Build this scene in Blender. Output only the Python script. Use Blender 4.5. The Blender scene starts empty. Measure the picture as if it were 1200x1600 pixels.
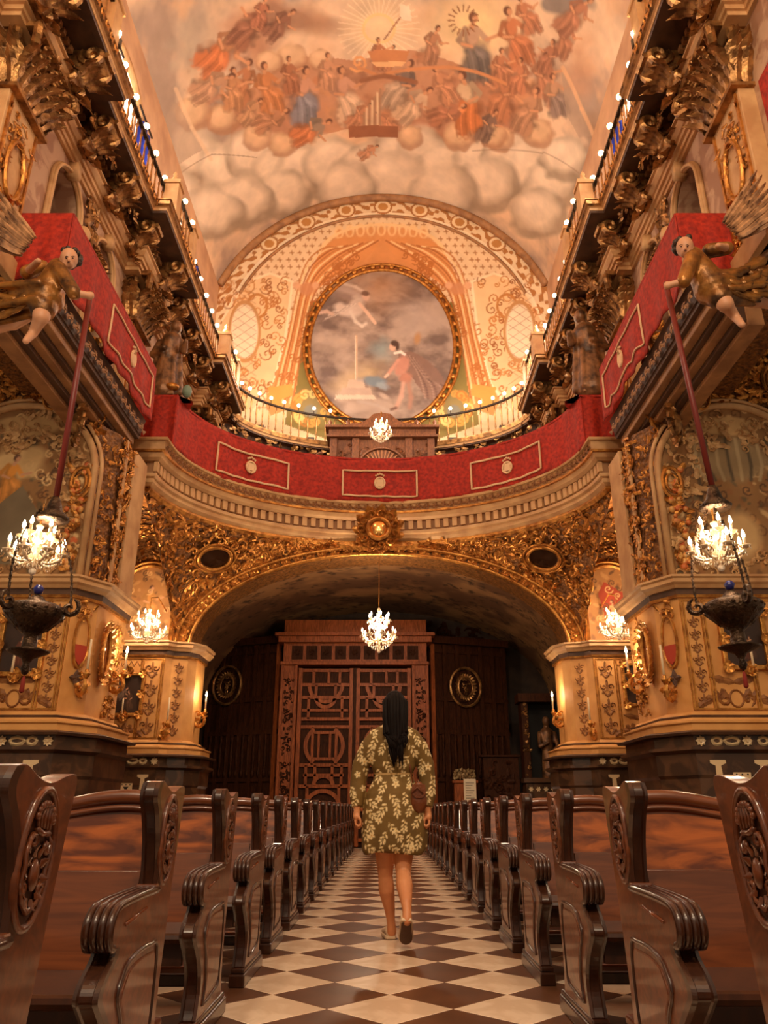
import bpy, math, random
import numpy as np
from math import sin, cos, pi, sqrt, atan2
random.seed(7)
rng = np.random.default_rng(7)
SC = bpy.context.scene
COL = SC.collection

# ------------------------------------------------------------------ camera
FPX, PIT, PX0, PY0 = 1200.0, math.atan(463 / 1200.0), 606.0, 800.0
CAMX, CAMZ = 0.17, 0.85
cam = bpy.data.cameras.new('camera')
cam.sensor_fit = 'VERTICAL'
cam.sensor_height = 32.0
cam.lens = 32.0 * FPX / 1600.0
cam.shift_x = -(PX0 - 600) / 1600.0
cam.clip_start = 0.05
camo = bpy.data.objects.new('camera', cam)
COL.objects.link(camo)
camo.location = (CAMX, 0, CAMZ)
camo.rotation_euler = (pi / 2 + PIT, 0, 0)
SC.camera = camo

# ------------------------------------------------------------------ world, exposure, large lights
SC.view_settings.view_transform = 'Standard'
SC.view_settings.look = 'None'
SC.view_settings.gamma = 1.0
SC.view_settings.use_curve_mapping = False
SC.view_settings.exposure = 0.42
w = bpy.data.worlds.new('church_ambience')
SC.world = w
w.use_nodes = True
w.node_tree.nodes['Background'].inputs[0].default_value = (1.0, 0.72, 0.48, 1)
w.node_tree.nodes['Background'].inputs[1].default_value = 0.24
WARM = (1.0, 0.76, 0.52)


def lamp(name, loc, power, radius=0.15, color=WARM, spot=None, aim=None, parent=None, blend=0.6):
    l = bpy.data.lights.new(name, 'SPOT' if spot else 'POINT')
    l.energy = power
    l.color = color
    l.shadow_soft_size = radius
    if spot:
        l.spot_size = math.radians(spot)
        l.spot_blend = blend
    o = bpy.data.objects.new(name, l)
    COL.objects.link(o)
    if parent:
        o.parent = parent
        loc = tuple(a - b for a, b in zip(loc, parent.location))
    o.location = loc
    if aim is not None:
        from mathutils import Vector
        base = parent.location if parent else Vector((0, 0, 0))
        o.rotation_euler = (Vector(aim) - (Vector(loc) + base)).to_track_quat('-Z', 'Y').to_euler()
    return o


# added fill lamps, unseen behind and above the camera, to brighten the nave
lamp('added_fill_lamp', (-2.2, -2.5, 8.5), 800, 0.4)
lamp('added_fill_lamp', (2.2, -2.5, 8.5), 800, 0.4)
lamp('added_fill_lamp', (0.0, -1.5, 13.0), 1100, 0.5)


# ------------------------------------------------------------------ pixel to point
CP, SP = cos(PIT), sin(PIT)


def at(x, y, X=None, Y=None, Z=None):
    u = (x - PX0) / FPX
    v = (PY0 - y) / FPX
    r = (u, CP - v * SP, SP + v * CP)
    if X is not None:
        t = (X - CAMX) / r[0]
    elif Y is not None:
        t = Y / r[1]
    else:
        t = (Z - CAMZ) / r[2]
    return np.array((CAMX + r[0] * t, r[1] * t, CAMZ + r[2] * t))


# ------------------------------------------------------------------ colour and materials
def lin(c):
    c = np.asarray(c, float) / 255.0
    return np.where(c <= 0.04045, c / 12.92, ((c + 0.055) / 1.055) ** 2.4)


def rgba(c):
    l = lin(c)
    return (float(l[0]), float(l[1]), float(l[2]), 1.0)


MATS = {}


def mat(name, col, rough=0.5, metal=0.0, var=None, vscale=6.0, bump=0.0, bscale=25.0, coat=0.0, emit=None,
        kind=None, attr=False, spec=None, stretch=(1, 1, 1), bkind='noise', contrast=(0.35, 0.65)):
    if name in MATS:
        return MATS[name]
    m = bpy.data.materials.new(name)
    m.use_nodes = True
    nt = m.node_tree
    b = nt.nodes['Principled BSDF']
    b.inputs['Base Color'].default_value = rgba(col)
    b.inputs['Roughness'].default_value = rough
    b.inputs['Metallic'].default_value = metal
    if coat:
        b.inputs['Coat Weight'].default_value = coat
        b.inputs['Coat Roughness'].default_value = 0.08
    if spec is not None:
        b.inputs['Specular IOR Level'].default_value = spec
    if emit is not None:
        b.inputs['Emission Color'].default_value = rgba(col)
        b.inputs['Emission Strength'].default_value = emit
    tc = nt.nodes.new('ShaderNodeTexCoord')
    mp = nt.nodes.new('ShaderNodeMapping')
    mp.inputs['Scale'].default_value = stretch
    nt.links.new(tc.outputs['Object'], mp.inputs[0])
    if attr:
        a = nt.nodes.new('ShaderNodeVertexColor')
        a.layer_name = 'Col'
        nt.links.new(a.outputs['Color'], b.inputs['Base Color'])
    elif var is not None:
        if kind == 'wood':
            t = nt.nodes.new('ShaderNodeTexNoise')
            t.inputs['Scale'].default_value = vscale
            t.inputs['Detail'].default_value = 6
            t.inputs['Distortion'].default_value = 1.6
        elif kind == 'voronoi':
            t = nt.nodes.new('ShaderNodeTexVoronoi')
            t.feature = 'DISTANCE_TO_EDGE'
            t.inputs['Scale'].default_value = vscale
        else:
            t = nt.nodes.new('ShaderNodeTexNoise')
            t.inputs['Scale'].default_value = vscale
            t.inputs['Detail'].default_value = 5
            t.inputs['Distortion'].default_value = 0.8 if kind == 'vein' else 0.0
        nt.links.new(mp.outputs[0], t.inputs['Vector'])
        r = nt.nodes.new('ShaderNodeValToRGB')
        lo, hi = (0.46, 0.54) if kind == 'vein' else contrast
        if kind == 'voronoi':
            lo, hi = 0.03, 0.2
        r.color_ramp.elements[0].position = lo
        r.color_ramp.elements[1].position = hi
        r.color_ramp.elements[0].color = rgba(var)
        r.color_ramp.elements[1].color = rgba(col)
        nt.links.new(t.outputs[0], r.inputs[0])
        nt.links.new(r.outputs[0], b.inputs['Base Color'])
    if bump:
        t = nt.nodes.new('ShaderNodeTexVoronoi' if bkind == 'voronoi' else 'ShaderNodeTexNoise')
        t.inputs['Scale'].default_value = bscale
        if bkind != 'voronoi':
            t.inputs['Detail'].default_value = 4
        nt.links.new(mp.outputs[0], t.inputs['Vector'])
        bp = nt.nodes.new('ShaderNodeBump')
        bp.inputs['Strength'].default_value = bump
        bp.inputs['Distance'].default_value = 0.03
        nt.links.new(t.outputs[0], bp.inputs['Height'])
        nt.links.new(bp.outputs[0], b.inputs['Normal'])
    MATS[name] = m
    return m


GOLD = mat('gilded_carving', (214, 150, 72), 0.36, 0.75, var=(150, 92, 38), vscale=9, bump=0.25, bscale=40)
OLDGOLD = mat('old_gilding', (196, 146, 88), 0.34, 0.7, var=(104, 70, 40), vscale=7, bump=0.25, bscale=35)
GILTWALL = mat('gilded_stucco_ground', (150, 98, 46), 0.55, 0.25, var=(92, 56, 26), vscale=14, bump=0.6, bscale=22, bkind='voronoi')
STONE = mat('cream_painted_stone', (212, 168, 116), 0.6, 0.0, var=(184, 136, 88), vscale=3, bump=0.08)
STONE2 = mat('tan_moulding_paint', (176, 126, 80), 0.6, 0.0, var=(140, 96, 60), vscale=4, bump=0.08)
BROWNPAINT = mat('brown_moulding_paint', (96, 64, 42), 0.55, 0.0, var=(70, 46, 32), vscale=5)
OCHRE = mat('ochre_wall_paint', (222, 162, 92), 0.6, 0.0, var=(204, 142, 74), vscale=3)
ARABESQUE = mat('brown_arabesque_paint', (158, 104, 52), 0.6, 0.0, var=(120, 70, 32), vscale=12)
MARBLEWALL = mat('veined_wall_marble', (196, 160, 130), 0.45, 0.0, var=(164, 122, 96), vscale=2.2, kind='vein')
MARBLEBASE = mat('brown_base_marble', (92, 62, 40), 0.3, 0.0, var=(64, 42, 28), vscale=3, kind='vein')
INLAY = mat('cream_marble_inlay', (226, 196, 150), 0.35)
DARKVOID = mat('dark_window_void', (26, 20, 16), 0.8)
RED = mat('red_velvet_damask', (186, 44, 18), 0.8, 0.0, var=(138, 24, 8), vscale=16, bump=0.15, bscale=60, contrast=(0.36, 0.66))
TRIM = mat('gold_braid', (226, 186, 140), 0.6, bump=0.3, bscale=150)
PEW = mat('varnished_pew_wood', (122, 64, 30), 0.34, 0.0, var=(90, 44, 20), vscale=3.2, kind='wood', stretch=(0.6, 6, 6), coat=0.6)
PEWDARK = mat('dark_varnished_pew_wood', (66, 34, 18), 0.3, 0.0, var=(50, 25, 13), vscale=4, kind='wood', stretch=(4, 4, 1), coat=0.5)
PEWLIGHT = mat('amber_veneer', (176, 92, 34), 0.26, 0.0, var=(92, 40, 14), vscale=2.6, kind='wood', stretch=(1.2, 4, 5), coat=0.7)
DOORWOOD = mat('walnut_door_wood', (166, 88, 44), 0.45, 0.0, var=(120, 60, 28), vscale=4, kind='wood', stretch=(5, 5, 0.8), spec=0.2)
DOORDARK = mat('dark_walnut_panel', (72, 38, 20), 0.6, 0.0, var=(46, 24, 13), vscale=5, kind='wood', stretch=(5, 5, 0.8), spec=0.1)
ORGANWOOD = mat('choir_case_wood', (140, 86, 52), 0.45, 0.0, var=(96, 56, 32), vscale=5, kind='wood', stretch=(4, 4, 1))
TILELIGHT = mat('cream_marble_tile', (244, 220, 192), 0.24, 0.0, var=(228, 200, 170), vscale=2.5, kind='vein')
TILEDARK = mat('brown_marble_tile', (112, 74, 50), 0.28, 0.0, var=(92, 60, 40), vscale=4)
IRON = mat('dark_iron', (48, 36, 28), 0.5, 0.6)
BRONZE = mat('tarnished_silver_lamp', (96, 74, 54), 0.36, 0.8, var=(54, 40, 30), vscale=9, bump=0.5, bscale=45)
CRYSTAL = mat('lead_crystal', (255, 238, 214), 0.08, 0.0, spec=0.9)
BULB = mat('glowing_bulb', (255, 214, 160), 0.4, emit=9.0)
CANDLEWAX = mat('ivory_candle_wax', (238, 214, 176), 0.5)
WINDOWGLOW = mat('lit_window_glass', (255, 236, 208), 0.5, emit=1.6)
BLUE = mat('blue_curtain', (40, 66, 190), 0.8, bump=0.3, bscale=12)
ATTR = mat('painted_plaster', (200, 160, 120), 0.75, attr=True)
ATTRGLOSS = mat('oil_paint', (120, 90, 70), 0.45, attr=True)
POLE = mat('dark_red_pole', (112, 34, 24), 0.45)
STATUEWOOD = mat('polychrome_statue_wood', (150, 102, 62), 0.4, 0.25, var=(66, 42, 26), vscale=6, bump=0.2, bscale=18)
FLESH = mat('painted_flesh', (206, 150, 112), 0.5)
WING = mat('painted_feathers', (196, 146, 100), 0.5, var=(96, 64, 42), vscale=10)


# ------------------------------------------------------------------ mesh builder
def nrm(v):
    v = np.asarray(v, float)
    l = np.linalg.norm(v)
    return v / l if l > 1e-9 else v


class MB:
    def __init__(s):
        s.V = []
        s.F = []

    def add(s, vs, fs):
        b = len(s.V)
        s.V.extend([tuple(map(float, v)) for v in vs])
        s.F.extend([tuple(i + b for i in f) for f in fs])
        return s

    def box(s, x0, x1, y0, y1, z0, z1):
        v = [(x0, y0, z0), (x1, y0, z0), (x1, y1, z0), (x0, y1, z0), (x0, y0, z1), (x1, y0, z1), (x1, y1, z1), (x0, y1, z1)]
        return s.add(v, [(0, 3, 2, 1), (4, 5, 6, 7), (0, 1, 5, 4), (1, 2, 6, 5), (2, 3, 7, 6), (3, 0, 4, 7)])

    def obox(s, c, u, v, n):
        """box centred on c with half axes u, v, n"""
        c, u, v, n = map(lambda a: np.asarray(a, float), (c, u, v, n))
        vs = [c + a * u + b * v + d * n for d in (-1, 1) for a, b in ((-1, -1), (1, -1), (1, 1), (-1, 1))]
        return s.add(vs, [(0, 3, 2, 1), (4, 5, 6, 7), (0, 1, 5, 4), (1, 2, 6, 5), (2, 3, 7, 6), (3, 0, 4, 7)])

    def prism(s, pts, a0, a1, axis='x'):
        n = len(pts)

        def P(p, a):
            return {'x': (a, p[0], p[1]), 'y': (p[0], a, p[1]), 'z': (p[0], p[1], a)}[axis]
        vs = [P(p, a0) for p in pts] + [P(p, a1) for p in pts]
        fs = [tuple(range(n))[::-1], tuple(range(n, 2 * n))] + [(i, (i + 1) % n, (i + 1) % n + n, i + n) for i in range(n)]
        return s.add(vs, fs)

    def tube(s, pts, r, n=6, closed=False, cap=True, flat=1.0):
        pts = np.asarray(pts, float)
        m = len(pts)
        rs = np.full(m, r, float) if np.isscalar(r) else np.asarray(r, float)
        if closed:
            T = np.roll(pts, -1, 0) - np.roll(pts, 1, 0)
        else:
            T = np.gradient(pts, axis=0)
        T /= np.maximum(np.linalg.norm(T, axis=1, keepdims=True), 1e-9)
        up = np.array((0, 0, 1.0)) if abs(T[0][2]) < 0.9 else np.array((1.0, 0, 0))
        N = nrm(np.cross(up, T[0]))
        vs = []
        for i in range(m):
            N = nrm(N - T[i] * np.dot(N, T[i]))
            B = np.cross(T[i], N)
            for k in range(n):
                a = 2 * pi * k / n
                vs.append(pts[i] + rs[i] * (cos(a) * N + flat * sin(a) * B))
        fs = []
        for i in range(m if closed else m - 1):
            j = (i + 1) % m
            for k in range(n):
                l = (k + 1) % n
                fs.append((i * n + k, i * n + l, j * n + l, j * n + k))
        if cap and not closed:
            fs.append(tuple(range(n))[::-1])
            fs.append(tuple(range((m - 1) * n, m * n)))
        return s.add(vs, fs)

    def lathe(s, prof, c=(0, 0, 0), n=12):
        c = np.asarray(c, float)
        vs = []
        m = len(prof)
        for r, z in prof:
            for k in range(n):
                a = 2 * pi * k / n
                vs.append(c + (max(r, 1e-4) * cos(a), max(r, 1e-4) * sin(a), z))
        fs = [(i * n + k, i * n + (k + 1) % n, (i + 1) * n + (k + 1) % n, (i + 1) * n + k) for i in range(m - 1) for k in range(n)]
        fs += [tuple(range(n))[::-1], tuple(range((m - 1) * n, m * n))]
        return s.add(vs, fs)

    def ball(s, c, r, n=10, m=6):
        r = np.array((r, r, r), float) if np.isscalar(r) else np.asarray(r, float)
        c = np.asarray(c, float)
        vs = [c + (0, 0, -r[2])]
        for i in range(1, m):
            t = pi * i / m - pi / 2
            for k in range(n):
                a = 2 * pi * k / n
                vs.append(c + r * (cos(t) * cos(a), cos(t) * sin(a), sin(t)))
        vs.append(c + (0, 0, r[2]))
        fs = [(0, 1 + (k + 1) % n, 1 + k) for k in range(n)]
        for i in range(m - 2):
            for k in range(n):
                fs.append((1 + i * n + k, 1 + i * n + (k + 1) % n, 1 + (i + 1) * n + (k + 1) % n, 1 + (i + 1) * n + k))
        t = len(vs) - 1
        fs += [(t, 1 + (m - 2) * n + k, 1 + (m - 2) * n + (k + 1) % n) for k in range(n)]
        return s.add(vs, fs)

    def sweep(s, prof, path, closed=False):
        """moulding: prof is (offset to the left of the path, z), path is (x, y)"""
        p = np.asarray(path, float)
        m = len(p)
        vs = []
        for i in range(m):
            a = p[i] - p[i - 1] if (i > 0 or closed) else p[1] - p[0]
            b = p[(i + 1) % m] - p[i] if (i < m - 1 or closed) else p[-1] - p[-2]
            a, b = nrm(a), nrm(b)
            na, nb = np.array((-a[1], a[0])), np.array((-b[1], b[0]))
            t = nrm(na + nb)
            k = 1.0 / max(0.35, float(np.dot(t, na)))
            for o, z in prof:
                q = p[i] + t * k * o
                vs.append((q[0], q[1], z))
        n = len(prof)
        fs = []
        for i in range(m if closed else m - 1):
            j = (i + 1) % m
            for k in range(n - 1):
                fs.append((i * n + k, j * n + k, j * n + k + 1, i * n + k + 1))
        if not closed:
            fs += [tuple(range(n)), tuple(range((m - 1) * n, m * n))[::-1]]
        return s.add(vs, fs)

    def leaf(s, o, d, n, L, W, curl=0.5, seg=4):
        """acanthus leaf rising from o along d, bending outward along n"""
        o, d, n = np.asarray(o, float), nrm(d), nrm(n)
        w = nrm(np.cross(d, n))
        vs = []
        for i in range(seg + 1):
            t = i / seg
            c = o + d * L * (t - 0.25 * curl * t ** 3) + n * L * curl * t ** 2.2 - d * L * 0.3 * curl * max(0, t - 0.7)
            ww = W * (0.35 + 1.1 * sin(pi * min(1, t * 0.86 + 0.1))) * (1.15 if i % 2 else 0.8) * (0.25 if i == seg else 1)
            rid = n * W * 0.35
            vs += [c - w * ww - rid * 0.3, c + rid, c + w * ww - rid * 0.3]
        fs = []
        for i in range(seg):
            a = i * 3
            fs += [(a, a + 1, a + 4, a + 3), (a + 1, a + 2, a + 5, a + 4)]
        return s.add(vs, fs)

    def scroll(s, o, u, v, size, turns=1.4, hand=1, r=0.16, seg=14, n=5, tail=0.0):
        """volute in the plane u, v: starts at the eye o and unwinds"""
        o, u, v = np.asarray(o, float), nrm(u), nrm(v)
        P, R = [], []
        for i in range(seg + 1):
            t = i / seg
            a = hand * 2 * pi * turns * t
            q = size * (0.12 + 0.88 * t ** 1.1)
            P.append(o + q * (cos(a) * u + sin(a) * v))
            R.append(size * r * (0.55 + 0.6 * sin(pi * min(1, t * 0.9))) * (0.45 if i == seg else 1))
        s.tube(P, R, n)
        return s

    def sheet(s, fn, nu, nv):
        vs = [fn(i / nu, j / nv) for j in range(nv + 1) for i in range(nu + 1)]
        fs = [(j * (nu + 1) + i, j * (nu + 1) + i + 1, (j + 1) * (nu + 1) + i + 1, (j + 1) * (nu + 1) + i) for j in range(nv) for i in range(nu)]
        return s.add(vs, fs)

    def scaled(s, c, k):
        c = np.asarray(c, float)
        s.V = [tuple(c + (np.asarray(v) - c) * k) for v in s.V]
        return s

    def rosette(s, c, u, v, r, petals=6):
        c, u, v = np.asarray(c, float), nrm(u), nrm(v)
        n = nrm(np.cross(u, v))
        for k in range(petals):
            a = 2 * pi * k / petals
            d = cos(a) * u + sin(a) * v
            w = -sin(a) * u + cos(a) * v
            s.add([c + n * r * 0.1, c + d * r * 0.6 - w * r * 0.32 + n * r * 0.3, c + d * r + n * r * 0.12, c + d * r * 0.6 + w * r * 0.32 + n * r * 0.3],
                  [(0, 1, 2, 3)])
        s.obox(c + n * r * 0.2, u * r * 0.2, v * r * 0.2, n * r * 0.15)
        return s

    def build(s, name, m, parent=None, smooth=False, mx=1, bev=0.0, colors=None, solid=0.0, local=False):
        V = np.array(s.V, float).reshape(-1, 3)
        F = s.F
        if mx < 0:
            V = V * (-1, 1, 1)
            F = [f[::-1] for f in F]
        if parent is not None and not local:
            V = V - np.array(parent.matrix_world.translation if False else wloc(parent))
        me = bpy.data.meshes.new(name)
        me.from_pydata(V.tolist(), [], F)
        me.materials.append(m)
        if smooth:
            me.polygons.foreach_set('use_smooth', np.ones(len(me.polygons), bool))
        if colors is not None:
            ca = me.color_attributes.new('Col', 'FLOAT_COLOR', 'POINT')
            c4 = np.ones((len(V), 4), np.float32)
            c4[:, :3] = colors
            ca.data.foreach_set('color', c4.ravel())
        o = bpy.data.objects.new(name, me)
        COL.objects.link(o)
        if parent is not None:
            o.parent = parent
        if bev:
            b = o.modifiers.new('bevel', 'BEVEL')
            b.width = bev
            b.segments = 2
            b.limit_method = 'ANGLE'
        if solid:
            b = o.modifiers.new('solid', 'SOLIDIFY')
            b.thickness = solid
            b.offset = 0
        return o


def wloc(o):
    p = np.array(o.location)
    while o.parent:
        o = o.parent
        p = p + np.array(o.location)
    return p


def tag(o, label=None, cat=None, group=None, kind=None):
    if label:
        o['label'] = label
    if cat:
        o['category'] = cat
    if group:
        o['group'] = group
    if kind:
        o['kind'] = kind
    return o


def thing(name, label, cat, loc=(0, 0, 0), group=None, kind=None):
    o = bpy.data.objects.new(name, None)
    o.empty_display_size = 0.1
    COL.objects.link(o)
    o.location = tuple(float(a) for a in loc)
    return tag(o, label, cat, group, kind)


def struct(name, label=None, loc=(0, 0, 0)):
    return thing(name, label, None, loc, kind='structure')


def inst(me_obj, loc, parent=None, rotz=0.0, scale=None, name=None):
    """a copy of a piece that shares its mesh"""
    c = me_obj.copy()
    COL.objects.link(c)
    c.parent = parent
    base = wloc(parent) if parent else np.zeros(3)
    c.location = tuple(np.asarray(loc, float) - base)
    c.rotation_euler = (0, 0, rotz)
    if scale is not None:
        c.scale = (scale,) * 3 if np.isscalar(scale) else scale
    return c


def copy_tree(o, parent=None):
    c = o.copy()
    COL.objects.link(c)
    c.parent = parent
    for ch in list(o.children):
        copy_tree(ch, c)
    return c


# ------------------------------------------------------------------ remeshed figures (one continuous surface)
def capsules(specs, voxel=0.012, smooth_it=4):
    """specs: list of (p0, r0, p1, r1) rounded cones or ('e', centre, radii) ellipsoids -> fused vertices, faces"""
    b = MB()
    for sp in specs:
        if isinstance(sp[0], str):
            b.ball(sp[1], sp[2], 16, 10)
        else:
            p0, r0, p1, r1 = np.asarray(sp[0], float), sp[1], np.asarray(sp[2], float), sp[3]
            T = nrm(p1 - p0)
            k = [(p0 - T * r0 * c, r0 * q) for c, q in ((0.98, 0.2), (0.7, 0.71), (0.3, 0.95))] + [(p0, r0), (p1, r1)] + \
                [(p1 + T * r1 * c, r1 * q) for c, q in ((0.3, 0.95), (0.7, 0.71), (0.98, 0.2))]
            b.tube([a for a, _ in k], [q for _, q in k], 14)
    me = bpy.data.meshes.new('tmp')
    me.from_pydata(b.V, [], b.F)
    o = bpy.data.objects.new('tmp', me)
    COL.objects.link(o)
    r = o.modifiers.new('r', 'REMESH')
    r.mode = 'VOXEL'
    r.voxel_size = voxel
    if smooth_it:
        s_ = o.modifiers.new('s', 'SMOOTH')
        s_.iterations = smooth_it
        s_.factor = 0.5
    dg = bpy.context.evaluated_depsgraph_get()
    ev = o.evaluated_get(dg).to_mesh()
    V = np.empty(len(ev.vertices) * 3)
    ev.vertices.foreach_get('co', V)
    F = [tuple(p.vertices) for p in ev.polygons]
    bpy.data.objects.remove(o)
    bpy.data.meshes.remove(me)
    out = MB()
    out.V = [tuple(v) for v in V.reshape(-1, 3)]
    out.F = F
    return out


# ------------------------------------------------------------------ painting on surfaces
def vnoise(x, y, seed=0):
    xi, yi = np.floor(x).astype(int), np.floor(y).astype(int)
    fx, fy = x - xi, y - yi
    fx, fy = fx * fx * (3 - 2 * fx), fy * fy * (3 - 2 * fy)

    def h(a, b):
        n = (a * 374761393 + b * 668265263 + seed * 1442695041) & 0x7fffffff
        n = ((n ^ (n >> 13)) * 1274126177) & 0x7fffffff
        return ((n ^ (n >> 16)) & 0xffff) / 65535.0
    return (h(xi, yi) * (1 - fx) + h(xi + 1, yi) * fx) * (1 - fy) + (h(xi, yi + 1) * (1 - fx) + h(xi + 1, yi + 1) * fx) * fy


def fbm(x, y, seed=0, oct=4):
    t, a, s = 0, 0.5, 0
    for k in range(oct):
        t = t + a * vnoise(x * 2 ** k, y * 2 ** k, seed + k)
        s += a
        a *= 0.55
    return t / s


class Paint:
    """strokes laid on the flattened surface; loc(px, py) gives the surface point of a spot of the design"""

    def __init__(s, P, base, loc):
        s.P = np.asarray(P, float)
        s.C = np.tile(lin(base), (len(s.P), 1))
        s.loc = loc

    def frame(s, px, py):
        c = np.array(s.loc(px, py))
        ex = np.array(s.loc(px + 1, py)) - c
        ey = np.array(s.loc(px, py + 1)) - c
        return c, ex, ey

    def local(s, px, py, rad):
        c, ex, ey = s.frame(px, py)
        A = np.linalg.inv(np.array([ex, ey]).T)
        d = s.P - c
        R = rad * (np.abs(ex) + np.abs(ey))
        i = np.where((np.abs(d[:, 0]) < R[0]) & (np.abs(d[:, 1]) < R[1]))[0]
        q = d[i] @ A.T
        return i, q

    def mix(s, i, m, col, op=1.0):
        m = np.clip(m, 0, 1)[:, None] * op
        s.C[i] = s.C[i] * (1 - m) + lin(col) * m

    def blob(s, px, py, rx, ry, col, rot=0.0, soft=0.25, op=1.0, wob=0.0):
        i, q = s.local(px, py, max(rx, ry) * 1.5)
        if not len(i):
            return
        c, n = cos(rot), sin(rot)
        x, y = (q[:, 0] * c + q[:, 1] * n) / rx, (-q[:, 0] * n + q[:, 1] * c) / ry
        r = np.sqrt(x * x + y * y)
        if wob:
            r = r + wob * (vnoise(q[:, 0] / (0.35 * rx) + 50, q[:, 1] / (0.35 * rx) + 50, int(px) % 97) - 0.5)
        s.mix(i, (1 - r) / max(soft, 1e-3) + 0.0, col, op)

    def ring(s, px, py, rx, ry, wd, col, soft=0.5, op=1.0):
        i, q = s.local(px, py, max(rx, ry) * 1.2 + wd)
        r = np.abs(np.sqrt((q[:, 0] / rx) ** 2 + (q[:, 1] / ry) ** 2) - 1) * min(rx, ry)
        s.mix(i, (wd - r) / (wd * soft), col, op)

    def line(s, pts, wd, col, soft=0.5, op=1.0, taper=False):
        pts = np.asarray(pts, float)
        for a in range(len(pts) - 1):
            m = (pts[a] + pts[a + 1]) / 2
            L = np.linalg.norm(pts[a + 1] - pts[a]) + 1e-6
            i, q = s.local(m[0], m[1], L / 2 + wd * 2)
            if not len(i):
                continue
            d = (pts[a + 1] - pts[a]) / L
            t = q @ d
            n = np.abs(q[:, 0] * -d[1] + q[:, 1] * d[0])
            e = np.maximum(0, np.abs(t) - L / 2)
            r = np.sqrt(n * n + e * e)
            ww = wd * (1 - 0.8 * (a / (len(pts) - 1))) if taper else wd
            s.mix(i, (ww - r) / (ww * soft), col, op)

    def poly(s, pts, col, op=1.0, soft=1.0):
        pts = np.asarray(pts, float)
        c = pts.mean(0)
        i, q = s.local(c[0], c[1], np.abs(pts - c).max() * 1.15 + 1)
        if not len(i):
            return
        x, y = q[:, 0] + c[0], q[:, 1] + c[1]
        ins = np.zeros(len(i), bool)
        n = len(pts)
        for k in range(n):
            (x1, y1), (x2, y2) = pts[k], pts[(k + 1) % n]
            cr = ((y1 > y) != (y2 > y)) & (x < (x2 - x1) * (y - y1) / (y2 - y1 + 1e-12) + x1)
            ins ^= cr
        s.mix(i, ins.astype(float), col, op)

    def spiral(s, px, py, size, wd, col, turns=1.3, a0=0.0, hand=1, op=1.0):
        P = []
        for k in range(13):
            t = k / 12
            a = a0 + hand * 2 * pi * turns * t
            P.append((px + size * (0.12 + 0.88 * t) * cos(a), py + size * (0.12 + 0.88 * t) * sin(a)))
        s.line(P, wd, col, op=op)

    def grain(s, sc, amt, seed=3):
        n = fbm(s.P[:, 0] * sc, s.P[:, 1] * sc, seed) - 0.5
        s.C *= (1 + amt * n)[:, None]

    def figure(s, px, py, h, lean, robe, skin=(206, 150, 112), hair=(96, 58, 40), flip=1, sash=None, fade=0.0):
        """a loosely brushed robed figure: px, py is its waist"""
        fd = lambda c: tuple(int(a * (1 - fade) + b * fade) for a, b in zip(c, (176, 130, 102)))
        robe, skin, hair = fd(robe), fd(skin), fd(hair)
        sash = fd(sash) if sash else robe
        d = np.array((sin(lean), -cos(lean)))
        w = np.array((cos(lean), sin(lean))) * flip
        q = lambda a, b: (px + d[0] * a * h + w[0] * b * h, py + d[1] * a * h + w[1] * b * h)
        dk = tuple(int(c * 0.68) for c in robe)
        md = tuple(int(c * 0.86) for c in robe)
        lt = tuple(min(255, int(c * 1.12 + 16)) for c in robe)
        tk = np.array
        # shadow, thighs, fall of cloth
        x, y = q(-0.2, 0.06); s.blob(x, y, h * 0.27, h * 0.36, dk, lean + 0.3 * flip, 0.45, 0.8, 0.5)
        x, y = q(-0.1, 0.12); s.blob(x, y, h * 0.23, h * 0.17, robe, lean + 0.5 * flip, 0.35, 0.95, 0.3)
        x, y = q(-0.3, 0.2); s.blob(x, y, h * 0.13, h * 0.25, md, lean - 0.15 * flip, 0.4, 0.95, 0.4)
        x, y = q(-0.32, 0.0); s.blob(x, y, h * 0.14, h * 0.22, robe, lean + 0.2 * flip, 0.4, 0.9, 0.4)
        for k in range(5):
            o = -0.1 + 0.075 * k
            s.line([q(-0.02, o * 0.6), q(-0.14, o + 0.06), q(-0.3, o + 0.1), q(-0.46, o + 0.12)], h * 0.022, lt if k % 2 else dk, soft=1.0, op=0.42)
        x, y = q(-0.08, 0.16); s.blob(x, y, h * 0.12, h * 0.06, lt, lean + 0.5 * flip, 0.9, 0.7)
        # torso, arms, head
        x, y = q(0.15, 0.0); s.blob(x, y, h * 0.135, h * 0.2, tuple(int(c * 0.8) for c in sash), lean, 0.4, 1, 0.2)
        x, y = q(0.17, 0.03); s.blob(x, y, h * 0.1, h * 0.16, sash, lean, 0.4, 1, 0.2)
        s.line([q(0.27, 0.08), q(0.15, 0.2), q(0.12, 0.24)], h * 0.055, sash, op=0.95)
        s.line([q(0.13, 0.22), q(0.2, 0.38)], h * 0.032, skin)
        s.line([q(0.27, -0.09), q(0.1, -0.17), q(0.02, -0.08)], h * 0.05, tuple(int(c * 0.85) for c in sash), op=0.95)
        s.line([q(0.05, -0.12), q(0.02, 0.02)], h * 0.03, skin)
        s.line([q(0.3, 0.01), q(0.36, 0.02)], h * 0.04, skin)
        x, y = q(0.435, 0.015); s.blob(x, y, h * 0.075, h * 0.09, hair, lean, 0.3)
        x, y = q(0.415, 0.045); s.blob(x, y, h * 0.05, h * 0.066, skin, lean, 0.4)


def painted_grid(fn, nu, nv, flat):
    """grid of fn(u, v) plus flattened coordinates flat(u, v)"""
    b = MB()
    b.sheet(fn, nu, nv)
    P = np.array([flat(i / nu, j / nv) for j in range(nv + 1) for i in range(nu + 1)])
    return b, P

# ================================================================== the building

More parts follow.
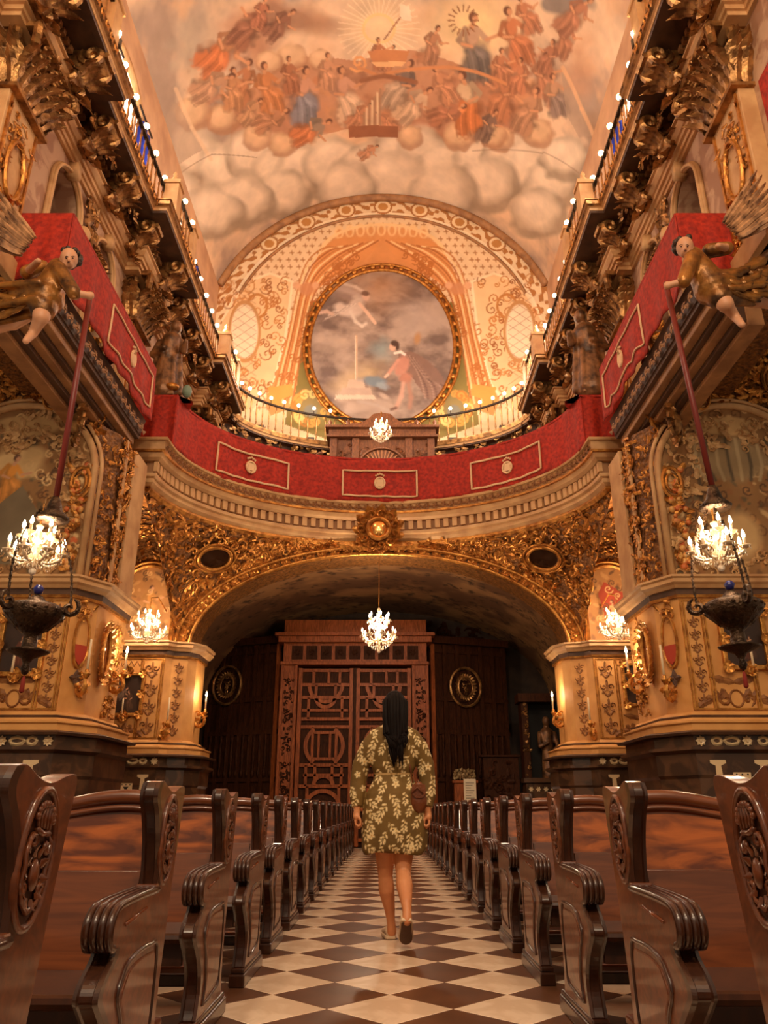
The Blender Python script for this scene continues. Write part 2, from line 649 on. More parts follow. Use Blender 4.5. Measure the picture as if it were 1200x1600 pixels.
def smooth(pts, n=6):
    p_ = np.asarray(pts, float)
    out = []
    for i in range(len(p_) - 1):
        a, b_, c_, d_ = p_[max(i - 1, 0)], p_[i], p_[i + 1], p_[min(i + 2, len(p_) - 1)]
        for k in range(n):
            t = k / n
            out.append(0.5 * (2 * b_ + (c_ - a) * t + (2 * a - 5 * b_ + 4 * c_ - d_) * t * t + (3 * b_ - a - 3 * c_ + d_) * t ** 3))
    return out + [p_[-1]]



YN, YF, YE = 10.4, 15.3, 21.3          # near piers, choir arch, end wall
XW, ZC = 4.65, 11.0                    # upper nave wall, top of its cornice
XV, RV, ZV = 5.5, 5.92, 15.0           # attic wall, vault radius and centre height
CY0, CA, CB = 12.15, 3.8, 2.98         # plan ellipse of the choir front
EY0, EA, EB = 18.35, 3.7, 2.6          # plan ellipse of the end cornice
PIL = (7.3, 12.1, 17.1)                # pilasters of the upper wall

# ------------------------------------------------------------------ floor
flo = struct('floor', 'diagonal checkerboard floor of cream and brown marble')
MB().box(-9, 9, -3, 22, -0.3, -0.012).build('floor_bed', TILEDARK, flo)
TD = 0.575


def tile_mesh(b, cx, cy):
    h, g, t = TD / 2 - 0.002, 0.004, 0.012
    v = []
    for r, z in ((h, -t), (h, -0.002), (h - g, 0.0)):
        v += [(cx + r, cy, z), (cx, cy + r, z), (cx - r, cy, z), (cx, cy - r, z)]
    f = [(8, 9, 10, 11)]
    for k in range(4):
        l = (k + 1) % 4
        f += [(k, l, 4 + l, 4 + k), (4 + k, 4 + l, 8 + l, 8 + k)]
    b.add(v, f)


tl = MB(); tile_mesh(tl, 0, 0); tl = tl.build('tile', TILELIGHT, flo)
td = MB(); tile_mesh(td, 0, 0); td = td.build('tile', TILEDARK, flo)
restl, restd = MB(), MB()
spots = []
for j in range(-6, 30):
    for i in range(-9, 9):
        for hf in (0, 0.5):
            x, y = 0.18 + (i + hf) * TD, 5.22 + (j + hf) * TD
            if 0.9 < y < 20.8:
                spots.append((abs(x - 0.2) > 1.2 or y < 3.0, y, x, hf))
spots.sort()
used = {0: 0, 0.5: 0}
for k, (far, y, x, hf) in enumerate(spots):
    if k < 298:
        src = tl if hf == 0 else td
        if used[hf] == 0:
            src.location = (x, y, 0)
        else:
            inst(src, (x, y, 0), flo)
        used[hf] += 1
    else:
        tile_mesh(restl if hf == 0 else restd, x, y)
tag(restl.build('light_tiles', TILELIGHT, flo), kind='stuff')
tag(restd.build('dark_tiles', TILEDARK, flo), kind='stuff')

# ------------------------------------------------------------------ vault with its fresco
TH = math.asin(XV / RV)


def vault_pt(a, y):
    t = a / RV
    return (RV * sin(t), y, ZV + RV * cos(t))


def vault_loc(px, py):
    u, v = (px - PX0) / FPX, (PY0 - py) / FPX
    r = (u, CP - v * SP, SP + v * CP)
    A = r[0] ** 2 + r[2] ** 2
    B = 2 * (CAMX * r[0] + (CAMZ - ZV) * r[2])
    C = CAMX ** 2 + (CAMZ - ZV) ** 2 - RV ** 2
    t = (-B + sqrt(max(B * B - 4 * A * C, 1e-6))) / (2 * A)
    return (RV * atan2(CAMX + r[0] * t, CAMZ + r[2] * t - ZV), r[1] * t)


vau = struct('ceiling', 'barrel vault painted with a crowded heavenly fresco')
AL = RV * TH
NU, NV, V0 = 440, 340, 10.5
b, P = painted_grid(lambda u, v: vault_pt((2 * u - 1) * AL, V0 + v * (YE - V0)), NU, NV, lambda u, v: ((2 * u - 1) * AL, V0 + v * (YE - V0)))
p = Paint(P, (206, 164, 128), vault_loc)
n1 = fbm(P[:, 0] * 0.55, P[:, 1] * 0.55, 11, 5)
n2 = fbm(P[:, 0] * 1.1 + 9, P[:, 1] * 1.1, 23, 4)
k = np.clip((n1 - 0.38) * 4, 0, 1)[:, None]
p.C = lin((166, 142, 124)) * (1 - k) + lin((224, 190, 156)) * k
k = np.clip((n2 - 0.55) * 5, 0, 1)[:, None] * 0.6
p.C = p.C * (1 - k) + lin((218, 172, 132)) * k
# glow behind the upper group, dark openings
p.blob(592, 45, 70, 62, (238, 206, 160), 0, 1.0, 0.9)
p.blob(740, 40, 95, 70, (244, 208, 150), 0, 0.9, 0.95)
p.blob(455, 30, 90, 34, (150, 104, 78), 0.2, 0.6, 0.8, 0.6)
p.blob(390, 60, 60, 60, (176, 120, 88), 0.4, 0.8, 0.7, 0.6)
p.blob(300, 70, 45, 70, (176, 160, 140), 0.3, 0.8, 0.8, 0.6)
p.blob(885, 5, 45, 22, (128, 116, 108), 0, 0.3, 0.9, 0.5)
p.blob(905, 110, 45, 90, (190, 140, 106), 0.1, 0.9, 0.7, 0.5)
p.blob(935, 200, 30, 50, (150, 112, 78), 0.1, 0.9, 0.7, 0.5)
for a in range(36):
    t = 2 * pi * a / 36
    p.line([(592 + 22 * cos(t), 45 + 22 * sin(t)), (592 + 64 * cos(t), 45 + 60 * sin(t))], 1.3, (250, 226, 190), op=0.45)
p.ring(592, 45, 24, 22, 3, (244, 200, 140))


def cloud(px, py, r, lt=(230, 206, 178), dk=(150, 130, 108)):
    p.blob(px + r * 0.06, py + r * 0.14, r * 1.06, r * 0.94, dk, 0, 0.16, 0.8, 0.22)
    p.blob(px - r * 0.02, py - r * 0.06, r * 0.97, r * 0.86, lt, 0, 0.45, 0.9, 0.22)
    p.blob(px - r * 0.2, py - r * 0.3, r * 0.5, r * 0.4, tuple(min(255, c + 12) for c in lt), 0, 0.9, 0.7)


R_ = random.Random(3)
# mid-brown field behind the crowd
p.poly([(330, 150), (360, 90), (470, 70), (560, 95), (640, 80), (720, 90), (800, 60), (850, 90), (880, 200), (850, 230), (700, 215), (560, 200), (420, 200), (350, 185)], (178, 116, 80), 0.75)
for q in range(46):
    x, y = R_.uniform(330, 870), R_.uniform(85, 195)
    p.blob(x, y, R_.uniform(10, 26), R_.uniform(6, 16), R_.choice([(150, 92, 62), (206, 146, 100), (190, 120, 78), (128, 82, 60)]), R_.uniform(-1, 1), 0.7, 0.55, 0.6)
for x, y, r in ((300, 235, 46), (345, 262, 44), (395, 240, 50), (430, 262, 40), (475, 265, 50), (520, 255, 52), (570, 262, 46), (620, 240, 44), (655, 228, 40), (690, 262, 50), (745, 250, 42), (790, 240, 40), (820, 262, 56), (860, 285, 46), (270, 300, 46), (880, 245, 40), (760, 285, 50), (440, 300, 46), (380, 310, 48), (330, 330, 50), (840, 330, 46), (610, 280, 60), (540, 290, 50), (690, 300, 56)):
    cloud(x, y, r)
for x, y, r in ((345, 185, 26), (400, 212, 24), (440, 225, 22), (640, 212, 22), (716, 212, 26), (780, 215, 24), (840, 205, 26), (300, 175, 30), (455, 88, 26), (500, 92, 20), (420, 95, 22), (770, 212, 22)):
    cloud(x, y, r, (220, 180, 140), (176, 128, 94))
SK = (214, 152, 108)
figs = [(470, 150, 72, 0.15, (126, 132, 146), 1, (204, 150, 120)), (535, 150, 72, -0.1, (226, 192, 158), 1, (214, 160, 130)), (630, 135, 66, 0.35, (196, 168, 140), -1, (120, 104, 96)), (645, 160, 58, 0.9, (222, 186, 150), 1, None),
        (735, 75, 84, 0.05, (104, 100, 96), 1, (196, 160, 130)), (735, 160, 78, -0.25, (214, 122, 62), -1, (220, 190, 150)), (690, 135, 50, -0.4, (202, 140, 100), 1, None), (672, 70, 50, 0.4, (178, 124, 90), 1, None),
        (790, 150, 66, 0.1, (196, 126, 84), -1, None), (800, 60, 76, -0.2, (200, 120, 76), 1, None), (845, 120, 60, 0.2, (186, 124, 90), 1, None), (830, 175, 60, 0.3, (190, 140, 104), -1, None), (865, 150, 54, -0.1, (140, 122, 112), 1, (196, 150, 116)),
        (415, 140, 66, -0.1, (206, 130, 76), 1, None), (385, 130, 58, 0.2, (180, 116, 76), -1, None), (360, 140, 54, 0.1, (196, 138, 92), 1, None), (450, 118, 46, 0.0, (170, 106, 72), 1, None), (508, 112, 46, 0.1, (206, 150, 112), 1, None),
        (345, 75, 80, 1.0, (212, 118, 66), 1, (190, 130, 90)), (395, 45, 66, 0.6, (150, 96, 70), -1, None), (435, 35, 50, 0.9, (140, 92, 70), 1, None), (405, 20, 40, 0.4, (176, 110, 80), 1, None),
        (590, 85, 40, 0.0, (176, 110, 74), 1, None), (610, 92, 34, 0.3, (196, 130, 90), -1, None), (880, 60, 50, 0.5, (176, 116, 84), 1, None), (820, 25, 50, -0.3, (190, 122, 84), 1, None), (860, 90, 44, 0.2, (170, 110, 80), -1, None),
        (330, 130, 60, 1.2, (196, 150, 116), 1, None), (560, 178, 40, 0.9, (196, 132, 94), 1, None), (605, 190, 36, -0.9, (206, 140, 100), -1, None), (485, 200, 54, 1.2, (206, 120, 70), 1, (150, 130, 112)), (425, 190, 50, 1.0, (186, 130, 94), -1, None), (575, 235, 28, 1.1, (206, 146, 108), 1, None), (390, 172, 40, 0.8, (200, 150, 108), 1, None),
        (895, 20, 60, 0.9, (182, 120, 88), 1, None), (780, 105, 46, 0.1, (186, 120, 84), 1, None), (700, 180, 50, 1.1, (180, 116, 84), -1, None), (815, 120, 46, 0.0, (196, 124, 86), -1, None), (760, 195, 44, 0.6, (120, 96, 84), 1, None)]
for (x, y, h, ln, rb, fl, sa) in figs:
    p.figure(x, y, h * 1.32, ln, rb, SK, flip=fl, sash=sa, fade=0.22)
# small painted altar with its pipes and scrolls
p.poly([(574, 78), (640, 78), (634, 96), (582, 96)], (196, 130, 84))
p.poly([(580, 96), (634, 96), (628, 104), (588, 104)], (226, 176, 124))
for a in range(7):
    p.line([(590 - 4.2 * a + 4, 140 + 6 * a), (590 - 4.2 * a + 4, 196)], 2.0, (216, 186, 150) if a % 2 else (166, 126, 96))
p.poly([(545, 196), (622, 196), (622, 214), (545, 214)], (150, 94, 64))
p.spiral(560, 98, 15, 2.6, (224, 160, 104), 1.4)
p.line([(560, 105), (590, 118), (640, 108), (700, 104), (745, 112), (790, 130)], 3.5, (206, 140, 92))
p.line([(565, 126), (600, 118), (650, 128)], 5, (150, 98, 68))
for a in range(16):
    t = 2 * pi * a / 16
    p.line([(724 + 15 * cos(t), 32 + 15 * sin(t)), (724 + 24 * cos(t), 32 + 24 * sin(t))], 1.6, (150, 100, 66))
p.line([(600, 62), (632, 18)], 1.4, (150, 84, 54))
p.poly([(624, 6), (640, 10), (644, 34), (626, 30)], (240, 214, 184))
# broad painted ribs running into the corners
for q in ([(255, 190), (275, 160), (300, 200), (318, 235), (275, 260)], [(880, 110), (905, 150), (930, 210), (905, 215), (885, 180)]):
    p.poly(q, (172, 146, 124), 0.7)
p.line([(275, 140), (300, 200), (330, 250)], 4, (226, 192, 156), op=0.7)
p.line([(880, 105), (910, 170), (935, 230)], 4, (226, 176, 132), op=0.7)
p.line([(400, 245), (330, 240), (280, 270)], 1.2, (140, 108, 84), op=0.6)
p.line([(740, 232), (850, 236), (905, 268)], 1.2, (140, 108, 84), op=0.6)
p.grain(2.5, 0.35)
b.build('painted_vault', ATTR, vau, smooth=True, colors=p.C)
b, P = painted_grid(lambda u, v: vault_pt((2 * u - 1) * AL, -3 + v * (V0 + 3)), 60, 50, lambda u, v: ((2 * u - 1) * AL, -3 + v * (V0 + 3)))
k = fbm(P[:, 0] * 0.55, P[:, 1] * 0.55, 11, 5)[:, None]
b.build('painted_vault', ATTR, vau, smooth=True, colors=lin((176, 140, 112)) * (1 - k) + lin((226, 184, 142)) * k)

# ------------------------------------------------------------------ end wall with its painted lunette
ew = struct('wall_end', 'end wall with painted gold drapery around the oval picture')


def arch_z(x):
    return ZV + sqrt(max(RV * RV - x * x, 0))


LZ0 = 10.6
b, P = painted_grid(lambda u, v: (((2 * u - 1) * XV), YE, LZ0 + v * (arch_z((2 * u - 1) * XV) - LZ0)), 420, 330,
                    lambda u, v: ((2 * u - 1) * XV, LZ0 + v * (arch_z((2 * u - 1) * XV) - LZ0)))
flat_loc = lambda px, py: tuple(at(px, py, Y=YE)[[0, 2]])
p = Paint(P, (238, 206, 164), flat_loc)
x, z = P[:, 0], P[:, 1]
BR, LG = (176, 112, 58), (250, 224, 184)
# sprig field
for jy in range(340, 640, 11):
    for jx in range(345, 860, 13):
        xx = jx + (6 if (jy // 11) % 2 else 0) + R_.uniform(-2, 2)
        p.line([(xx - 3, jy), (xx + 3, jy)], 1.3, BR, op=0.8)
        p.line([(xx, jy - 3), (xx + 1, jy + 3)], 1.3, BR, op=0.8)
# border band
r = np.sqrt(x * x + (z - ZV) ** 2)
band = (r > RV - 0.72) & (z > ZV - 2.2)
th = np.arctan2(x, z - ZV)
pat = np.sin(th * 46) * np.cos((r - RV + 0.36) * 15) + 0.5 * np.sin(th * 92 + 2 * (r - RV) * 9)
colr = np.where((pat > 0.15)[:, None], lin((182, 122, 66)), lin((242, 214, 172)))
for e in (0.06, 0.66, 0.74):
    colr = np.where((np.abs(r - RV + e) < 0.045)[:, None], lin((252, 232, 196)) if e != 0.06 else lin((190, 130, 70)), colr)
p.C = np.where((band | (r > RV - 0.74) & (z > ZV - 2.2))[:, None], colr, p.C)
for a in (-0.78, -0.5, -0.235, 0.0, 0.235, 0.5, 0.78):
    c = np.array((sin(a), cos(a))) * (RV - 0.36) + (0, ZV)
    d = np.sqrt((x - c[0]) ** 2 + (z - c[1]) ** 2)
    p.C[d < 0.34] = lin((246, 218, 174))
    p.C[np.abs(d - 0.3) < 0.035] = lin((176, 116, 60))
    p.C[d < 0.17] = lin((200, 140, 76))
# side lobes with scrollwork
for sgn in (-1, 1):
    X = lambda v: 597 + sgn * v
    p.poly([(X(140), 440), (X(175), 425), (X(215), 440), (X(250), 500), (X(255), 600), (X(215), 640), (X(170), 600), (X(150), 520)], (240, 200, 150))
    p.line([(X(140), 440), (X(175), 427), (X(215), 442), (X(250), 500)], 2.4, LG)
    p.line([(X(140), 440), (X(150), 520), (X(170), 600), (X(200), 640)], 2.4, LG)
    for q in range(110):
        p.spiral(X(R_.uniform(150, 250)), R_.uniform(436, 632), R_.uniform(4, 12), 1.25, R_.choice([(190, 120, 60), (206, 140, 78), (160, 96, 46)]), 1.2, R_.uniform(0, 6), R_.choice((-1, 1)), 0.9)
    p.ring(X(195), 478, 15, 18, 2.5, (196, 130, 66))
# green wall beside the oval
for sgn in (-1, 1):
    X = lambda v: 597 + sgn * v
    p.poly([(X(60), 430), (X(95), 470), (X(132), 470), (X(138), 560), (X(150), 660), (X(60), 690), (X(60), 640)], (134, 116, 58))
    p.blob(X(110), 630, 46, 26, (150, 128, 84), 0, 0.6, 0.6, 0.4)
p.poly([(575, 410), (592, 378), (600, 372), (606, 378), (628, 410), (640, 430), (560, 430)], (150, 142, 118))
# canopy and drapery
CO, CD, CLt = (222, 150, 88), (176, 102, 50), (246, 206, 150)
p.blob(597, 392, 100, 42, CO, 0, 0.15, 0.95)
for a in range(9):
    xx = 530 + a * 16.5
    yy = 372 - 12 * cos((a - 4) / 4.5)
    p.blob(xx, yy - 2, 8.5, 12, CLt, 0, 0.3, 0.9)
    p.blob(xx, yy, 5, 8, CO, 0, 0.4, 0.9)
p.ring(597, 396, 95, 46, 2.4, CLt)
for sgn in (-1, 1):
    X = lambda v: 597 + sgn * v
    p.poly(smooth([(X(2), 372), (X(40), 366), (X(76), 372), (X(98), 395), (X(120), 440), (X(138), 490), (X(152), 540), (X(166), 590), (X(180), 620)]) + smooth([(X(170), 640), (X(140), 625), (X(130), 580), (X(126), 530), (X(116), 480), (X(100), 452), (X(72), 430), (X(36), 414), (X(2), 380)]), CO)
    for q in range(9):
        o = q * 5.0
        p.line(smooth([(X(6 + o * 1.6), 376 + o * 0.25), (X(60 + o * 0.9), 410 - o * 0.5), (X(104 + o * 0.5), 456 - o * 0.8), (X(124 + o * 0.6), 540 - o * 0.3), (X(140 + o * 0.85), 630)]), 1.7, (CD, CLt, (200, 128, 68))[q % 3], op=0.85)
    for q in range(60):
        t = R_.random()
        p.spiral(X(40 + 115 * t + R_.uniform(-10, 14)), 395 + 215 * t ** 1.4 + R_.uniform(-8, 8), R_.uniform(4, 8), 1.4, (184, 110, 50), 1.1, R_.uniform(0, 6), 1, 0.8)
    p.blob(X(118), 452, 16, 12, (206, 140, 96), 0, 0.4, 0.9, 0.4)
    p.blob(X(104), 446, 7, 7, (226, 170, 128), 0, 0.4)
    p.blob(X(134), 446, 7, 7, (226, 170, 128), 0, 0.4)
    p.poly([(X(140), 600), (X(178), 605), (X(176), 632), (X(150), 642), (X(160), 625), (X(140), 618)], (206, 156, 76))
    # gilt cartouche low beside the oval
    for q in range(20):
        a = R_.uniform(0, 6.28)
        p.spiral(X(112) + 22 * cos(a), 638 + 22 * sin(a), R_.uniform(6, 10), 2.2, R_.choice([(214, 156, 76), (188, 124, 54), (240, 194, 118)]), 1.2, a, 1)
    p.blob(X(112), 642, 12, 11, (128, 124, 110), 0, 0.3)
    # small latticed oval windows at the sides
    p.blob(X(215), 515, 26, 48, (206, 160, 110), 0, 0.1, 0.9)
    p.blob(X(215), 517, 22, 44, (250, 226, 192), 0, 0.1)
    for a in range(-5, 6):
        p.line([(X(197), 517 + a * 14 - 10), (X(233), 517 + a * 14 + 14)], 0.8, (176, 130, 90), op=0.6)
        p.line([(X(197), 517 + a * 14 + 14), (X(233), 517 + a * 14 - 10)], 0.8, (176, 130, 90), op=0.6)
    p.ring(X(215), 517, 24, 46, 2, (200, 146, 90))
p.grain(3, 0.2)
b.build('painted_lunette', ATTR, ew, colors=p.C)
MB().box(-6.5, 6.5, YE + 0.05, YE + 0.4, 0, 21.5).build('masonry', STONE2, ew)
a = MB()
tt = np.linspace(-TH, TH, 61)
for rr, yy, rad in ((RV - 0.05, YE - 0.12, 0.14), (RV - 0.8, YE - 0.03, 0.05)):
    a.tube([(rr * sin(t), yy, ZV + rr * cos(t)) for t in tt], rad, 6)
a.build('arch_moulding', STONE2, ew, smooth=True)

# oval painting in its egg and dart frame
ot, ob_ = at(597, 424, Y=YE), at(597, 672, Y=YE)
OC = np.array(((at(480, 545, Y=YE)[0] + at(714, 545, Y=YE)[0]) / 2, YE - 0.14, (ot[2] + ob_[2]) / 2))
ORX, ORZ = (at(714, 545, Y=YE)[0] - at(480, 545, Y=YE)[0]) / 2 - 0.08, (ot[2] - ob_[2]) / 2 - 0.05
oval = thing('oval_painting', 'large oval painting of a kneeling caped man and a flying angel in gilt frame', 'painting', (OC[0], YE - 0.1, OC[2] - ORZ))
b, P = painted_grid(lambda u, v: (OC[0] + ORX * v * cos(2 * pi * u), YE - 0.12, OC[2] + ORZ * v * sin(2 * pi * u)), 260, 110,
                    lambda u, v: (OC[0] + ORX * v * cos(2 * pi * u), OC[2] + ORZ * v * sin(2 * pi * u)))
p = Paint(P, (150, 128, 116), flat_loc)
n1 = fbm(P[:, 0] * 1.1, P[:, 1] * 1.6, 5, 5)
k = np.clip((n1 - 0.35) * 3.4, 0, 1)[:, None]
p.C = lin((112, 92, 84)) * (1 - k) + lin((176, 152, 136)) * k
p.blob(590, 450, 80, 45, (176, 128, 90), 0.3, 1, 0.7, 0.4)
p.blob(650, 500, 50, 40, (176, 156, 144), 0, 1, 0.8, 0.4)
p.blob(598, 550, 26, 24, (136, 150, 148), 0, 1, 0.9, 0.4)
p.blob(560, 590, 60, 26, (196, 164, 116), -0.4, 0.9, 0.6, 0.4)
p.blob(530, 440, 44, 16, (150, 128, 116), 0.2, 0.8, 0.8, 0.6)
R2 = random.Random(77)
for q in range(60):                                        # drifting cloud brushwork
    x_, y_ = R2.uniform(490, 705), R2.uniform(430, 665)
    p.blob(x_, y_, R2.uniform(14, 34), R2.uniform(4, 11), R2.choice([(176, 150, 134), (120, 98, 88), (140, 118, 104), (196, 168, 146), (104, 84, 78)]), R2.uniform(-0.5, 0.5), 0.9, 0.3, 0.6)
for pts, w_, c_ in (([(520, 452), (545, 458), (566, 468)], 9, (170, 146, 134)), ([(518, 462), (540, 466), (560, 472)], 7, (140, 116, 106)), ([(535, 446), (556, 452), (572, 462)], 4, (206, 182, 164))):
    p.line(pts, w_, c_, soft=0.9, op=0.8)                   # wings
p.blob(557, 482, 15, 20, (196, 172, 156), 0.35, 0.4, 0.95, 0.3)
p.blob(540, 488, 24, 12, (206, 184, 168), 0.25, 0.4, 0.95, 0.3)
for q in range(6):
    p.line([(556 - 3 * q, 478 + q), (540 - 4 * q, 488 + 2 * q), (520 - 3 * q, 490 + 3 * q)], 1.6, ((226, 206, 190), (150, 126, 114))[q % 2], soft=0.9, op=0.7)
p.line([(562, 478), (574, 492), (586, 508)], 3.4, (212, 176, 152))
p.line([(548, 490), (556, 506), (566, 513), (572, 509)], 4, (216, 198, 182), soft=0.9)
p.line([(520, 494), (510, 490), (500, 492)], 3.6, (200, 166, 146))
p.blob(572, 467, 7, 8, (206, 168, 146), 0, 0.4)
p.blob(571, 462, 8, 5, (120, 86, 70), 0.2, 0.4)
p.line([(557, 528), (557, 597)], 2.4, (204, 168, 140))
p.line([(555.5, 528), (555.5, 597)], 0.8, (232, 206, 180))
p.poly([(545, 596), (568, 596), (571, 609), (542, 609)], (196, 168, 148))
p.poly([(568, 596), (574, 600), (577, 609), (571, 609)], (146, 120, 106))
p.poly([(535, 609), (579, 609), (582, 620), (531, 620)], (184, 156, 138))
p.poly([(526, 620), (584, 620), (588, 627), (522, 627)], (206, 182, 162))
p.blob(583, 598, 24, 9, (112, 128, 140), 0.15, 0.5, 0.9, 0.5)
p.blob(598, 606, 12, 7, (150, 160, 166), 0.3, 0.6, 0.8, 0.4)
p.poly(smooth([(622, 556), (640, 552), (662, 562), (684, 582), (698, 606), (702, 628), (684, 630), (664, 622), (652, 604), (640, 590), (628, 580), (622, 566)]), (128, 98, 86))
for q in range(9):
    p.line(smooth([(634 + 2 * q, 556 + q), (650 + 3 * q, 580 + 2 * q), (660 + 4.5 * q, 606), (664 + 4.6 * q, 626)]), 1.7, ((164, 134, 118), (96, 70, 62), (140, 108, 94))[q % 3], soft=0.9, op=0.75)
p.blob(628, 574, 12, 21, (190, 132, 112), 0.45, 0.4, 0.95, 0.3)
p.blob(634, 594, 13, 10, (176, 118, 98), 0.2, 0.4, 0.95, 0.3)
p.line([(622, 566), (612, 580), (606, 588)], 4, (198, 142, 122), soft=0.8)
p.line([(606, 588), (602, 592)], 2.6, (218, 176, 152))
p.line([(630, 602), (627, 622), (619, 640)], 5, (196, 150, 130), soft=0.8)
p.line([(638, 602), (642, 624), (640, 640)], 5, (166, 122, 104), soft=0.8)
p.line([(619, 640), (611, 643)], 3, (120, 90, 78))
p.blob(614, 545, 7, 8.5, (212, 166, 142), 0.2, 0.4)
p.blob(617, 540, 8.5, 6, (78, 56, 48), 0.3, 0.4)
p.blob(621, 546, 3.5, 6, (78, 56, 48), 0.2, 0.5)
p.line([(617, 555), (626, 553), (632, 557)], 3, (232, 212, 196), soft=0.7)
p.line([(560, 630), (590, 636), (612, 648)], 4, (178, 160, 150), soft=1.0, op=0.6)
p.blob(600, 622, 14, 5, (196, 172, 154), 0.5, 0.6, 0.7)
p.blob(652, 532, 7, 13, (178, 128, 78), 0.2, 0.6, 0.8)
p.grain(4, 0.25)
b.build('canvas', ATTRGLOSS, oval, colors=p.C)
f_ = MB()
tt = np.linspace(0, 2 * pi, 73)[:-1]
for k, rad in ((1.0, 0.06), (1.075, 0.05)):
    f_.tube([(OC[0] + (ORX * k) * cos(t), YE - 0.14, OC[2] + (ORZ * k) * sin(t)) for t in tt], rad, 6, closed=True)
f_ = f_.build('frame', GOLD, oval, smooth=True)
for k in range(48):
    t = 2 * pi * k / 48
    e = MB().ball((0, 0, 0), (0.11, 0.06, 0.075), 6, 4) if k == 0 else None
    if e is not None:
        egg = e.build('egg_ornament', GOLD, oval, smooth=True, local=True)
        e = egg
    else:
        e = egg.copy()
        COL.objects.link(e)
    e.location = (OC[0] + ORX * 1.04 * cos(t) - oval.location[0], YE - 0.16 - oval.location[1], OC[2] + ORZ * 1.04 * sin(t) - oval.location[2])
    e.rotation_euler = (0, -t - pi / 2, 0)

# ------------------------------------------------------------------ attic walls with lit windows
SIDE = {-1: 'left', 1: 'right'}
PEACH = mat('peach_fresco_plaster', (216, 172, 132), 0.75, var=(184, 142, 110), vscale=1.1)
ztop = ZV + sqrt(RV * RV - XV * XV)
for s in (-1, 1):
    wv = struct('wall_attic_' + SIDE[s])
    MB().box(XV, XV + 0.3, -3, YE + 0.3, ZC - 0.3, ztop + 0.05).build('plaster', PEACH, wv, mx=s)
    for nth, yc in enumerate((12.0, 16.9)):
        hw, zs, zb = 1.55, 14.3, 11.4
        wi = struct('window_%d' % (1 + nth + (2 if s > 0 else 0)), None, (s * XV, yc, zb))
        arc = [(yc + hw * cos(t), zs + hw * sin(t)) for t in np.linspace(0, pi, 15)]
        MB().prism([(yc + hw, zb)] + arc + [(yc - hw, zb)], XV - 0.03, XV - 0.01, 'x').build('pane', WINDOWGLOW, wi, mx=s)
        fr = MB()
        fr.tube([(XV - 0.05, yc + hw, zb)] + [(XV - 0.05, a, c) for a, c in arc] + [(XV - 0.05, yc - hw, zb)], 0.1, 6)
        fr.build('window_frame', STONE, wi, smooth=True, mx=s)
        g = MB()
        for q in (-0.8, 0, 0.8):
            g.box(XV - 0.07, XV - 0.03, yc + q - 0.02, yc + q + 0.02, zb, zs + sqrt(hw * hw - q * q))
        for q in (12.4, 13.3, 14.2):
            g.box(XV - 0.07, XV - 0.03, yc - hw, yc + hw, q - 0.02, q + 0.02)
        g.build('glazing_bar', STONE2, wi, mx=s)
        for e, o in enumerate((-1.0, 1.05)):
            bl = thing('blue_curtain', 'blue curtain hanging %s the %s lit window above the %s balustrade' % (('on the near side of', 'on the far side of')[e], ('nearer', 'farther')[nth], SIDE[s]), 'curtain', (s * (XV - 0.2), yc + o, zb), group='blue curtains of the high windows')
            MB().sheet(lambda u, v: (XV - 0.2 + 0.05 * sin(u * 22), yc + o + (u - 0.5) * 0.75, zb + v * (3.9 - 0.6 * abs(u - 0.5))), 24, 6).build('cloth', BLUE, bl, smooth=True, mx=s, solid=0.01)
            MB().tube([(XV - 0.2, yc + o - 0.45, zb + 3.95), (XV - 0.2, yc + o + 0.45, zb + 3.95)], 0.025, 6).build('curtain_rod', IRON, bl, mx=s)

# ------------------------------------------------------------------ upper nave walls
def notched_wall(y0, y1, zb, zt, wins):
    pts = [(y0, zb), (y0, zt), (y1, zt), (y1, zb)]
    for yc, hw, zs in sorted(wins, reverse=True):
        pts += [(yc + hw, zb)] + [(yc + hw * cos(t), zs + hw * sin(t)) for t in np.linspace(0, pi, 13)] + [(yc - hw, zb)]
    return pts


WINS = [(9.0, 0.47, 9.3), (10.55, 0.45, 9.3), (15.0, 0.6, 9.2)]


def step_path(x, d, y1, y0):
    """path from y1 back to y0 along the left wall, stepping inward by d at each pilaster"""
    p = [(x, y1)]
    for yc in sorted(PIL, reverse=True):
        for e, o in ((0.62, 0), (0.62, d), (-0.62, d), (-0.62, 0)):
            if y0 < yc + e < y1:
                p.append((x + o, yc + e))
    return p + [(x, y0)]


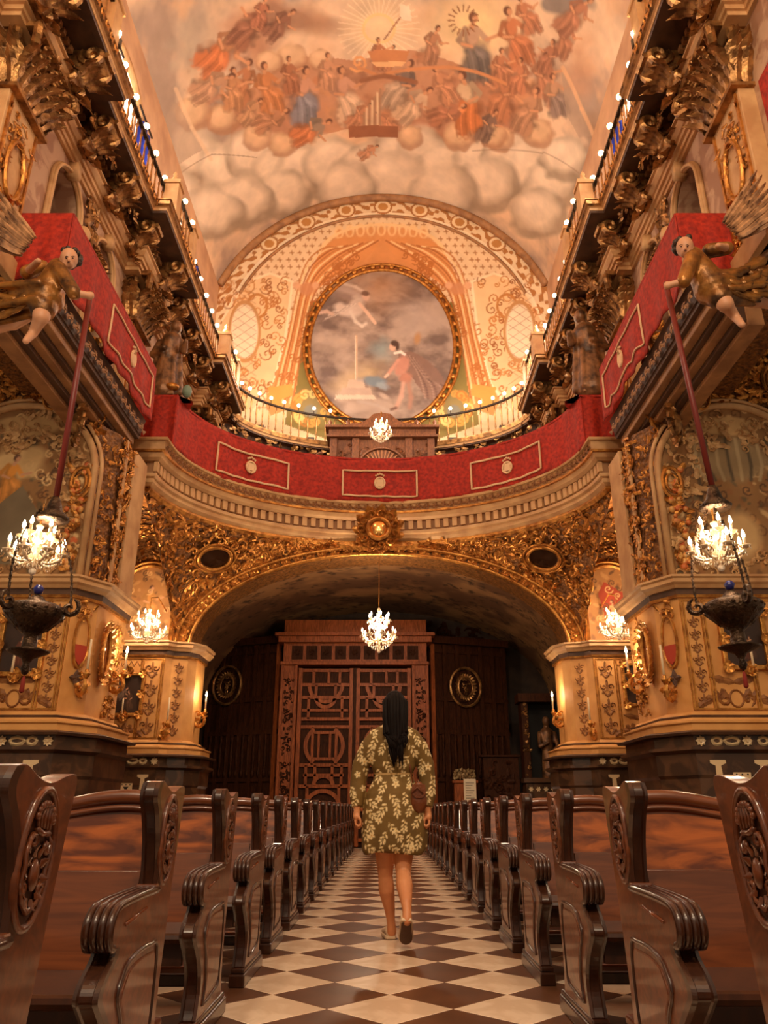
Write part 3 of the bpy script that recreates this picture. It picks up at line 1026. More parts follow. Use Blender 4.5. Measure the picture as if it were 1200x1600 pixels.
def capital(b, c, ux, nx, wd, ht, dp):
    """Corinthian capital: c bottom centre at the wall, ux along the wall, nx away from it"""
    c, ux, nx = np.asarray(c, float), nrm(ux), nrm(nx)
    up = np.array((0, 0, 1.0))
    for tier, (n, h0, L, out) in enumerate(((7, 0.02, 0.46, 0.55), (6, 0.2, 0.46, 0.7), (7, 0.36, 0.42, 0.8))):
        for k in range(n):
            f = (k + 0.5) / n - 0.5
            o = c + ux * wd * f * 0.98 + nx * dp * (0.7 + 0.1 * tier) + up * ht * h0
            b.leaf(o, up + nx * 0.1 + ux * f * 0.7, nx + ux * f * 0.9, ht * L, wd / n * 0.4, out, 6)
            b.scroll(o + up * ht * L * 0.82 + nx * ht * L * out * 0.75, nx, -up, ht * 0.05, 1.0, 1, 0.4, 7, 4)
        for e in (-1, 1):
            for g in (0.25, 0.7):
                o = c + ux * wd * 0.5 * e + nx * dp * g + up * ht * h0
                b.leaf(o, up + ux * e * 0.1, ux * e, ht * L, wd * 0.07, out * 0.8, 6)
    for e in (-1, 1):
        o = c + ux * wd * 0.56 * e + nx * dp * 1.45 + up * ht * 0.78
        b.scroll(o, ux * e + nx * 0.6, -up, ht * 0.24, 1.7, 1, 0.22, 20, 6)
        b.scroll(o - nx * dp * 1.1, ux * e * 0.4 + nx, -up, ht * 0.2, 1.6, -1, 0.22, 18, 6)
        o = c + ux * wd * 0.17 * e + nx * dp * 1.3 + up * ht * 0.8
        b.scroll(o, -ux * e, -up, ht * 0.15, 1.5, 1, 0.24, 16, 6)
    b.obox(c + up * ht * 0.96 + nx * dp * 0.7, ux * wd * 0.62, up * ht * 0.05, nx * dp * 0.9)
    b.rosette(c + up * ht * 0.93 + nx * dp * 1.62, ux, up, ht * 0.1, 6)
    b.obox(c + up * ht * -0.02 + nx * dp * 0.45, ux * wd * 0.53, up * ht * 0.03, nx * dp * 0.55)
    b.obox(c + up * ht * 0.45 + nx * dp * 0.3, ux * wd * 0.42, up * ht * 0.45, nx * dp * 0.3)


def relief(b, f, n, s0, s1, rnd, keep=None):
    """loose rocaille: f(u, v) -> point, tangent u, tangent v, normal"""
    for k in range(n):
        u, v = rnd.random(), rnd.random()
        if keep is not None and not keep(u, v):
            continue
        c, tu, tv, nn = f(u, v)
        a = rnd.uniform(0, 2 * pi)
        d = cos(a) * tu + sin(a) * tv
        e = -sin(a) * tu + cos(a) * tv
        sz = rnd.uniform(s0, s1)
        if k % 3 == 0:
            b.scroll(c + nn * sz * 0.12, d, e, sz, rnd.uniform(0.8, 1.3), rnd.choice((-1, 1)), 0.2, 9, 4)
        else:
            b.leaf(c, d, nn, sz * 1.7, sz * 0.3, rnd.uniform(0.15, 0.45), 4)


up3 = np.array((0, 0, 1.0))
# shared pieces
corb = MB()      # scrolled corbel: back at x=0, projecting along +x, hanging below z=0
prof = [(0, 0), (0.5, 0), (0.54, -0.06), (0.52, -0.2), (0.4, -0.26), (0.28, -0.22), (0.22, -0.3), (0.18, -0.46), (0.1, -0.56), (0, -0.58)]
corb.add([(x, y, z) for y in (-0.13, 0.13) for x, z in prof], [tuple(range(10)), tuple(range(10, 20))[::-1]] + [(i, 10 + i, 10 + (i + 1) % 10, (i + 1) % 10) for i in range(10)])
for e in (-1, 1):
    corb.scroll((0.37, e * 0.15, -0.13), (1, 0, 0), (0, 0, 1), 0.19, 1.6, -1, 0.24, 18, 6)
    corb.scroll((0.12, e * 0.15, -0.46), (-1, 0, 0), (0, 0, -1), 0.14, 1.5, -1, 0.24, 16, 6)
    corb.leaf((0.06, e * 0.17, -0.3), (0.3, e * 0.5, -0.9), (0.6, e, 0), 0.3, 0.06, 0.5)
for k in range(5):
    corb.leaf((0.24, (k - 2) * 0.06, -0.46), (0.55, (k - 2) * 0.22, 0.7), (1, (k - 2) * 0.2, -0.5), 0.3, 0.04, 0.6, 5)
for k in range(3):
    corb.leaf((0.1, (k - 1) * 0.07, -0.56), (0.15, (k - 1) * 0.4, -1), (1, 0, 0), 0.26, 0.05, 0.7, 5)
corb.tube([(0.55, -0.14, -0.1), (0.55, 0.14, -0.1)], 0.05, 6)
bal = MB()       # thin baluster 0.85 m
bal.lathe([(0.016, 0), (0.016, 0.1), (0.03, 0.14), (0.014, 0.2), (0.024, 0.42), (0.014, 0.64), (0.03, 0.7), (0.016, 0.74), (0.016, 0.85)], n=6)
dent = MB().box(0, 0.1, -0.06, 0.06, -0.12, 0)

for s in (-1, 1):
    sd = SIDE[s]
    Mx = lambda b_, nm, m_, par, **k: b_.build(nm, m_, par, mx=-s, **k)     # built on the left (x negative), mirrored to the right
    wl = struct('wall_upper_' + sd, None)
    Mx(MB().prism(notched_wall(2.0, YE, 6.84, ZC, WINS), -XW - 0.45, -XW, 'x'), 'wall_face', MARBLEWALL, wl)
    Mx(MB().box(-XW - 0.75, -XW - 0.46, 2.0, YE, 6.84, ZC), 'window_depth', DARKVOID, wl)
    Mx(MB().box(-XW - 0.8, -XW + 0.0, 2.0, 12.0, 6.8, 6.84), 'wall_underside', GILTWALL, wl)
    Mx(MB().box(-XW - 0.02, -XW + 0.03, 6.0, 6.75, 7.0, 9.0), 'red_damask_panel', RED, wl)
    for yc, hw, zs in WINS:
        wf = MB()
        for rr, xx in ((0.045, 0.03), (0.03, 0.065)):
            wf.tube([(-XW + xx, yc - hw - 0.02, 6.86)] + [(-XW + xx, yc - (hw + 0.02) * cos(t), zs + (hw + 0.02) * sin(t)) for t in np.linspace(0, pi, 15)] + [(-XW + xx, yc + hw + 0.02, 6.86)], rr, 6)
        wf.obox((-XW + 0.06, yc, zs + hw + 0.08), (0.09, 0, 0), (0, 0.07, 0), (0, 0, 0.12))
        Mx(wf, 'window_surround', STONE, wl, smooth=True)
    # gilded bracket between the two windows, and scroll clusters
    bk = MB()
    capital(bk, (-XW, 9.78, 8.35), (0, 1, 0), (1, 0, 0), 0.42, 0.75, 0.16)
    relief(bk, lambda u, v: (np.array((-XW + 0.08, 9.55 + 0.45 * u, 9.0 + 0.9 * v)), np.array((0, 1.0, 0)), up3, np.array((1.0, 0, 0))), 26, 0.1, 0.17, random.Random(5))
    Mx(bk, 'bracket_capital', OLDGOLD, wl)
    # pilasters
    for yc in PIL:
        pl = MB()
        pl.box(-XW - 0.05, -XW + 0.2, yc - 0.4, yc + 0.4, 6.8, 9.1)
        pl.box(-XW - 0.05, -XW + 0.28, yc - 0.46, yc + 0.46, 6.8, 7.1)
        Mx(pl, 'pilaster', STONE, wl, bev=0.01)
        pd = MB()
        for e in (-0.33, 0.33):
            pd.box(-XW + 0.2, -XW + 0.225, yc + e - 0.02, yc + e + 0.02, 7.1, 9.05)
        relief(pd, lambda u, v: (np.array((-XW + 0.21, yc - 0.28 + 0.56 * u, 7.15 + 1.85 * v)), np.array((0, 1.0, 0)), up3, np.array((1.0, 0, 0))), 90, 0.05, 0.1, random.Random(9),
               keep=lambda u, v: ((u - 0.5) / 0.33) ** 2 + ((v - 0.55) / 0.2) ** 2 > 1)
        pd.tube([(-XW + 0.23, yc + 0.2 * cos(t), 8.17 + 0.42 * sin(t)) for t in np.linspace(0, 2 * pi, 25)[:-1]], 0.03, 6, closed=True)
        Mx(pd, 'pilaster_relief', GOLD, wl)
        cp = MB()
        capital(cp, (-XW, yc, 9.12), (0, 1, 0), (1, 0, 0), 0.85, 0.95, 0.3)
        Mx(cp, 'capital', OLDGOLD, wl)
    # entablature
    en = struct('trim_%d' % (1 if s < 0 else 2), 'carved cornice with scrolled corbels high on the %s nave wall' % sd)
    pa = step_path(-XW, 0.24, 18.6, 2.0)
    Mx(MB().sweep([(-0.1, 9.98), (0.05, 9.98), (0.05, 10.05), (0.08, 10.055), (0.08, 10.13), (0.12, 10.14), (0.12, 10.21), (0.15, 10.22), (0.2, 10.28), (0.2, 10.33), (0.24, 10.34), (0.24, 10.37), (-0.1, 10.37)], pa), 'architrave', STONE, en)
    Mx(MB().sweep([(-0.1, 10.37), (0.1, 10.37), (0.1, 10.76), (-0.1, 10.76)], pa), 'frieze_ground', BROWNPAINT, en)
    Mx(MB().sweep([(-0.1, 10.76), (0.62, 10.76), (0.63, 10.78), (0.63, 10.8), (-0.1, 10.8)], pa), 'cornice_soffit', BROWNPAINT, en)
    Mx(MB().sweep([(-0.1, 10.8), (0.64, 10.8), (0.64, 10.86), (0.67, 10.87), (-0.1, 10.87)], pa), 'corona', STONE, en)
    Mx(MB().sweep([(-0.1, 10.87), (0.66, 10.87), (0.7, 10.9), (0.7, 10.97), (0.72, 10.98), (0.72, 11.0), (-0.9, 11.0)], pa), 'cyma', OLDGOLD, en)
    first = None
    for k in range(12):
        y = 5.6 + 1.12 * k
        x = -XW + 0.1 + (0.24 if any(abs(y - q) < 0.62 for q in PIL) else 0)
        if first is None:
            first = Mx(corb, 'corbel', OLDGOLD, en, local=True)
            first.location = (-s * x * -1 if False else (x if s < 0 else -x), y, 10.76)
        else:
            inst(first, ((x if s < 0 else -x), y, 10.76), en)
    dm = MB()
    for k in range(105):
        y = 5.4 + 0.125 * k
        x = -XW + 0.1 + (0.24 if any(abs(y - q) < 0.62 for q in PIL) else 0)
        dm.box(x, x + 0.09, y - 0.035, y + 0.035, 10.66, 10.75)
    tag(Mx(dm, 'dentils', STONE2, en), kind='stuff')
    cy = MB()
    for k in range(150):
        y = 5.4 + 0.088 * k
        x = -XW + 0.71 + (0.24 if any(abs(y - q) < 0.62 for q in PIL) else 0)
        cy.leaf((x, y - 0.03 * (-1) ** k, 10.885), (0, 0.5 * (-1) ** k, 1), (1, 0, 0), 0.1, 0.028, 0.18, 3)
    tag(Mx(cy, 'leaf_moulding', GOLD, en), kind='stuff')
    gd = MB()
    for k in range(12):
        y = 6.16 + 1.12 * k
        relief(gd, lambda u, v: (np.array((-XW + 0.36, y - 0.36 + 0.72 * u, 10.42 + 0.3 * v)), np.array((0, 1.0, 0)), up3, np.array((1.0, 0, 0))), 12, 0.07, 0.13, random.Random(k))
    tag(Mx(gd, 'frieze_relief', OLDGOLD, en), kind='stuff')
    # balustrade standing on the cornice
    bt = thing('balustrade', 'thin iron balustrade with gilt knobs along the %s nave cornice' % sd, 'balustrade', (s * 4.05, 12, ZC))
    fb = None
    pth = step_path(-XW + 0.56, 0.24, 18.2, 5.0)
    y = 5.2
    while y < 18.2:
        x = -XW + 0.56 + (0.24 if any(abs(y - q) < 0.62 for q in PIL) else 0)
        if fb is None:
            fb = Mx(bal, 'baluster', OLDGOLD, bt, local=True, smooth=True)
            fb.location = tuple(np.array(((x if s < 0 else -x), y, ZC)) - wloc(bt))
        else:
            inst(fb, ((x if s < 0 else -x), y, ZC), bt)
        y += 0.22
    Mx(MB().sweep([(-0.03, ZC + 0.85), (0.03, ZC + 0.85), (0.03, ZC + 0.9), (-0.03, ZC + 0.9)], pth), 'rail', IRON, bt)
    for yc in PIL:
        for e in (-0.62, 0.62):
            Mx(MB().box(-XW + 0.6, -XW + 0.86, yc + e - 0.13, yc + e + 0.13, ZC, ZC + 0.92).box(-XW + 0.57, -XW + 0.89, yc + e - 0.16, yc + e + 0.16, ZC + 0.92, ZC + 1.0).lathe([(0.03, 0), (0.09, 0.08), (0.03, 0.2), (0.05, 0.25), (0.0, 0.34)], (-XW + 0.73, yc + e, ZC + 1.0), 8), 'pedestal_post', STONE, bt, bev=0.01)

# end cornice and its balustrade
en = struct('trim_3', 'curved carved cornice below the painted lunette')
tt = np.linspace(0, pi, 49)
pe = [((EA + 0.72) * cos(t), EY0 + (EB + 0.1) * sin(t)) for t in tt]      # from right to left; left normal faces the nave
for nm, pr, m_ in (('architrave', [(-0.1, 9.98), (0.05, 9.98), (0.08, 10.1), (0.12, 10.2), (0.2, 10.3), (0.24, 10.37), (-0.1, 10.37)], STONE),
                   ('frieze_ground', [(-0.1, 10.37), (0.1, 10.37), (0.1, 10.76), (-0.1, 10.76)], BROWNPAINT),
                   ('cornice_soffit', [(-0.1, 10.76), (0.3, 10.76), (0.3, 10.8), (-0.1, 10.8)], BROWNPAINT),
                   ('corona', [(-0.1, 10.8), (0.32, 10.8), (0.34, 10.87), (-0.1, 10.87)], STONE),
                   ('cyma', [(-0.3, 10.87), (0.36, 10.87), (0.38, 10.98), (0.38, 11.0), (-0.3, 11.0)], OLDGOLD)):
    MB().sweep(pr, pe).build(nm, m_, en)
MB().sweep([(0, 9.0), (0.02, 9.0), (0.02, 9.98), (0, 9.98)], pe).build('wall_drum', STONE2, en)
c0 = None
bt = thing('balustrade', 'curved iron balustrade in front of the painted lunette', 'balustrade', (0, EY0 + EB, ZC))
pb = [((EA + 0.4) * cos(t), EY0 + (EB - 0.16) * sin(t)) for t in tt[2:-2]]
fb = None
N = 44
for k in range(2, N - 1):
    t = pi * k / N
    q = ((EA + 0.4) * cos(t), EY0 + (EB - 0.16) * sin(t), ZC)
    if fb is None:
        fb = bal.build('baluster', OLDGOLD, bt, smooth=True, local=True)
        fb.location = tuple(np.array(q) - wloc(bt))
    else:
        inst(fb, q, bt)
MB().sweep([(-0.03, ZC + 0.85), (0.03, ZC + 0.85), (0.03, ZC + 0.9), (-0.03, ZC + 0.9)], pb).build('rail', IRON, bt)
gd = MB()
for k in range(150):
    t = random.uniform(0.1, pi - 0.1)
    c = np.array(((EA + 0.45) * cos(t), EY0 + (EB - 0.15) * sin(t), random.uniform(10.42, 10.95)))
    nn = nrm((-cos(t), -sin(t), 0))
    gd.leaf(c, nrm(np.cross(nn, up3)) * random.choice((-1, 1)) + up3 * random.uniform(-1, 1), nn, 0.2, 0.05, 0.5)
tag(gd.build('frieze_relief', OLDGOLD, en), kind='stuff')
# ------------------------------------------------------------------ choir front: curved entablature
ZB, ZT = 6.85, 7.85                     # bottom and top of the red hangings
ch = struct('trim_4', 'curved gilded entablature of the choir gallery')


def choir_path(da=0.0, n=48, corner=True):
    e = [((CA + da) * cos(t), CY0 + (CB + da) * sin(t)) for t in np.linspace(0, pi, n + 1)]
    if corner:
        e = [(4.7, CY0 - 0.02 - da)] + [((CA + da), CY0 - 0.02 - da)] + e[1:-1] + [(-(CA + da), CY0 - 0.02 - da)] + [(-4.7, CY0 - 0.02 - da)]
    return e


cpth = choir_path()
for nm, pr, m_ in (('top_fillet', [(-0.3, 6.82), (0.16, 6.82), (0.17, 6.85), (0.14, 6.88), (-0.3, 6.88)], STONE),
                   ('flower_frieze', [(-0.3, 6.66), (0.08, 6.66), (0.11, 6.82), (-0.3, 6.82)], STONE),
                   ('gold_fillet', [(-0.4, 6.62), (0.12, 6.62), (0.12, 6.66), (-0.4, 6.66)], GOLD),
                   ('cove', [(-0.5, 6.5), (-0.02, 6.5), (0.04, 6.54), (0.07, 6.62), (-0.5, 6.62)], STONE),
                   ('dentil_band', [(-0.6, 6.28), (-0.12, 6.28), (-0.1, 6.5), (-0.6, 6.5)], STONE2),
                   ('lower_band', [(-0.6, 6.08), (-0.16, 6.08), (-0.1, 6.13), (-0.1, 6.2), (-0.05, 6.22), (-0.05, 6.28), (-0.6, 6.28)], STONE),
                   ('gold_bead', [(-0.6, 5.98), (-0.2, 5.98), (-0.15, 6.03), (-0.16, 6.08), (-0.6, 6.08)], GOLD)):
    MB().sweep(pr, cpth).build(nm, m_, ch)
fd = fr_ = None
for k in range(64):
    t = pi * (k + 0.5) / 64
    nn = nrm((-cos(t) / CA, -sin(t) / CB, 0))
    ang = atan2(nn[1], nn[0])
    for kind in (0, 1):
        if kind == 0:
            c = np.array((CA * cos(t), CY0 + CB * sin(t), 6.46)) - nn * 0.1
        else:
            c = np.array((CA * cos(t), CY0 + CB * sin(t), 6.74)) + nn * 0.1
        if kind == 0:
            if fd is None:
                fd = MB().box(0, 0.07, -0.05, 0.05, -0.15, 0.03).build('dentil', STONE, ch, local=True)
                o = fd
            else:
                o = fd.copy(); COL.objects.link(o)
        else:
            if fr_ is None:
                q = MB().rosette((0, 0, 0), (0, 1, 0), (0, 0, 1), 0.085, 5)
                q.leaf((0, 0.06, -0.02), (0, 1, 0.3), (1, 0, 0), 0.08, 0.02, 0.3).leaf((0, -0.06, -0.02), (0, -1, 0.3), (1, 0, 0), 0.08, 0.02, 0.3)
                fr_ = q.build('flower_boss', ARABESQUE, ch, local=True)
                o = fr_
            else:
                o = fr_.copy(); COL.objects.link(o)
        o.parent = ch
        o.location = tuple(c)
        o.rotation_euler = (0, 0, ang)
# choir floor slab
MB().prism([(4.7, CY0 + 0.1)] + [((CA + 0.25) * cos(t), CY0 + (CB + 0.25) * sin(t)) for t in np.linspace(0.02, pi - 0.02, 33)] + [(-4.7, CY0 + 0.1), (-5.6, CY0), (-5.6, YE), (5.6, YE), (5.6, CY0)], 6.1, 6.6, 'z').build('choir_floor', GILTWALL, ch)
for s in (-1, 1):
    q = MB()
    relief(q, lambda u, v: (np.array((-5.4 + 1.5 * u, 12.3 + 2.9 * v, 6.08)), np.array((1.0, 0, 0)), np.array((0, 1.0, 0)), np.array((0, 0, -1.0))), 260, 0.06, 0.13, random.Random(90 + s))
    tag(q.build('soffit_rocaille', GOLD, ch, mx=-s), kind='stuff')

# ------------------------------------------------------------------ choir arch wall, archivolt and coved spandrels
AS, AR, AZ = 3.77, 1.93, 3.85
aw = struct('wall_choir_arch', 'wall with the wide gilded basket arch under the choir')
pts = [(-5.6, 0), (-5.6, 6.2), (5.6, 6.2), (5.6, 0), (AS, 0)] + [(AS * cos(t), AZ + AR * sin(t)) for t in np.linspace(0, pi, 37)] + [(-AS, 0)]
MB().prism(pts, YF, YF + 0.7, 'y').build('wall_face', GILTWALL, aw)


def archp(t, e=0.0, f=None):
    return ((AS + e) * cos(t), AZ + (AR + (0.5 * e if f is None else f)) * sin(t))


av = MB()
tt = np.linspace(0.0, pi, 61)
for e, r in ((0.02, 0.045), (0.3, 0.05)):
    av.tube([(archp(t, e)[0], YF - 0.1, archp(t, e)[1]) for t in tt], r, 6)
av.build('archivolt_bead', GOLD, aw, smooth=True)
av = MB()
for i in range(60):
    q = [archp(tt[i], 0.0), archp(tt[i], 0.3), archp(tt[i + 1], 0.3), archp(tt[i + 1], 0.0)]
    av.add([(x, YF - 0.08, z) for x, z in q] + [(x, YF + 0.05, z) for x, z in q], [(0, 1, 2, 3), (0, 3, 7, 4), (1, 5, 6, 2)])
av.build('archivolt', GILTWALL, aw)
lf = None
for k in range(46):
    t = pi * (k + 0.5) / 46
    x, z = archp(t, 0.16)
    if lf is None:
        q = MB()
        for a in range(5):
            q.leaf((0, 0, 0), (cos(a * 1.256), 0, sin(a * 1.256)), (0, -1, 0), 0.13, 0.035, 0.45, 4)
        q.ball((0, -0.04, 0), 0.03, 6, 4)
        lf = q.build('gilt_leaf_boss', GOLD, aw, local=True)
        o = lf
    else:
        o = lf.copy(); COL.objects.link(o)
    o.parent = aw
    o.location = (x, YF - 0.1, z)
    o.rotation_euler = (0, random.uniform(0, 6), 0)


def spand(t, v):
    a = np.array(((AS + 0.3) * cos(t), YF - 0.06, AZ + (AR + 0.16) * sin(t)))
    bq = np.array(((CA + 0.24) * cos(t), min(CY0 + (CB + 0.24) * sin(t), YF - 0.08), 5.98))
    m = (a + bq) / 2 + np.array((0, 0.35 * (1 - sin(t)), 0.22 * (1 - sin(t))))
    return a * (1 - v) ** 2 + m * 2 * v * (1 - v) + bq * v * v


MB().sheet(lambda u, v: spand(pi * (1 - u), v), 64, 12).build('coved_spandrel', GILTWALL, aw, smooth=True)


def sp_frame(u, v):
    t = pi * u
    c = spand(t, v)
    tu, tv = nrm(spand(t + 0.01, v) - c), nrm(spand(t, v + 0.02) - c)
    nn = np.cross(tv, tu)
    if nn[2] > 0:
        nn = -nn
    return c, tu, tv, nrm(nn)


sr = MB()
ovs = []
for e in (-1, 1):
    ovs.append(0.5 + e * 0.305)
relief(sr, sp_frame, 1500, 0.06, 0.15, random.Random(21), keep=lambda u, v: (abs(u - 0.5) > 0.07) and all(((u - o) / 0.05) ** 2 + ((v - 0.5) / 0.32) ** 2 > 1 for o in ovs))
tag(sr.build('spandrel_rocaille', GOLD, aw), kind='stuff')
for i, o in enumerate(ovs):
    c, tu, tv, nn = sp_frame(o, 0.5)
    ring, disc = MB(), MB()
    for k_, r_ in ((1, 0.045), (1.25, 0.03)):
        ring.tube([c + nn * 0.08 + tu * 0.34 * k_ * cos(t) + tv * 0.27 * k_ * sin(t) for t in np.linspace(0, 2 * pi, 25)[:-1]], r_, 6, closed=True)
    for a in range(10):
        t = 2 * pi * a / 10
        d = tu * cos(t) + tv * sin(t)
        ring.scroll(c + nn * 0.1 + tu * 0.5 * cos(t) + tv * 0.42 * sin(t), d, np.cross(nn, d), 0.11, 1.1, 1, 0.25, 9, 4)
    disc.add([c + nn * 0.09] + [c + nn * 0.05 + tu * 0.34 * cos(t) + tv * 0.27 * sin(t) for t in np.linspace(0, 2 * pi, 25)[:-1]], [(0, 1 + k, 1 + (k + 1) % 24) for k in range(24)])
    r_o = ring.build('medallion_frame', GOLD, aw, smooth=True)
    disc.build('medallion_mirror', mat('dark_mirror', (60, 36, 22), 0.15, 0.4), r_o)
# keystone cartouche
kc = np.array((-0.02, CY0 + CB - 0.15, 6.22))
ks = MB()
for a in range(22):
    t = 2 * pi * a / 22
    d = np.array((cos(t), 0, sin(t)))
    ks.leaf(kc + d * 0.2, d, (0, -1, 0), 0.3 + 0.1 * (a % 2), 0.07, 0.35, 4)
    if a % 2:
        ks.scroll(kc + d * 0.34 + np.array((0, -0.08, 0)), d, np.cross((0, 1, 0), d), 0.11, 1.2, 1 if a % 4 == 1 else -1, 0.25, 10, 4)
ks.tube([kc + np.array((0.22 * cos(t), -0.12, 0.22 * sin(t))) for t in np.linspace(0, 2 * pi, 21)[:-1]], 0.045, 6, closed=True)
for e in (-1, 1):
    for a in range(4):
        ks.leaf(kc + np.array((e * (0.2 + 0.13 * a), -0.03, -0.36)), (e, 0, -0.15 + 0.1 * a), (0, -1, 0), 0.26, 0.06, 0.35)
kt = thing('keystone_cartouche', 'gilded sunburst cartouche with a round boss over the arch crown', 'ornament', kc - (0, 0, 0.4))
ks.build('gilt_rays', GOLD, kt)
MB().ball(kc + (0, -0.08, 0), (0.19, 0.09, 0.19), 16, 10).build('round_boss', mat('bright_gold', (255, 196, 110), 0.2, 0.9), kt, smooth=True)

# ------------------------------------------------------------------ vestibule behind the arch
ve = struct('wall_vestibule', 'dim vestibule with painted vault under the choir')
VH = 4.55


def vest_pt(u, v):
    t = pi * (1 - u)
    return (VH * cos(t), YF + 0.65 + v * (YE - YF - 0.9), 3.4 + 2.55 * sin(t))


b, P = painted_grid(vest_pt, 240, 110, lambda u, v: (u * 12, v * 5.5))
p = Paint(P, (150, 104, 66), lambda a, c: (a / 100.0, c / 100.0))
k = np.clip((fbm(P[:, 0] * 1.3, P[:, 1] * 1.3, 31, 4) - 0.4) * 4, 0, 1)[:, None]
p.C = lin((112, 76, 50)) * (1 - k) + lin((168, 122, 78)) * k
for q in range(420):
    x, y = R_.uniform(0, 1200), R_.uniform(0, 550)
    for e in range(3):
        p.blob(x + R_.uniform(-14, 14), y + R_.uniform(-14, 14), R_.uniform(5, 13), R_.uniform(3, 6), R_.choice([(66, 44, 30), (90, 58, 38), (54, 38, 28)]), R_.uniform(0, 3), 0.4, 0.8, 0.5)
for q in range(30):
    p.spiral(R_.uniform(0, 1200), R_.uniform(0, 550), R_.uniform(15, 35), 2.5, (70, 46, 32), 1.2, R_.uniform(0, 6), 1, 0.6)
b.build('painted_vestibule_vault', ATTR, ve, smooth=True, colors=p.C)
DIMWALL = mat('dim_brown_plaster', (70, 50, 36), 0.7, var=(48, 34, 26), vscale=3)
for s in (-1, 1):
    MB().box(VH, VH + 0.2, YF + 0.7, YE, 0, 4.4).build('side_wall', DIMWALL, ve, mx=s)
    MB().sweep([(-0.2, 3.35), (0.1, 3.35), (0.2, 3.5), (0.2, 3.56), (-0.2, 3.56)], [(-VH, YE - 0.3), (-VH, YF + 0.7)]).build('springing_cornice', DOORDARK, ve, mx=-s)
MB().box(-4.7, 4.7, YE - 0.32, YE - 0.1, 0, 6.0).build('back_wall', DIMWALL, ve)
rl = MB()
relief(rl, lambda u, v: (np.array((-3.5 + 7 * u, YE - 0.36, 4.75 + 0.75 * v)), np.array((1.0, 0, 0)), up3, np.array((0, -1.0, 0))), 130, 0.1, 0.22, random.Random(4))
tag(rl.build('crest_relief', DOORDARK, ve), kind='stuff')

# ------------------------------------------------------------------ wooden door screen
SX, SY = -0.65, 19.3
scr = thing('door_screen', 'tall carved wooden screen with lattice double door at the end of the aisle', 'door', (SX, SY, 0))
HW = 1.79
lt = at(556, 985, Y=SY)[2]
for e in (-1, 1):
    fr = MB()
    fr.box(SX + e * 1.62 - 0.2, SX + e * 1.62 + 0.2, SY - 0.1, SY + 0.25, 0, lt - 0.9)
    for o in (-0.17, 0.17):
        fr.box(SX + e * 1.62 + o - 0.035, SX + e * 1.62 + o + 0.035, SY - 0.16, SY - 0.1, 0, lt - 0.9)
    fr.box(SX + e * 1.62 - 0.22, SX + e * 1.62 + 0.22, SY - 0.18, SY + 0.25, 0, 0.5)
    fr.build('door_jamb', DOORWOOD, scr, bev=0.008)
pn = MB()
for e in (-1, 1):
    for z0, z1 in ((0.6, 1.9), (2.05, 3.9)):
        if z1 < lt - 0.9:
            relief(pn, lambda u, v: (np.array((SX + e * 1.62 - 0.1 + 0.2 * u, SY - 0.11, z0 + (z1 - z0) * v)), np.array((1.0, 0, 0)), up3, np.array((0, -1.0, 0))), 60, 0.04, 0.07, random.Random(2))
tag(pn.build('jamb_carving', DOORDARK, scr), kind='stuff')
MB().box(SX - HW - 0.05, SX + HW + 0.05, SY - 0.2, SY + 0.3, lt - 0.9, lt - 0.82).box(SX - HW, SX + HW, SY - 0.12, SY + 0.3, lt - 0.82, lt - 0.35).box(SX - HW - 0.12, SX + HW + 0.12, SY - 0.28, SY + 0.3, lt - 0.35, lt - 0.2).box(SX - HW - 0.2, SX + HW + 0.2, SY - 0.36, SY + 0.3, lt - 0.2, lt - 0.12).box(SX - HW, SX + HW, SY - 0.1, SY + 0.3, lt - 0.12, lt + 0.25).build('lintel', DOORWOOD, scr, bev=0.008)
for k in range(9):
    x = SX - 1.44 + 0.36 * k
    MB().box(x - 0.14, x + 0.14, SY - 0.14, SY - 0.1, lt - 0.76, lt - 0.42).rosette((x, SY - 0.15, lt - 0.59), (1, 0, 0), (0, 0, 1), 0.09, 6).build('frieze_panel', DOORDARK, scr)
dz1 = lt - 0.95
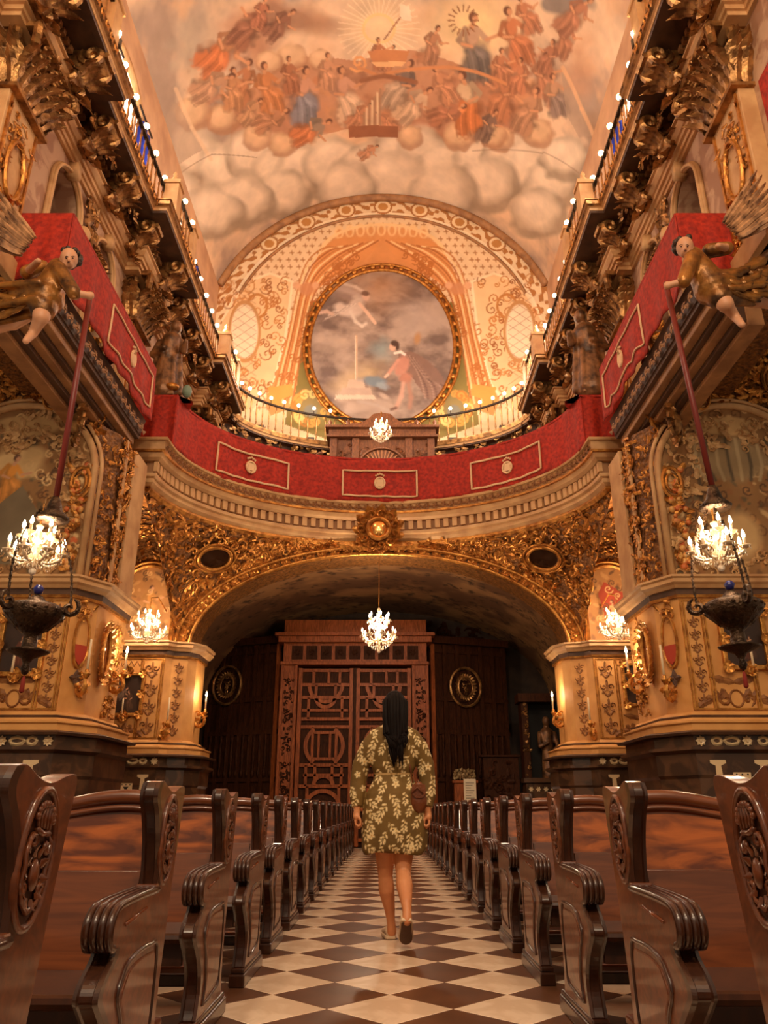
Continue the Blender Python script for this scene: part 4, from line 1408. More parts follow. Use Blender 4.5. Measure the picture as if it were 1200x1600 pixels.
for e in (-1, 1):
    x0, x1 = (SX - 1.4, SX - 0.03) if e < 0 else (SX + 0.03, SX + 1.4)
    leafd = MB().box(x0, x1, SY + 0.05, SY + 0.12, 0.02, dz1).build('door_leaf', DOORDARK, scr)
    cx, hw = (x0 + x1) / 2, (x1 - x0) / 2
    nb = 0

    def bar(xa, xb, za, zb):
        MB().box(min(xa, xb), max(xa, xb), SY - 0.01, SY + 0.05, min(za, zb), max(za, zb)).build('lattice_bar', DOORWOOD, leafd, bev=0.006)

    def arcb(xc, zc, r, a0, a1, wd=0.045):
        m = MB()
        tq = np.linspace(a0, a1, 13)
        vs, fs = [], []
        for t in tq:
            for rr, yy in ((r - wd, SY - 0.012), (r + wd, SY - 0.012), (r + wd, SY + 0.05), (r - wd, SY + 0.05)):
                vs.append((xc + rr * cos(t), yy, zc + rr * sin(t)))
        for i in range(12):
            for k in range(4):
                fs.append((i * 4 + k, i * 4 + (k + 1) % 4, i * 4 + 4 + (k + 1) % 4, i * 4 + 4 + k))
        m.add(vs, fs).build('lattice_arc', DOORWOOD, leafd)
    w_ = 0.05
    bar(x0, x0 + 0.1, 0.02, dz1); bar(x1 - 0.1, x1, 0.02, dz1)
    H_ = dz1
    rows = [0.02, 0.1, 0.2, 0.35, 0.5, 0.655, 0.7, 0.84, 0.885, 0.955, 1.0]
    for q in (0.04, 0.12, 0.2, 0.325, 0.44, 0.655, 0.7, 0.825, 0.9, 0.985):
        bar(x0 + 0.1, x1 - 0.1, H_ * q - 0.04, H_ * q + 0.04)
    for q0, q1, xs in ((0.04, 0.12, (-0.5, 0.1, 0.5)), (0.12, 0.2, (-0.25, 0.45)), (0.2, 0.325, (-0.55, 0.55)), (0.325, 0.44, (-0.62, -0.3, 0.3, 0.62)), (0.44, 0.655, (-0.42, 0.42)), (0.7, 0.825, (-0.6, 0.6)), (0.825, 0.9, (-0.35, 0.35)), (0.9, 0.985, (-0.45, 0.1, 0.5))):
        for xx in xs:
            bar(cx + hw * xx - w_ / 1.4, cx + hw * xx + w_ / 1.4, H_ * q0, H_ * q1)
    zc = H_ * 0.548
    arcb(cx, zc, hw * 0.66, -1.0, 1.0); arcb(cx, zc, hw * 0.66, pi - 1.0, pi + 1.0)
    bar(cx - hw * 0.42, cx + hw * 0.42, zc - 0.34, zc - 0.27); bar(cx - hw * 0.42, cx + hw * 0.42, zc + 0.27, zc + 0.34)
    for sx in (-0.2, 0.2):
        bar(cx + hw * sx - 0.03, cx + hw * sx + 0.03, zc - 0.28, zc + 0.28)
    arcb(cx, H_ * 0.2, hw * 0.6, 0.15, pi - 0.15); arcb(cx, H_ * 0.44, hw * 0.36, 0.1, pi - 0.1) if False else None
    arcb(cx, H_ * 0.9, hw * 0.6, pi + 0.1, 2 * pi - 0.1)
    arcb(cx, H_ * 0.825, hw * 0.34, pi + 0.1, 2 * pi - 0.1); arcb(cx, H_ * 0.655, hw * 0.3, 0.1, pi - 0.1) if False else None
    arcb(cx, H_ * 0.325, hw * 0.34, 0.1, pi - 0.1)
    bar(x0 + 0.12, x1 - 0.12, H_ * 0.75 - 0.035, H_ * 0.75 + 0.035); bar(x0 + 0.2, x1 - 0.2, H_ * 0.385 - 0.035, H_ * 0.385 + 0.035)
MB().box(SX - 0.04, SX + 0.04, SY - 0.05, SY + 0.05, 0, dz1).build('astragal', DOORDARK, scr, bev=0.01)

# angled wings of the screen
for e in (-1, 1):
    a = np.array((SX + e * (HW + 0.08), SY + 0.2)); c = np.array((-4.5, 20.3)) if e < 0 else np.array((3.25, 20.2))
    d = nrm(c - a); L = np.linalg.norm(c - a)
    n2 = np.array((d[1], -d[0])) * (1 if e > 0 else -1)
    if n2[1] > 0:
        n2 = -n2
    wg = thing('screen_wing', 'dark angled wooden wing %s of the lattice door with a round medallion' % ('left' if e < 0 else 'right'), 'panelling', (a[0], a[1], 0))

    def wp(t, o, z):
        q = a + d * t + n2 * o
        return (q[0], q[1], z)

    def wbox(t0, t1, o0, o1, z0, z1, nm, m_):
        v = [wp(t, o, z) for z in (z0, z1) for t, o in ((t0, o0), (t1, o0), (t1, o1), (t0, o1))]
        MB().add(v, [(0, 3, 2, 1), (4, 5, 6, 7), (0, 1, 5, 4), (1, 2, 6, 5), (2, 3, 7, 6), (3, 0, 4, 7)]).build(nm, m_, wg)
    wbox(0, L, -0.1, 0, 0, lt - 0.2, 'backboard', DOORDARK)
    wbox(0, L, -0.1, 0.2, lt - 0.3, lt - 0.12, 'wing_cornice', DOORDARK)
    for k in range(7):
        t = L * (0.03 + 0.155 * k)
        wbox(t - 0.05, t + 0.05, 0, 0.07, 0, lt - 0.3, 'stile', DOORWOOD if k < 1 else DOORDARK)
    for q in (0.5, 1.5, 2.6, 3.4, 4.6):
        wbox(0, L, 0, 0.05, q - 0.05, q + 0.05, 'cross_rail', DOORDARK)
    for k in range(12):
        t = L * (0.07 + 0.075 * k)
        MB().lathe([(0.03, 0), (0.045, 0.1), (0.02, 0.2), (0.05, 0.5), (0.02, 0.8), (0.045, 0.9), (0.03, 1.0)], wp(t, 0.05, 1.55), 6).build('turned_spindle', DOORDARK, wg, smooth=True)
    cpt = at(352, 1070, Y=19.9) if e < 0 else at(732, 1072, Y=19.55)
    q = MB()
    tm = float(np.dot(cpt[:2] - a, d))
    cc = np.array(wp(tm, 0.1, cpt[2]))
    d3 = np.array((d[0], d[1], 0)); n3 = np.array((n2[0], n2[1], 0))
    for a_ in range(24):
        t = 2 * pi * a_ / 24
        q.leaf(cc + (d3 * cos(t) * 0.2 + up3 * sin(t) * 0.24), d3 * cos(t) + up3 * sin(t), n3, 0.12, 0.03, 0.3, 3)
    q.tube([cc + d3 * 0.2 * cos(t) + up3 * 0.25 * sin(t) for t in np.linspace(0, 2 * pi, 21)[:-1]], 0.03, 5, closed=True)
    q.tube([cc + d3 * 0.42 * cos(t) + up3 * 0.48 * sin(t) for t in np.linspace(0, 2 * pi, 25)[:-1]], 0.035, 5, closed=True)
    relief(q, lambda u, v: (cc + d3 * 0.16 * cos(6.28 * u) * sqrt(v) + up3 * 0.2 * sin(6.28 * u) * sqrt(v), d3, up3, n3), 14, 0.04, 0.07, random.Random(8))
    q.build('round_medallion', OLDGOLD, wg)

# dark side altar on the right of the vestibule
alt = thing('side_altar', 'dark side altar with carved saint figure and inlaid base right of the screen', 'altar', (4.1, 18.6, 0))
ax0, ax1, ay = 3.35, 4.5, 18.7
MB().box(ax0, ax1, ay, ay + 0.6, 0, 1.0).box(ax0 - 0.05, ax1, ay - 0.06, ay + 0.6, 1.0, 1.12).box(ax0 - 0.05, ax1, ay - 0.06, ay + 0.6, 1.4, 1.5).box(ax0, ax1, ay, ay + 0.6, 1.12, 1.4).build('altar_base', MARBLEBASE, alt)
il = MB()
for k in range(6):
    il.lathe([(0.045, 0), (0.03, 0.01)], (0, 0, 0), 8) if False else il.rosette((ax0 + 0.1 + 0.17 * k, ay - 0.005, 1.26), (1, 0, 0), (0, 0, 1), 0.06, 6)
for k in range(3):
    x = ax0 + 0.25 + 0.35 * k
    il.add([(x - 0.08, ay - 0.004, 0.9), (x + 0.08, ay - 0.004, 0.9), (x + 0.03, ay - 0.004, 0.7), (x + 0.08, ay - 0.004, 0.45), (x - 0.08, ay - 0.004, 0.45), (x - 0.03, ay - 0.004, 0.7)], [(0, 1, 2, 3, 4, 5)])
il.build('marble_inlay', INLAY, alt)
MB().box(ax0 - 0.02, ax0 + 0.14, ay - 0.03, ay + 0.4, 1.5, 3.2).box(ax1 - 0.14, ax1, ay - 0.03, ay + 0.4, 1.5, 3.2).box(ax0 - 0.1, ax1, ay - 0.15, ay + 0.4, 3.2, 3.4).build('altar_frame', DOORDARK, alt, bev=0.01)
al = MB()
relief(al, lambda u, v: (np.array((ax0 + 0.02 + 0.1 * u, ay - 0.04, 1.55 + 1.6 * v)), np.array((1.0, 0, 0)), up3, np.array((0, -1.0, 0))), 26, 0.04, 0.07, random.Random(6))
al.build('column_carving', OLDGOLD, alt)
MB().box(ax0, ax1, ay + 0.35, ay + 0.55, 1.5, 3.3).build('niche_back', DARKVOID, alt)
cxs = (ax0 + ax1) / 2
capsules([((cxs, ay + 0.15, 1.55), 0.17, (cxs, ay + 0.15, 2.2), 0.13), ((cxs, ay + 0.15, 2.2), 0.15, (cxs, ay + 0.15, 2.5), 0.16), ('e', (cxs, ay + 0.12, 2.78), (0.09, 0.1, 0.12)), ((cxs, ay + 0.13, 2.6), 0.06, (cxs, ay + 0.13, 2.7), 0.06), ((cxs - 0.17, ay + 0.12, 2.5), 0.06, (cxs - 0.2, ay, 2.2), 0.05), ((cxs - 0.2, ay, 2.2), 0.05, (cxs - 0.02, ay - 0.08, 2.28), 0.04), ((cxs + 0.17, ay + 0.12, 2.5), 0.06, (cxs + 0.22, ay, 2.2), 0.05), ((cxs + 0.22, ay, 2.2), 0.05, (cxs + 0.1, ay - 0.08, 2.1), 0.04)], 0.02).build('saint_figure', STATUEWOOD, alt, smooth=True)

# ------------------------------------------------------------------ piers
def oval_niche(b, c, ux, nx, wd, ht):
    up = up3
    b.tube([np.asarray(c) + np.asarray(ux) * wd * cos(t) + up * ht * sin(t) + np.asarray(nx) * 0.03 for t in np.linspace(0, 2 * pi, 21)[:-1]], 0.025, 5, closed=True)


def arabesque(b, x0, x1, z0, z1, y, rnd):
    """symmetrical candelabra ornament, flat relief standing off the wall"""
    cx, w = (x0 + x1) / 2, (x1 - x0) / 2
    n = max(3, int((z1 - z0) / (w * 1.9)))
    h = (z1 - z0) / n
    for k in range(n):
        zc = z0 + h * (k + 0.5)
        for e in (-1, 1):
            b.scroll((cx + e * w * 0.45, y, zc + h * 0.12), (e, 0, 0), (0, 0, 1), w * 0.42, 1.1, e, 0.22, 10, 4)
            b.leaf((cx, y, zc - h * 0.42), (e * 0.8, 0, 1), (0, -1, 0), h * 0.45, w * 0.12, 0.04, 4)
            b.leaf((cx + e * w * 0.2, y, zc - h * 0.1), (e * 1.0, 0, -0.6), (0, -1, 0), h * 0.28, w * 0.1, 0.04, 4)
        b.leaf((cx, y, zc + h * 0.1), (0, 0, 1), (0, -1, 0), h * 0.4, w * 0.12, 0.03, 4)
        b.obox((cx, y, zc), (w * 0.12, 0, 0), (0, 0.012, 0), (0, 0, h * 0.08))


def pier(tagname, lab, s, path, yf, xin, xout, extra):
    pr = struct(tagname, lab, (s * abs(xin), yf, 0))
    B = lambda b_, nm, m_, **k: b_.build(nm, m_, pr, mx=-s, **k)
    B(MB().sweep([(-0.4, 0), (0.28, 0), (0.28, 0.3), (0.22, 0.35), (0.22, 1.2), (0.25, 1.24), (0.25, 1.5), (0.34, 1.54), (0.34, 1.58), (-0.4, 1.58)], path), 'marble_base', MARBLEBASE)
    B(MB().sweep([(-0.4, 1.58), (0.25, 1.58), (0.25, 1.72), (-0.4, 1.72)], path), 'inlay_band', MARBLEBASE)
    B(MB().sweep([(-0.4, 1.72), (0.36, 1.72), (0.38, 1.75), (0.28, 1.78), (-0.4, 1.78)], path), 'base_moulding', BROWNPAINT)
    B(MB().sweep([(-0.4, 1.78), (0.24, 1.78), (0.24, 1.86), (0.27, 1.88), (0.27, 1.9), (0.17, 1.92), (0.14, 1.95), (-0.4, 1.95)], path), 'ledge_moulding', OCHRE)
    B(MB().sweep([(-0.4, 1.95), (0.14, 1.95), (0.15, 1.975), (0.1, 1.99), (-0.4, 1.99)], path), 'ledge_line', BROWNPAINT)
    B(MB().sweep([(-0.4, 1.99), (0.08, 1.99), (0.05, 2.03), (0.02, 2.04), (-0.4, 2.04)], path), 'ledge_top', OCHRE)
    B(MB().sweep([(-0.4, 2.04), (0.0, 2.04), (0.0, 3.58), (-0.4, 3.58)], path), 'shaft', OCHRE)
    B(MB().sweep([(-0.4, 3.58), (0.04, 3.58), (0.05, 3.62), (-0.4, 3.62)], path), 'gilt_fillet', GOLD)
    B(MB().sweep([(-0.4, 3.62), (0.05, 3.62), (0.06, 3.7), (-0.4, 3.7)], path), 'cornice_frieze', BROWNPAINT)
    B(MB().sweep([(-0.4, 3.7), (0.1, 3.7), (0.13, 3.74), (0.17, 3.77), (0.17, 3.82), (0.2, 3.84), (0.2, 3.87), (-0.4, 3.87)], path), 'cornice', STONE)
    # inlays of the base
    il = MB()
    x = xin + 0.06
    k = 0
    while x > xout + 0.1:
        c = (x, yf - 0.255, 1.65)
        if k % 3 == 0:
            il.rosette(c, (1, 0, 0), (0, 0, 1), 0.07, 8)
        else:
            w = 0.06 if k % 3 == 1 else 0.095
            il.tube([(x + w * cos(t), yf - 0.253, 1.65 + 0.045 * sin(t)) for t in np.linspace(0, 2 * pi, 9)[:-1]], 0.022, 4, closed=True)
        x -= 0.19 if k % 3 else 0.21
        k += 1
    x = xin - 0.12
    while x > xout + 0.2:
        il.add([(x - 0.1, yf - 0.258, 1.42), (x + 0.1, yf - 0.258, 1.42), (x + 0.1, yf - 0.258, 1.38), (x + 0.035, yf - 0.258, 1.35), (x + 0.045, yf - 0.258, 1.15), (x - 0.045, yf - 0.258, 1.15), (x - 0.035, yf - 0.258, 1.35), (x - 0.1, yf - 0.258, 1.38)], [tuple(range(8))[::-1]])
        il.obox((x - 0.28, yf - 0.258, 1.19), (0.11, 0, 0), (0, 0.006, 0), (0, 0, 0.08))
        x -= 0.56
    B(il, 'marble_inlay', INLAY)
    bk = MB()
    x = xin - 0.4
    while x > xout + 0.1:
        bk.lathe([(0.04, 0), (0.05, 0.004)], (0, 0, 0), 4) if False else bk.add([(x - 0.05, yf - 0.266, 1.21), (x + 0.05, yf - 0.266, 1.21), (x, yf - 0.266, 1.14)], [(0, 2, 1)])
        for e in (-0.07, 0, 0.07):
            bk.obox((x + e, yf - 0.267, 1.245), (0.009, 0, 0), (0, 0.003, 0), (0, 0, 0.009))
        x -= 0.56
    B(bk, 'dark_inlay', DARKVOID)
    # gilt strips and painted ornament of the shaft
    gs = MB()
    ab = MB()
    sw = extra['sw']
    xs = [xin - 0.02, xin - 0.06, xin - sw, xin - sw - 0.04, 2 * extra['pcx'] - xin + sw, 2 * extra['pcx'] - xin + sw + 0.04]
    for x in xs:
        gs.box(x - 0.012, x + 0.012, yf - 0.02, yf, 2.06, 3.56)
    for z in (2.075, 3.545):
        gs.box(xout, xin - 0.03, yf - 0.018, yf, z - 0.012, z + 0.012)
    B(gs, 'gilt_strip', GOLD)
    arabesque(ab, xin - sw + 0.03, xin - 0.08, 2.1, 3.5, yf - 0.008, random)
    cx = extra['pcx']
    pw = extra['pw']
    for k in range(7):
        x = cx - pw + (2 * pw) * (k + 0.5) / 7
        ab.tube([(x - pw / 7, yf - 0.005, 3.5), (x, yf - 0.005, 3.4), (x + pw / 7, yf - 0.005, 3.5)], 0.012, 4)
    for e in (-1, 1):
        ab.leaf((cx, yf - 0.004, 2.42), (e, 0, 0.22), (0, -1, 0), 0.34, 0.035, 0.03, 5)
        for q in range(5):
            ab.leaf((cx + e * (0.12 + 0.07 * q), yf - 0.004, 2.2), (e * (0.5 + 0.1 * q), 0, 1 - 0.45 * q), (0, -1, 0), 0.16, 0.035, 0.06, 4)
        ab.scroll((cx + e * 0.15, yf - 0.005, 2.2), (e, 0, 0), (0, 0, 1), 0.1, 1.2, e, 0.2, 10, 4)
    ab.tube([(cx + 0.09 * cos(t), yf - 0.005, 2.21 + 0.11 * sin(t)) for t in np.linspace(0, 2 * pi, 15)[:-1]], 0.014, 4, closed=True)
    B(ab, 'painted_arabesque', ARABESQUE)
    return pr


NEARPATH = [(-3.98, 12.0), (-3.98, 10.76), (-4.2, YN), (-7.2, YN)]
FARPATH = [(-3.62, 16.0), (-3.62, 15.28), (-3.74, 15.06), (-4.02, 14.98), (-4.12, 14.86), (-5.5, 14.86)]
YFP = 14.86
for s in (-1, 1):
    sd = SIDE[s]
    pier('wall_pier_near_' + sd, None, s, NEARPATH, YN, -4.2, -6.2, dict(pcx=-4.8, pw=0.31, sw=0.29))
    MB().prism([(-7.4, YN + 0.02), (-4.21, YN + 0.02), (-4.0, 10.78), (-4.0, 12.0), (-7.4, 12.0)], 0, 6.3, 'z').box(-8.2, -5.12, YN + 0.02, 12.0, 6.3, 10.0).build('pier_core', GILTWALL, bpy.data.objects['wall_pier_near_' + sd], mx=-s)
    pier('wall_pier_far_' + sd, None, s, FARPATH, YFP, -4.12, -5.4, dict(pcx=-4.93, pw=0.38, sw=0.41))
    # recess wall between the piers
    rc = struct('wall_recess_' + sd)
    MB().box(-5.8, -5.45, 12.0, YF, 0, 6.2).build('recess_face', GILTWALL, rc, mx=-s)

    # upper frontal wall over the near pier: arched niche painting and rocaille
    nw = bpy.data.objects['wall_pier_near_' + sd]
    ncx, nhw, nzs = -5.3, 1.1, 5.45
    arc = [(ncx + nhw * cos(t), nzs + nhw * sin(t)) for t in np.linspace(0, pi, 25)]
    b, P = painted_grid(lambda u, v: (ncx + (2 * u - 1) * nhw, YN - 0.02, 3.9 + v * (nzs - 3.9 + nhw * sqrt(max(0, 1 - (2 * u - 1) ** 2)))), 120, 150,
                        lambda u, v: ((2 * u - 1) * nhw, v * (nzs - 3.9 + nhw * sqrt(max(0, 1 - (2 * u - 1) ** 2)))))
    p = Paint(P, (150, 108, 64), lambda a, c: ((a - 100) / 92.0, (246 - c) / 92.0))
    rr = random.Random(40 + s)
    for q in range(260):
        p.blob(rr.uniform(0, 200), rr.uniform(0, 245), rr.uniform(3, 12), rr.uniform(2, 6), rr.choice([(150, 100, 58), (216, 176, 120), (112, 80, 50), (176, 120, 66), (96, 84, 60)]), rr.uniform(0, 3), 0.4, 0.8, 0.4)
    for q in range(110):
        p.spiral(rr.uniform(5, 195), rr.uniform(0, 240), rr.uniform(5, 13), 1.3, rr.choice([(112, 72, 40), (228, 188, 132), (92, 62, 40)]), 1.2, rr.uniform(0, 6), rr.choice((-1, 1)))
    if s < 0:
        p.blob(100, 85, 40, 34, (214, 176, 122), 0, 0.3, 0.9, 0.3)
        p.figure(88, 110, 74, 0.2, (212, 140, 62), sash=(226, 150, 60))
        p.poly([(40, 190), (110, 120), (160, 190), (150, 230), (40, 230)], (126, 108, 82))
        p.blob(40, 150, 16, 46, (136, 116, 88), 0.2, 0.4)
        p.blob(100, 30, 52, 18, (206, 166, 112), 0, 0.2)
    else:
        p.blob(100, 80, 58, 40, (150, 124, 88), 0, 0.3, 0.95, 0.2)
        for q in range(8):
            p.line([(50 + 14 * q, 50), (46 + 15 * q, 90), (56 + 12 * q, 112)], 3.0, ((96, 80, 58), (176, 150, 110))[q % 2])
        p.blob(100, 30, 50, 16, (206, 166, 112), 0, 0.2)
        p.line([(52, 110), (48, 230)], 3.5, (96, 76, 54)); p.line([(150, 110), (154, 230)], 3.5, (96, 76, 54))
        p.blob(105, 190, 30, 40, (206, 166, 112), 0, 0.4)
    for q in range(26):
        yy = 90 + q * 5.4
        for e in (14, 186):
            p.blob(e + rr.uniform(-6, 6), yy, 7, 6, rr.choice([(206, 104, 56), (226, 160, 84), (120, 90, 54), (232, 196, 140)]), rr.uniform(0, 3), 0.4, 0.95, 0.3)
    p.grain(5, 0.3)
    b.build('niche_painting', ATTR, nw, mx=-s, colors=p.C)
    CREAM = mat('cream_stucco', (214, 172, 118), 0.55, var=(170, 122, 72), vscale=9)
    FRUIT = mat('painted_fruit', (206, 110, 54), 0.5, var=(226, 170, 96), vscale=7, contrast=(0.45, 0.55))
    nr = MB()
    inn = lambda u, v: (3.9 + 2.7 * v) < nzs + sqrt(max(0, (nhw - 0.05) ** 2 - ((2 * u - 1) * nhw) ** 2)) - 0.03
    relief(nr, lambda u, v: (np.array((ncx + (2 * u - 1) * nhw, YN - 0.03, 3.9 + 2.7 * v)), np.array((1.0, 0, 0)), up3, np.array((0, -1.0, 0))), 520, 0.04, 0.11, random.Random(45 + s),
           keep=lambda u, v: inn(u, v) and (abs(2 * u - 1) > 0.5 or v > 0.72 or v < 0.12) and abs(2 * u - 1) < 0.96)
    tag(nr.build('stucco_scrolls', CREAM, nw, mx=-s), kind='stuff')
    fg, fgl = MB(), MB()
    rq = random.Random(47)
    for k in range(60):
        e = rq.choice((-1, 1))
        o = np.array((ncx + e * (0.84 + rq.uniform(-0.1, 0.1)) * nhw, YN - 0.06, 4.0 + 1.6 * rq.random()))
        fg.ball(o, rq.uniform(0.03, 0.055), 7, 5)
        fgl.leaf(o, (rq.uniform(-1, 1), 0, rq.uniform(-1, 1)), (0, -1, 0), 0.14, 0.03, 0.4, 4)
    tag(fg.build('fruit_garland', FRUIT, nw, mx=-s, smooth=True), kind='stuff')
    tag(fgl.build('garland_leaves', GOLD, nw, mx=-s), kind='stuff')
    am = MB()
    for e, r_ in ((0.04, 0.055), (0.14, 0.03)):
        am.tube([(ncx + nhw + e, YN - 0.03, 3.87)] + [(ncx + (nhw + e) * cos(t), YN - 0.03, nzs + (nhw + e) * sin(t)) for t in np.linspace(0, pi, 25)] + [(ncx - nhw - e, YN - 0.03, 3.87)], r_, 6)
    am.build('niche_arch_moulding', STONE, nw, mx=-s, smooth=True)
    gr = MB()
    relief(gr, lambda u, v: (np.array((-7.3 + 3.1 * u, YN - 0.01, 3.9 + 4.2 * v)), np.array((1.0, 0, 0)), up3, np.array((0, -1.0, 0))), 1900, 0.06, 0.14, random.Random(50 + s),
           keep=lambda u, v: (abs(-7.3 + 3.1 * u - ncx) > nhw + 0.18 or 3.9 + 4.2 * v > nzs + sqrt(max(0, (nhw + 0.18) ** 2 - (-7.3 + 3.1 * u - ncx) ** 2))))
    for (mx_, mz) in ((-6.1, 7.0), (-4.33, 5.3), (-4.95, 6.75)):
        for k_, r_ in ((1, 0.03), (0.6, 0.02)):
            gr.tube([(mx_ + 0.14 * k_ * cos(t), YN - 0.07, mz + 0.24 * k_ * sin(t)) for t in np.linspace(0, 2 * pi, 17)[:-1]], r_, 5, closed=True)
    tag(gr.build('gilt_rocaille', GOLD, nw, mx=-s), kind='stuff')
    # strip and carved edge running up the inner side of the pier
    st = MB().box(-3.99, -3.93, 11.35, 11.95, 3.87, 6.3).box(-3.98, -3.94, 10.95, 11.05, 3.87, 6.3)
    st.build('corner_strip', STONE, nw, mx=-s, bev=0.01)
    ce = MB()
    relief(ce, lambda u, v: (np.array((-3.96, 10.8 + 0.5 * u, 3.9 + 2.4 * v)), np.array((0, 1.0, 0)), up3, np.array((1.0, 0, 0))), 160, 0.05, 0.11, random.Random(60 + s))
    relief(ce, lambda u, v: (np.array((-4.18 + 0.2 * u, YN + 0.36 * u - 0.01, 3.9 + 2.3 * v)), nrm((0.2, 0.36, 0)), up3, nrm((0.36, -0.2, 0))), 70, 0.05, 0.09, random.Random(61 + s))
    relief(ce, lambda u, v: (np.array((-3.97, 11.4 + 0.5 * u, 2.1 + 1.4 * v)), np.array((0, 1.0, 0)), up3, np.array((1.0, 0, 0))), 90, 0.04, 0.08, random.Random(62 + s))
    tag(ce.build('edge_rocaille', GOLD, nw, mx=-s), kind='stuff')
    # chamfer of the near pier: shell niche and red shield
    cf = MB()
    o = np.array((-4.09, YN + 0.165, 0)); ux = nrm((0.22, 0.36, 0)); nx = nrm((0.36, -0.22, 0))
    cf.tube([o + nx * 0.03 + ux * 0.12 * cos(t) + up3 * (3.0 + 0.36 * sin(t)) for t in np.linspace(0, 2 * pi, 21)[:-1]], 0.022, 5, closed=True)
    relief(cf, lambda u, v: (o + nx * 0.02 + ux * (u - 0.5) * 0.26 + up3 * (3.3 + 0.25 * v), ux, up3, nx), 16, 0.04, 0.07, random.Random(3))
    cf.build('chamfer_shell', GOLD, nw, mx=-s)
    MB().add([o + nx * 0.03 + ux * a + up3 * c for a, c in ((-0.1, 2.95), (0.1, 2.95), (0.1, 2.78), (0, 2.68), (-0.1, 2.78))], [(0, 1, 2, 3, 4)]).build('red_shield', mat('shield_red', (172, 52, 24), 0.5), nw, mx=-s, solid=0.02)
    cr = MB()
    for a in range(4):
        t = pi / 2 * a
        cr.leaf(o + nx * 0.03 + up3 * 2.5, ux * cos(t) + up3 * sin(t), nx, 0.12, 0.03, 0.03, 3)
    cr.build('cross_emblem', BROWNPAINT, nw, mx=-s)

    # niche over the far pier
    fw = bpy.data.objects['wall_pier_far_' + sd]
    fcx, fhw, fzs = -4.72, 0.5, 5.0
    b, P = painted_grid(lambda u, v: (fcx + (2 * u - 1) * fhw, YF - 0.03, 3.9 + v * (fzs - 3.9 + fhw * sqrt(max(0, 1 - (2 * u - 1) ** 2)))), 60, 90,
                        lambda u, v: ((2 * u - 1) * fhw, v * (fzs - 3.9 + fhw * sqrt(max(0, 1 - (2 * u - 1) ** 2)))))
    p = Paint(P, (170, 118, 66), lambda a, c: ((a - 100) / 200.0, (320 - c) / 200.0))
    for q in range(60):
        p.blob(rr.uniform(0, 200), rr.uniform(10, 320), rr.uniform(8, 22), rr.uniform(5, 12), rr.choice([(120, 80, 46), (196, 146, 88), (92, 64, 42), (150, 96, 54)]), rr.uniform(0, 3), 0.4, 0.8, 0.4)
    if s > 0:
        p.poly([(40, 110), (120, 60), (150, 110), (130, 200), (70, 250), (50, 200)], (158, 60, 34))
        p.figure(90, 190, 110, 0.1, (196, 146, 100))
    else:
        p.figure(100, 150, 150, 0.1, (190, 130, 66))
        p.figure(80, 240, 90, 0.5, (150, 110, 70))
    for q in range(20):
        p.spiral(rr.uniform(10, 190), rr.uniform(20, 310), rr.uniform(10, 22), 3, rr.choice([(100, 66, 38), (216, 170, 110)]), 1.2, rr.uniform(0, 6))
    p.grain(5, 0.3)
    b.build('niche_painting', ATTR, fw, mx=-s, colors=p.C)
    am = MB()
    for e, r_ in ((0.04, 0.05), (0.12, 0.03)):
        am.tube([(fcx + fhw + e, YF - 0.04, 3.87)] + [(fcx + (fhw + e) * cos(t), YF - 0.04, fzs + (fhw + e) * sin(t)) for t in np.linspace(0, pi, 21)] + [(fcx - fhw - e, YF - 0.04, 3.87)], r_, 6)
    relief(am, lambda u, v: (np.array((-5.5 + 1.6 * u, YF - 0.01, 3.9 + 2.2 * v)), np.array((1.0, 0, 0)), up3, np.array((0, -1.0, 0))), 260, 0.05, 0.11, random.Random(70 + s),
           keep=lambda u, v: (abs(-5.5 + 1.6 * u - fcx) > fhw + 0.15 or 3.9 + 2.2 * v > fzs + sqrt(max(0, (fhw + 0.15) ** 2 - (-5.5 + 1.6 * u - fcx) ** 2))))
    tag(am.build('niche_arch_relief', GOLD, fw, mx=-s), kind='stuff')
    # arabesque on the small oblique face of the far pier
    ab = MB()
    arabesque(ab, -4.0, -3.78, 2.1, 3.5, 15.0, random)
    ab.build('oblique_arabesque', ARABESQUE, fw, mx=-s)

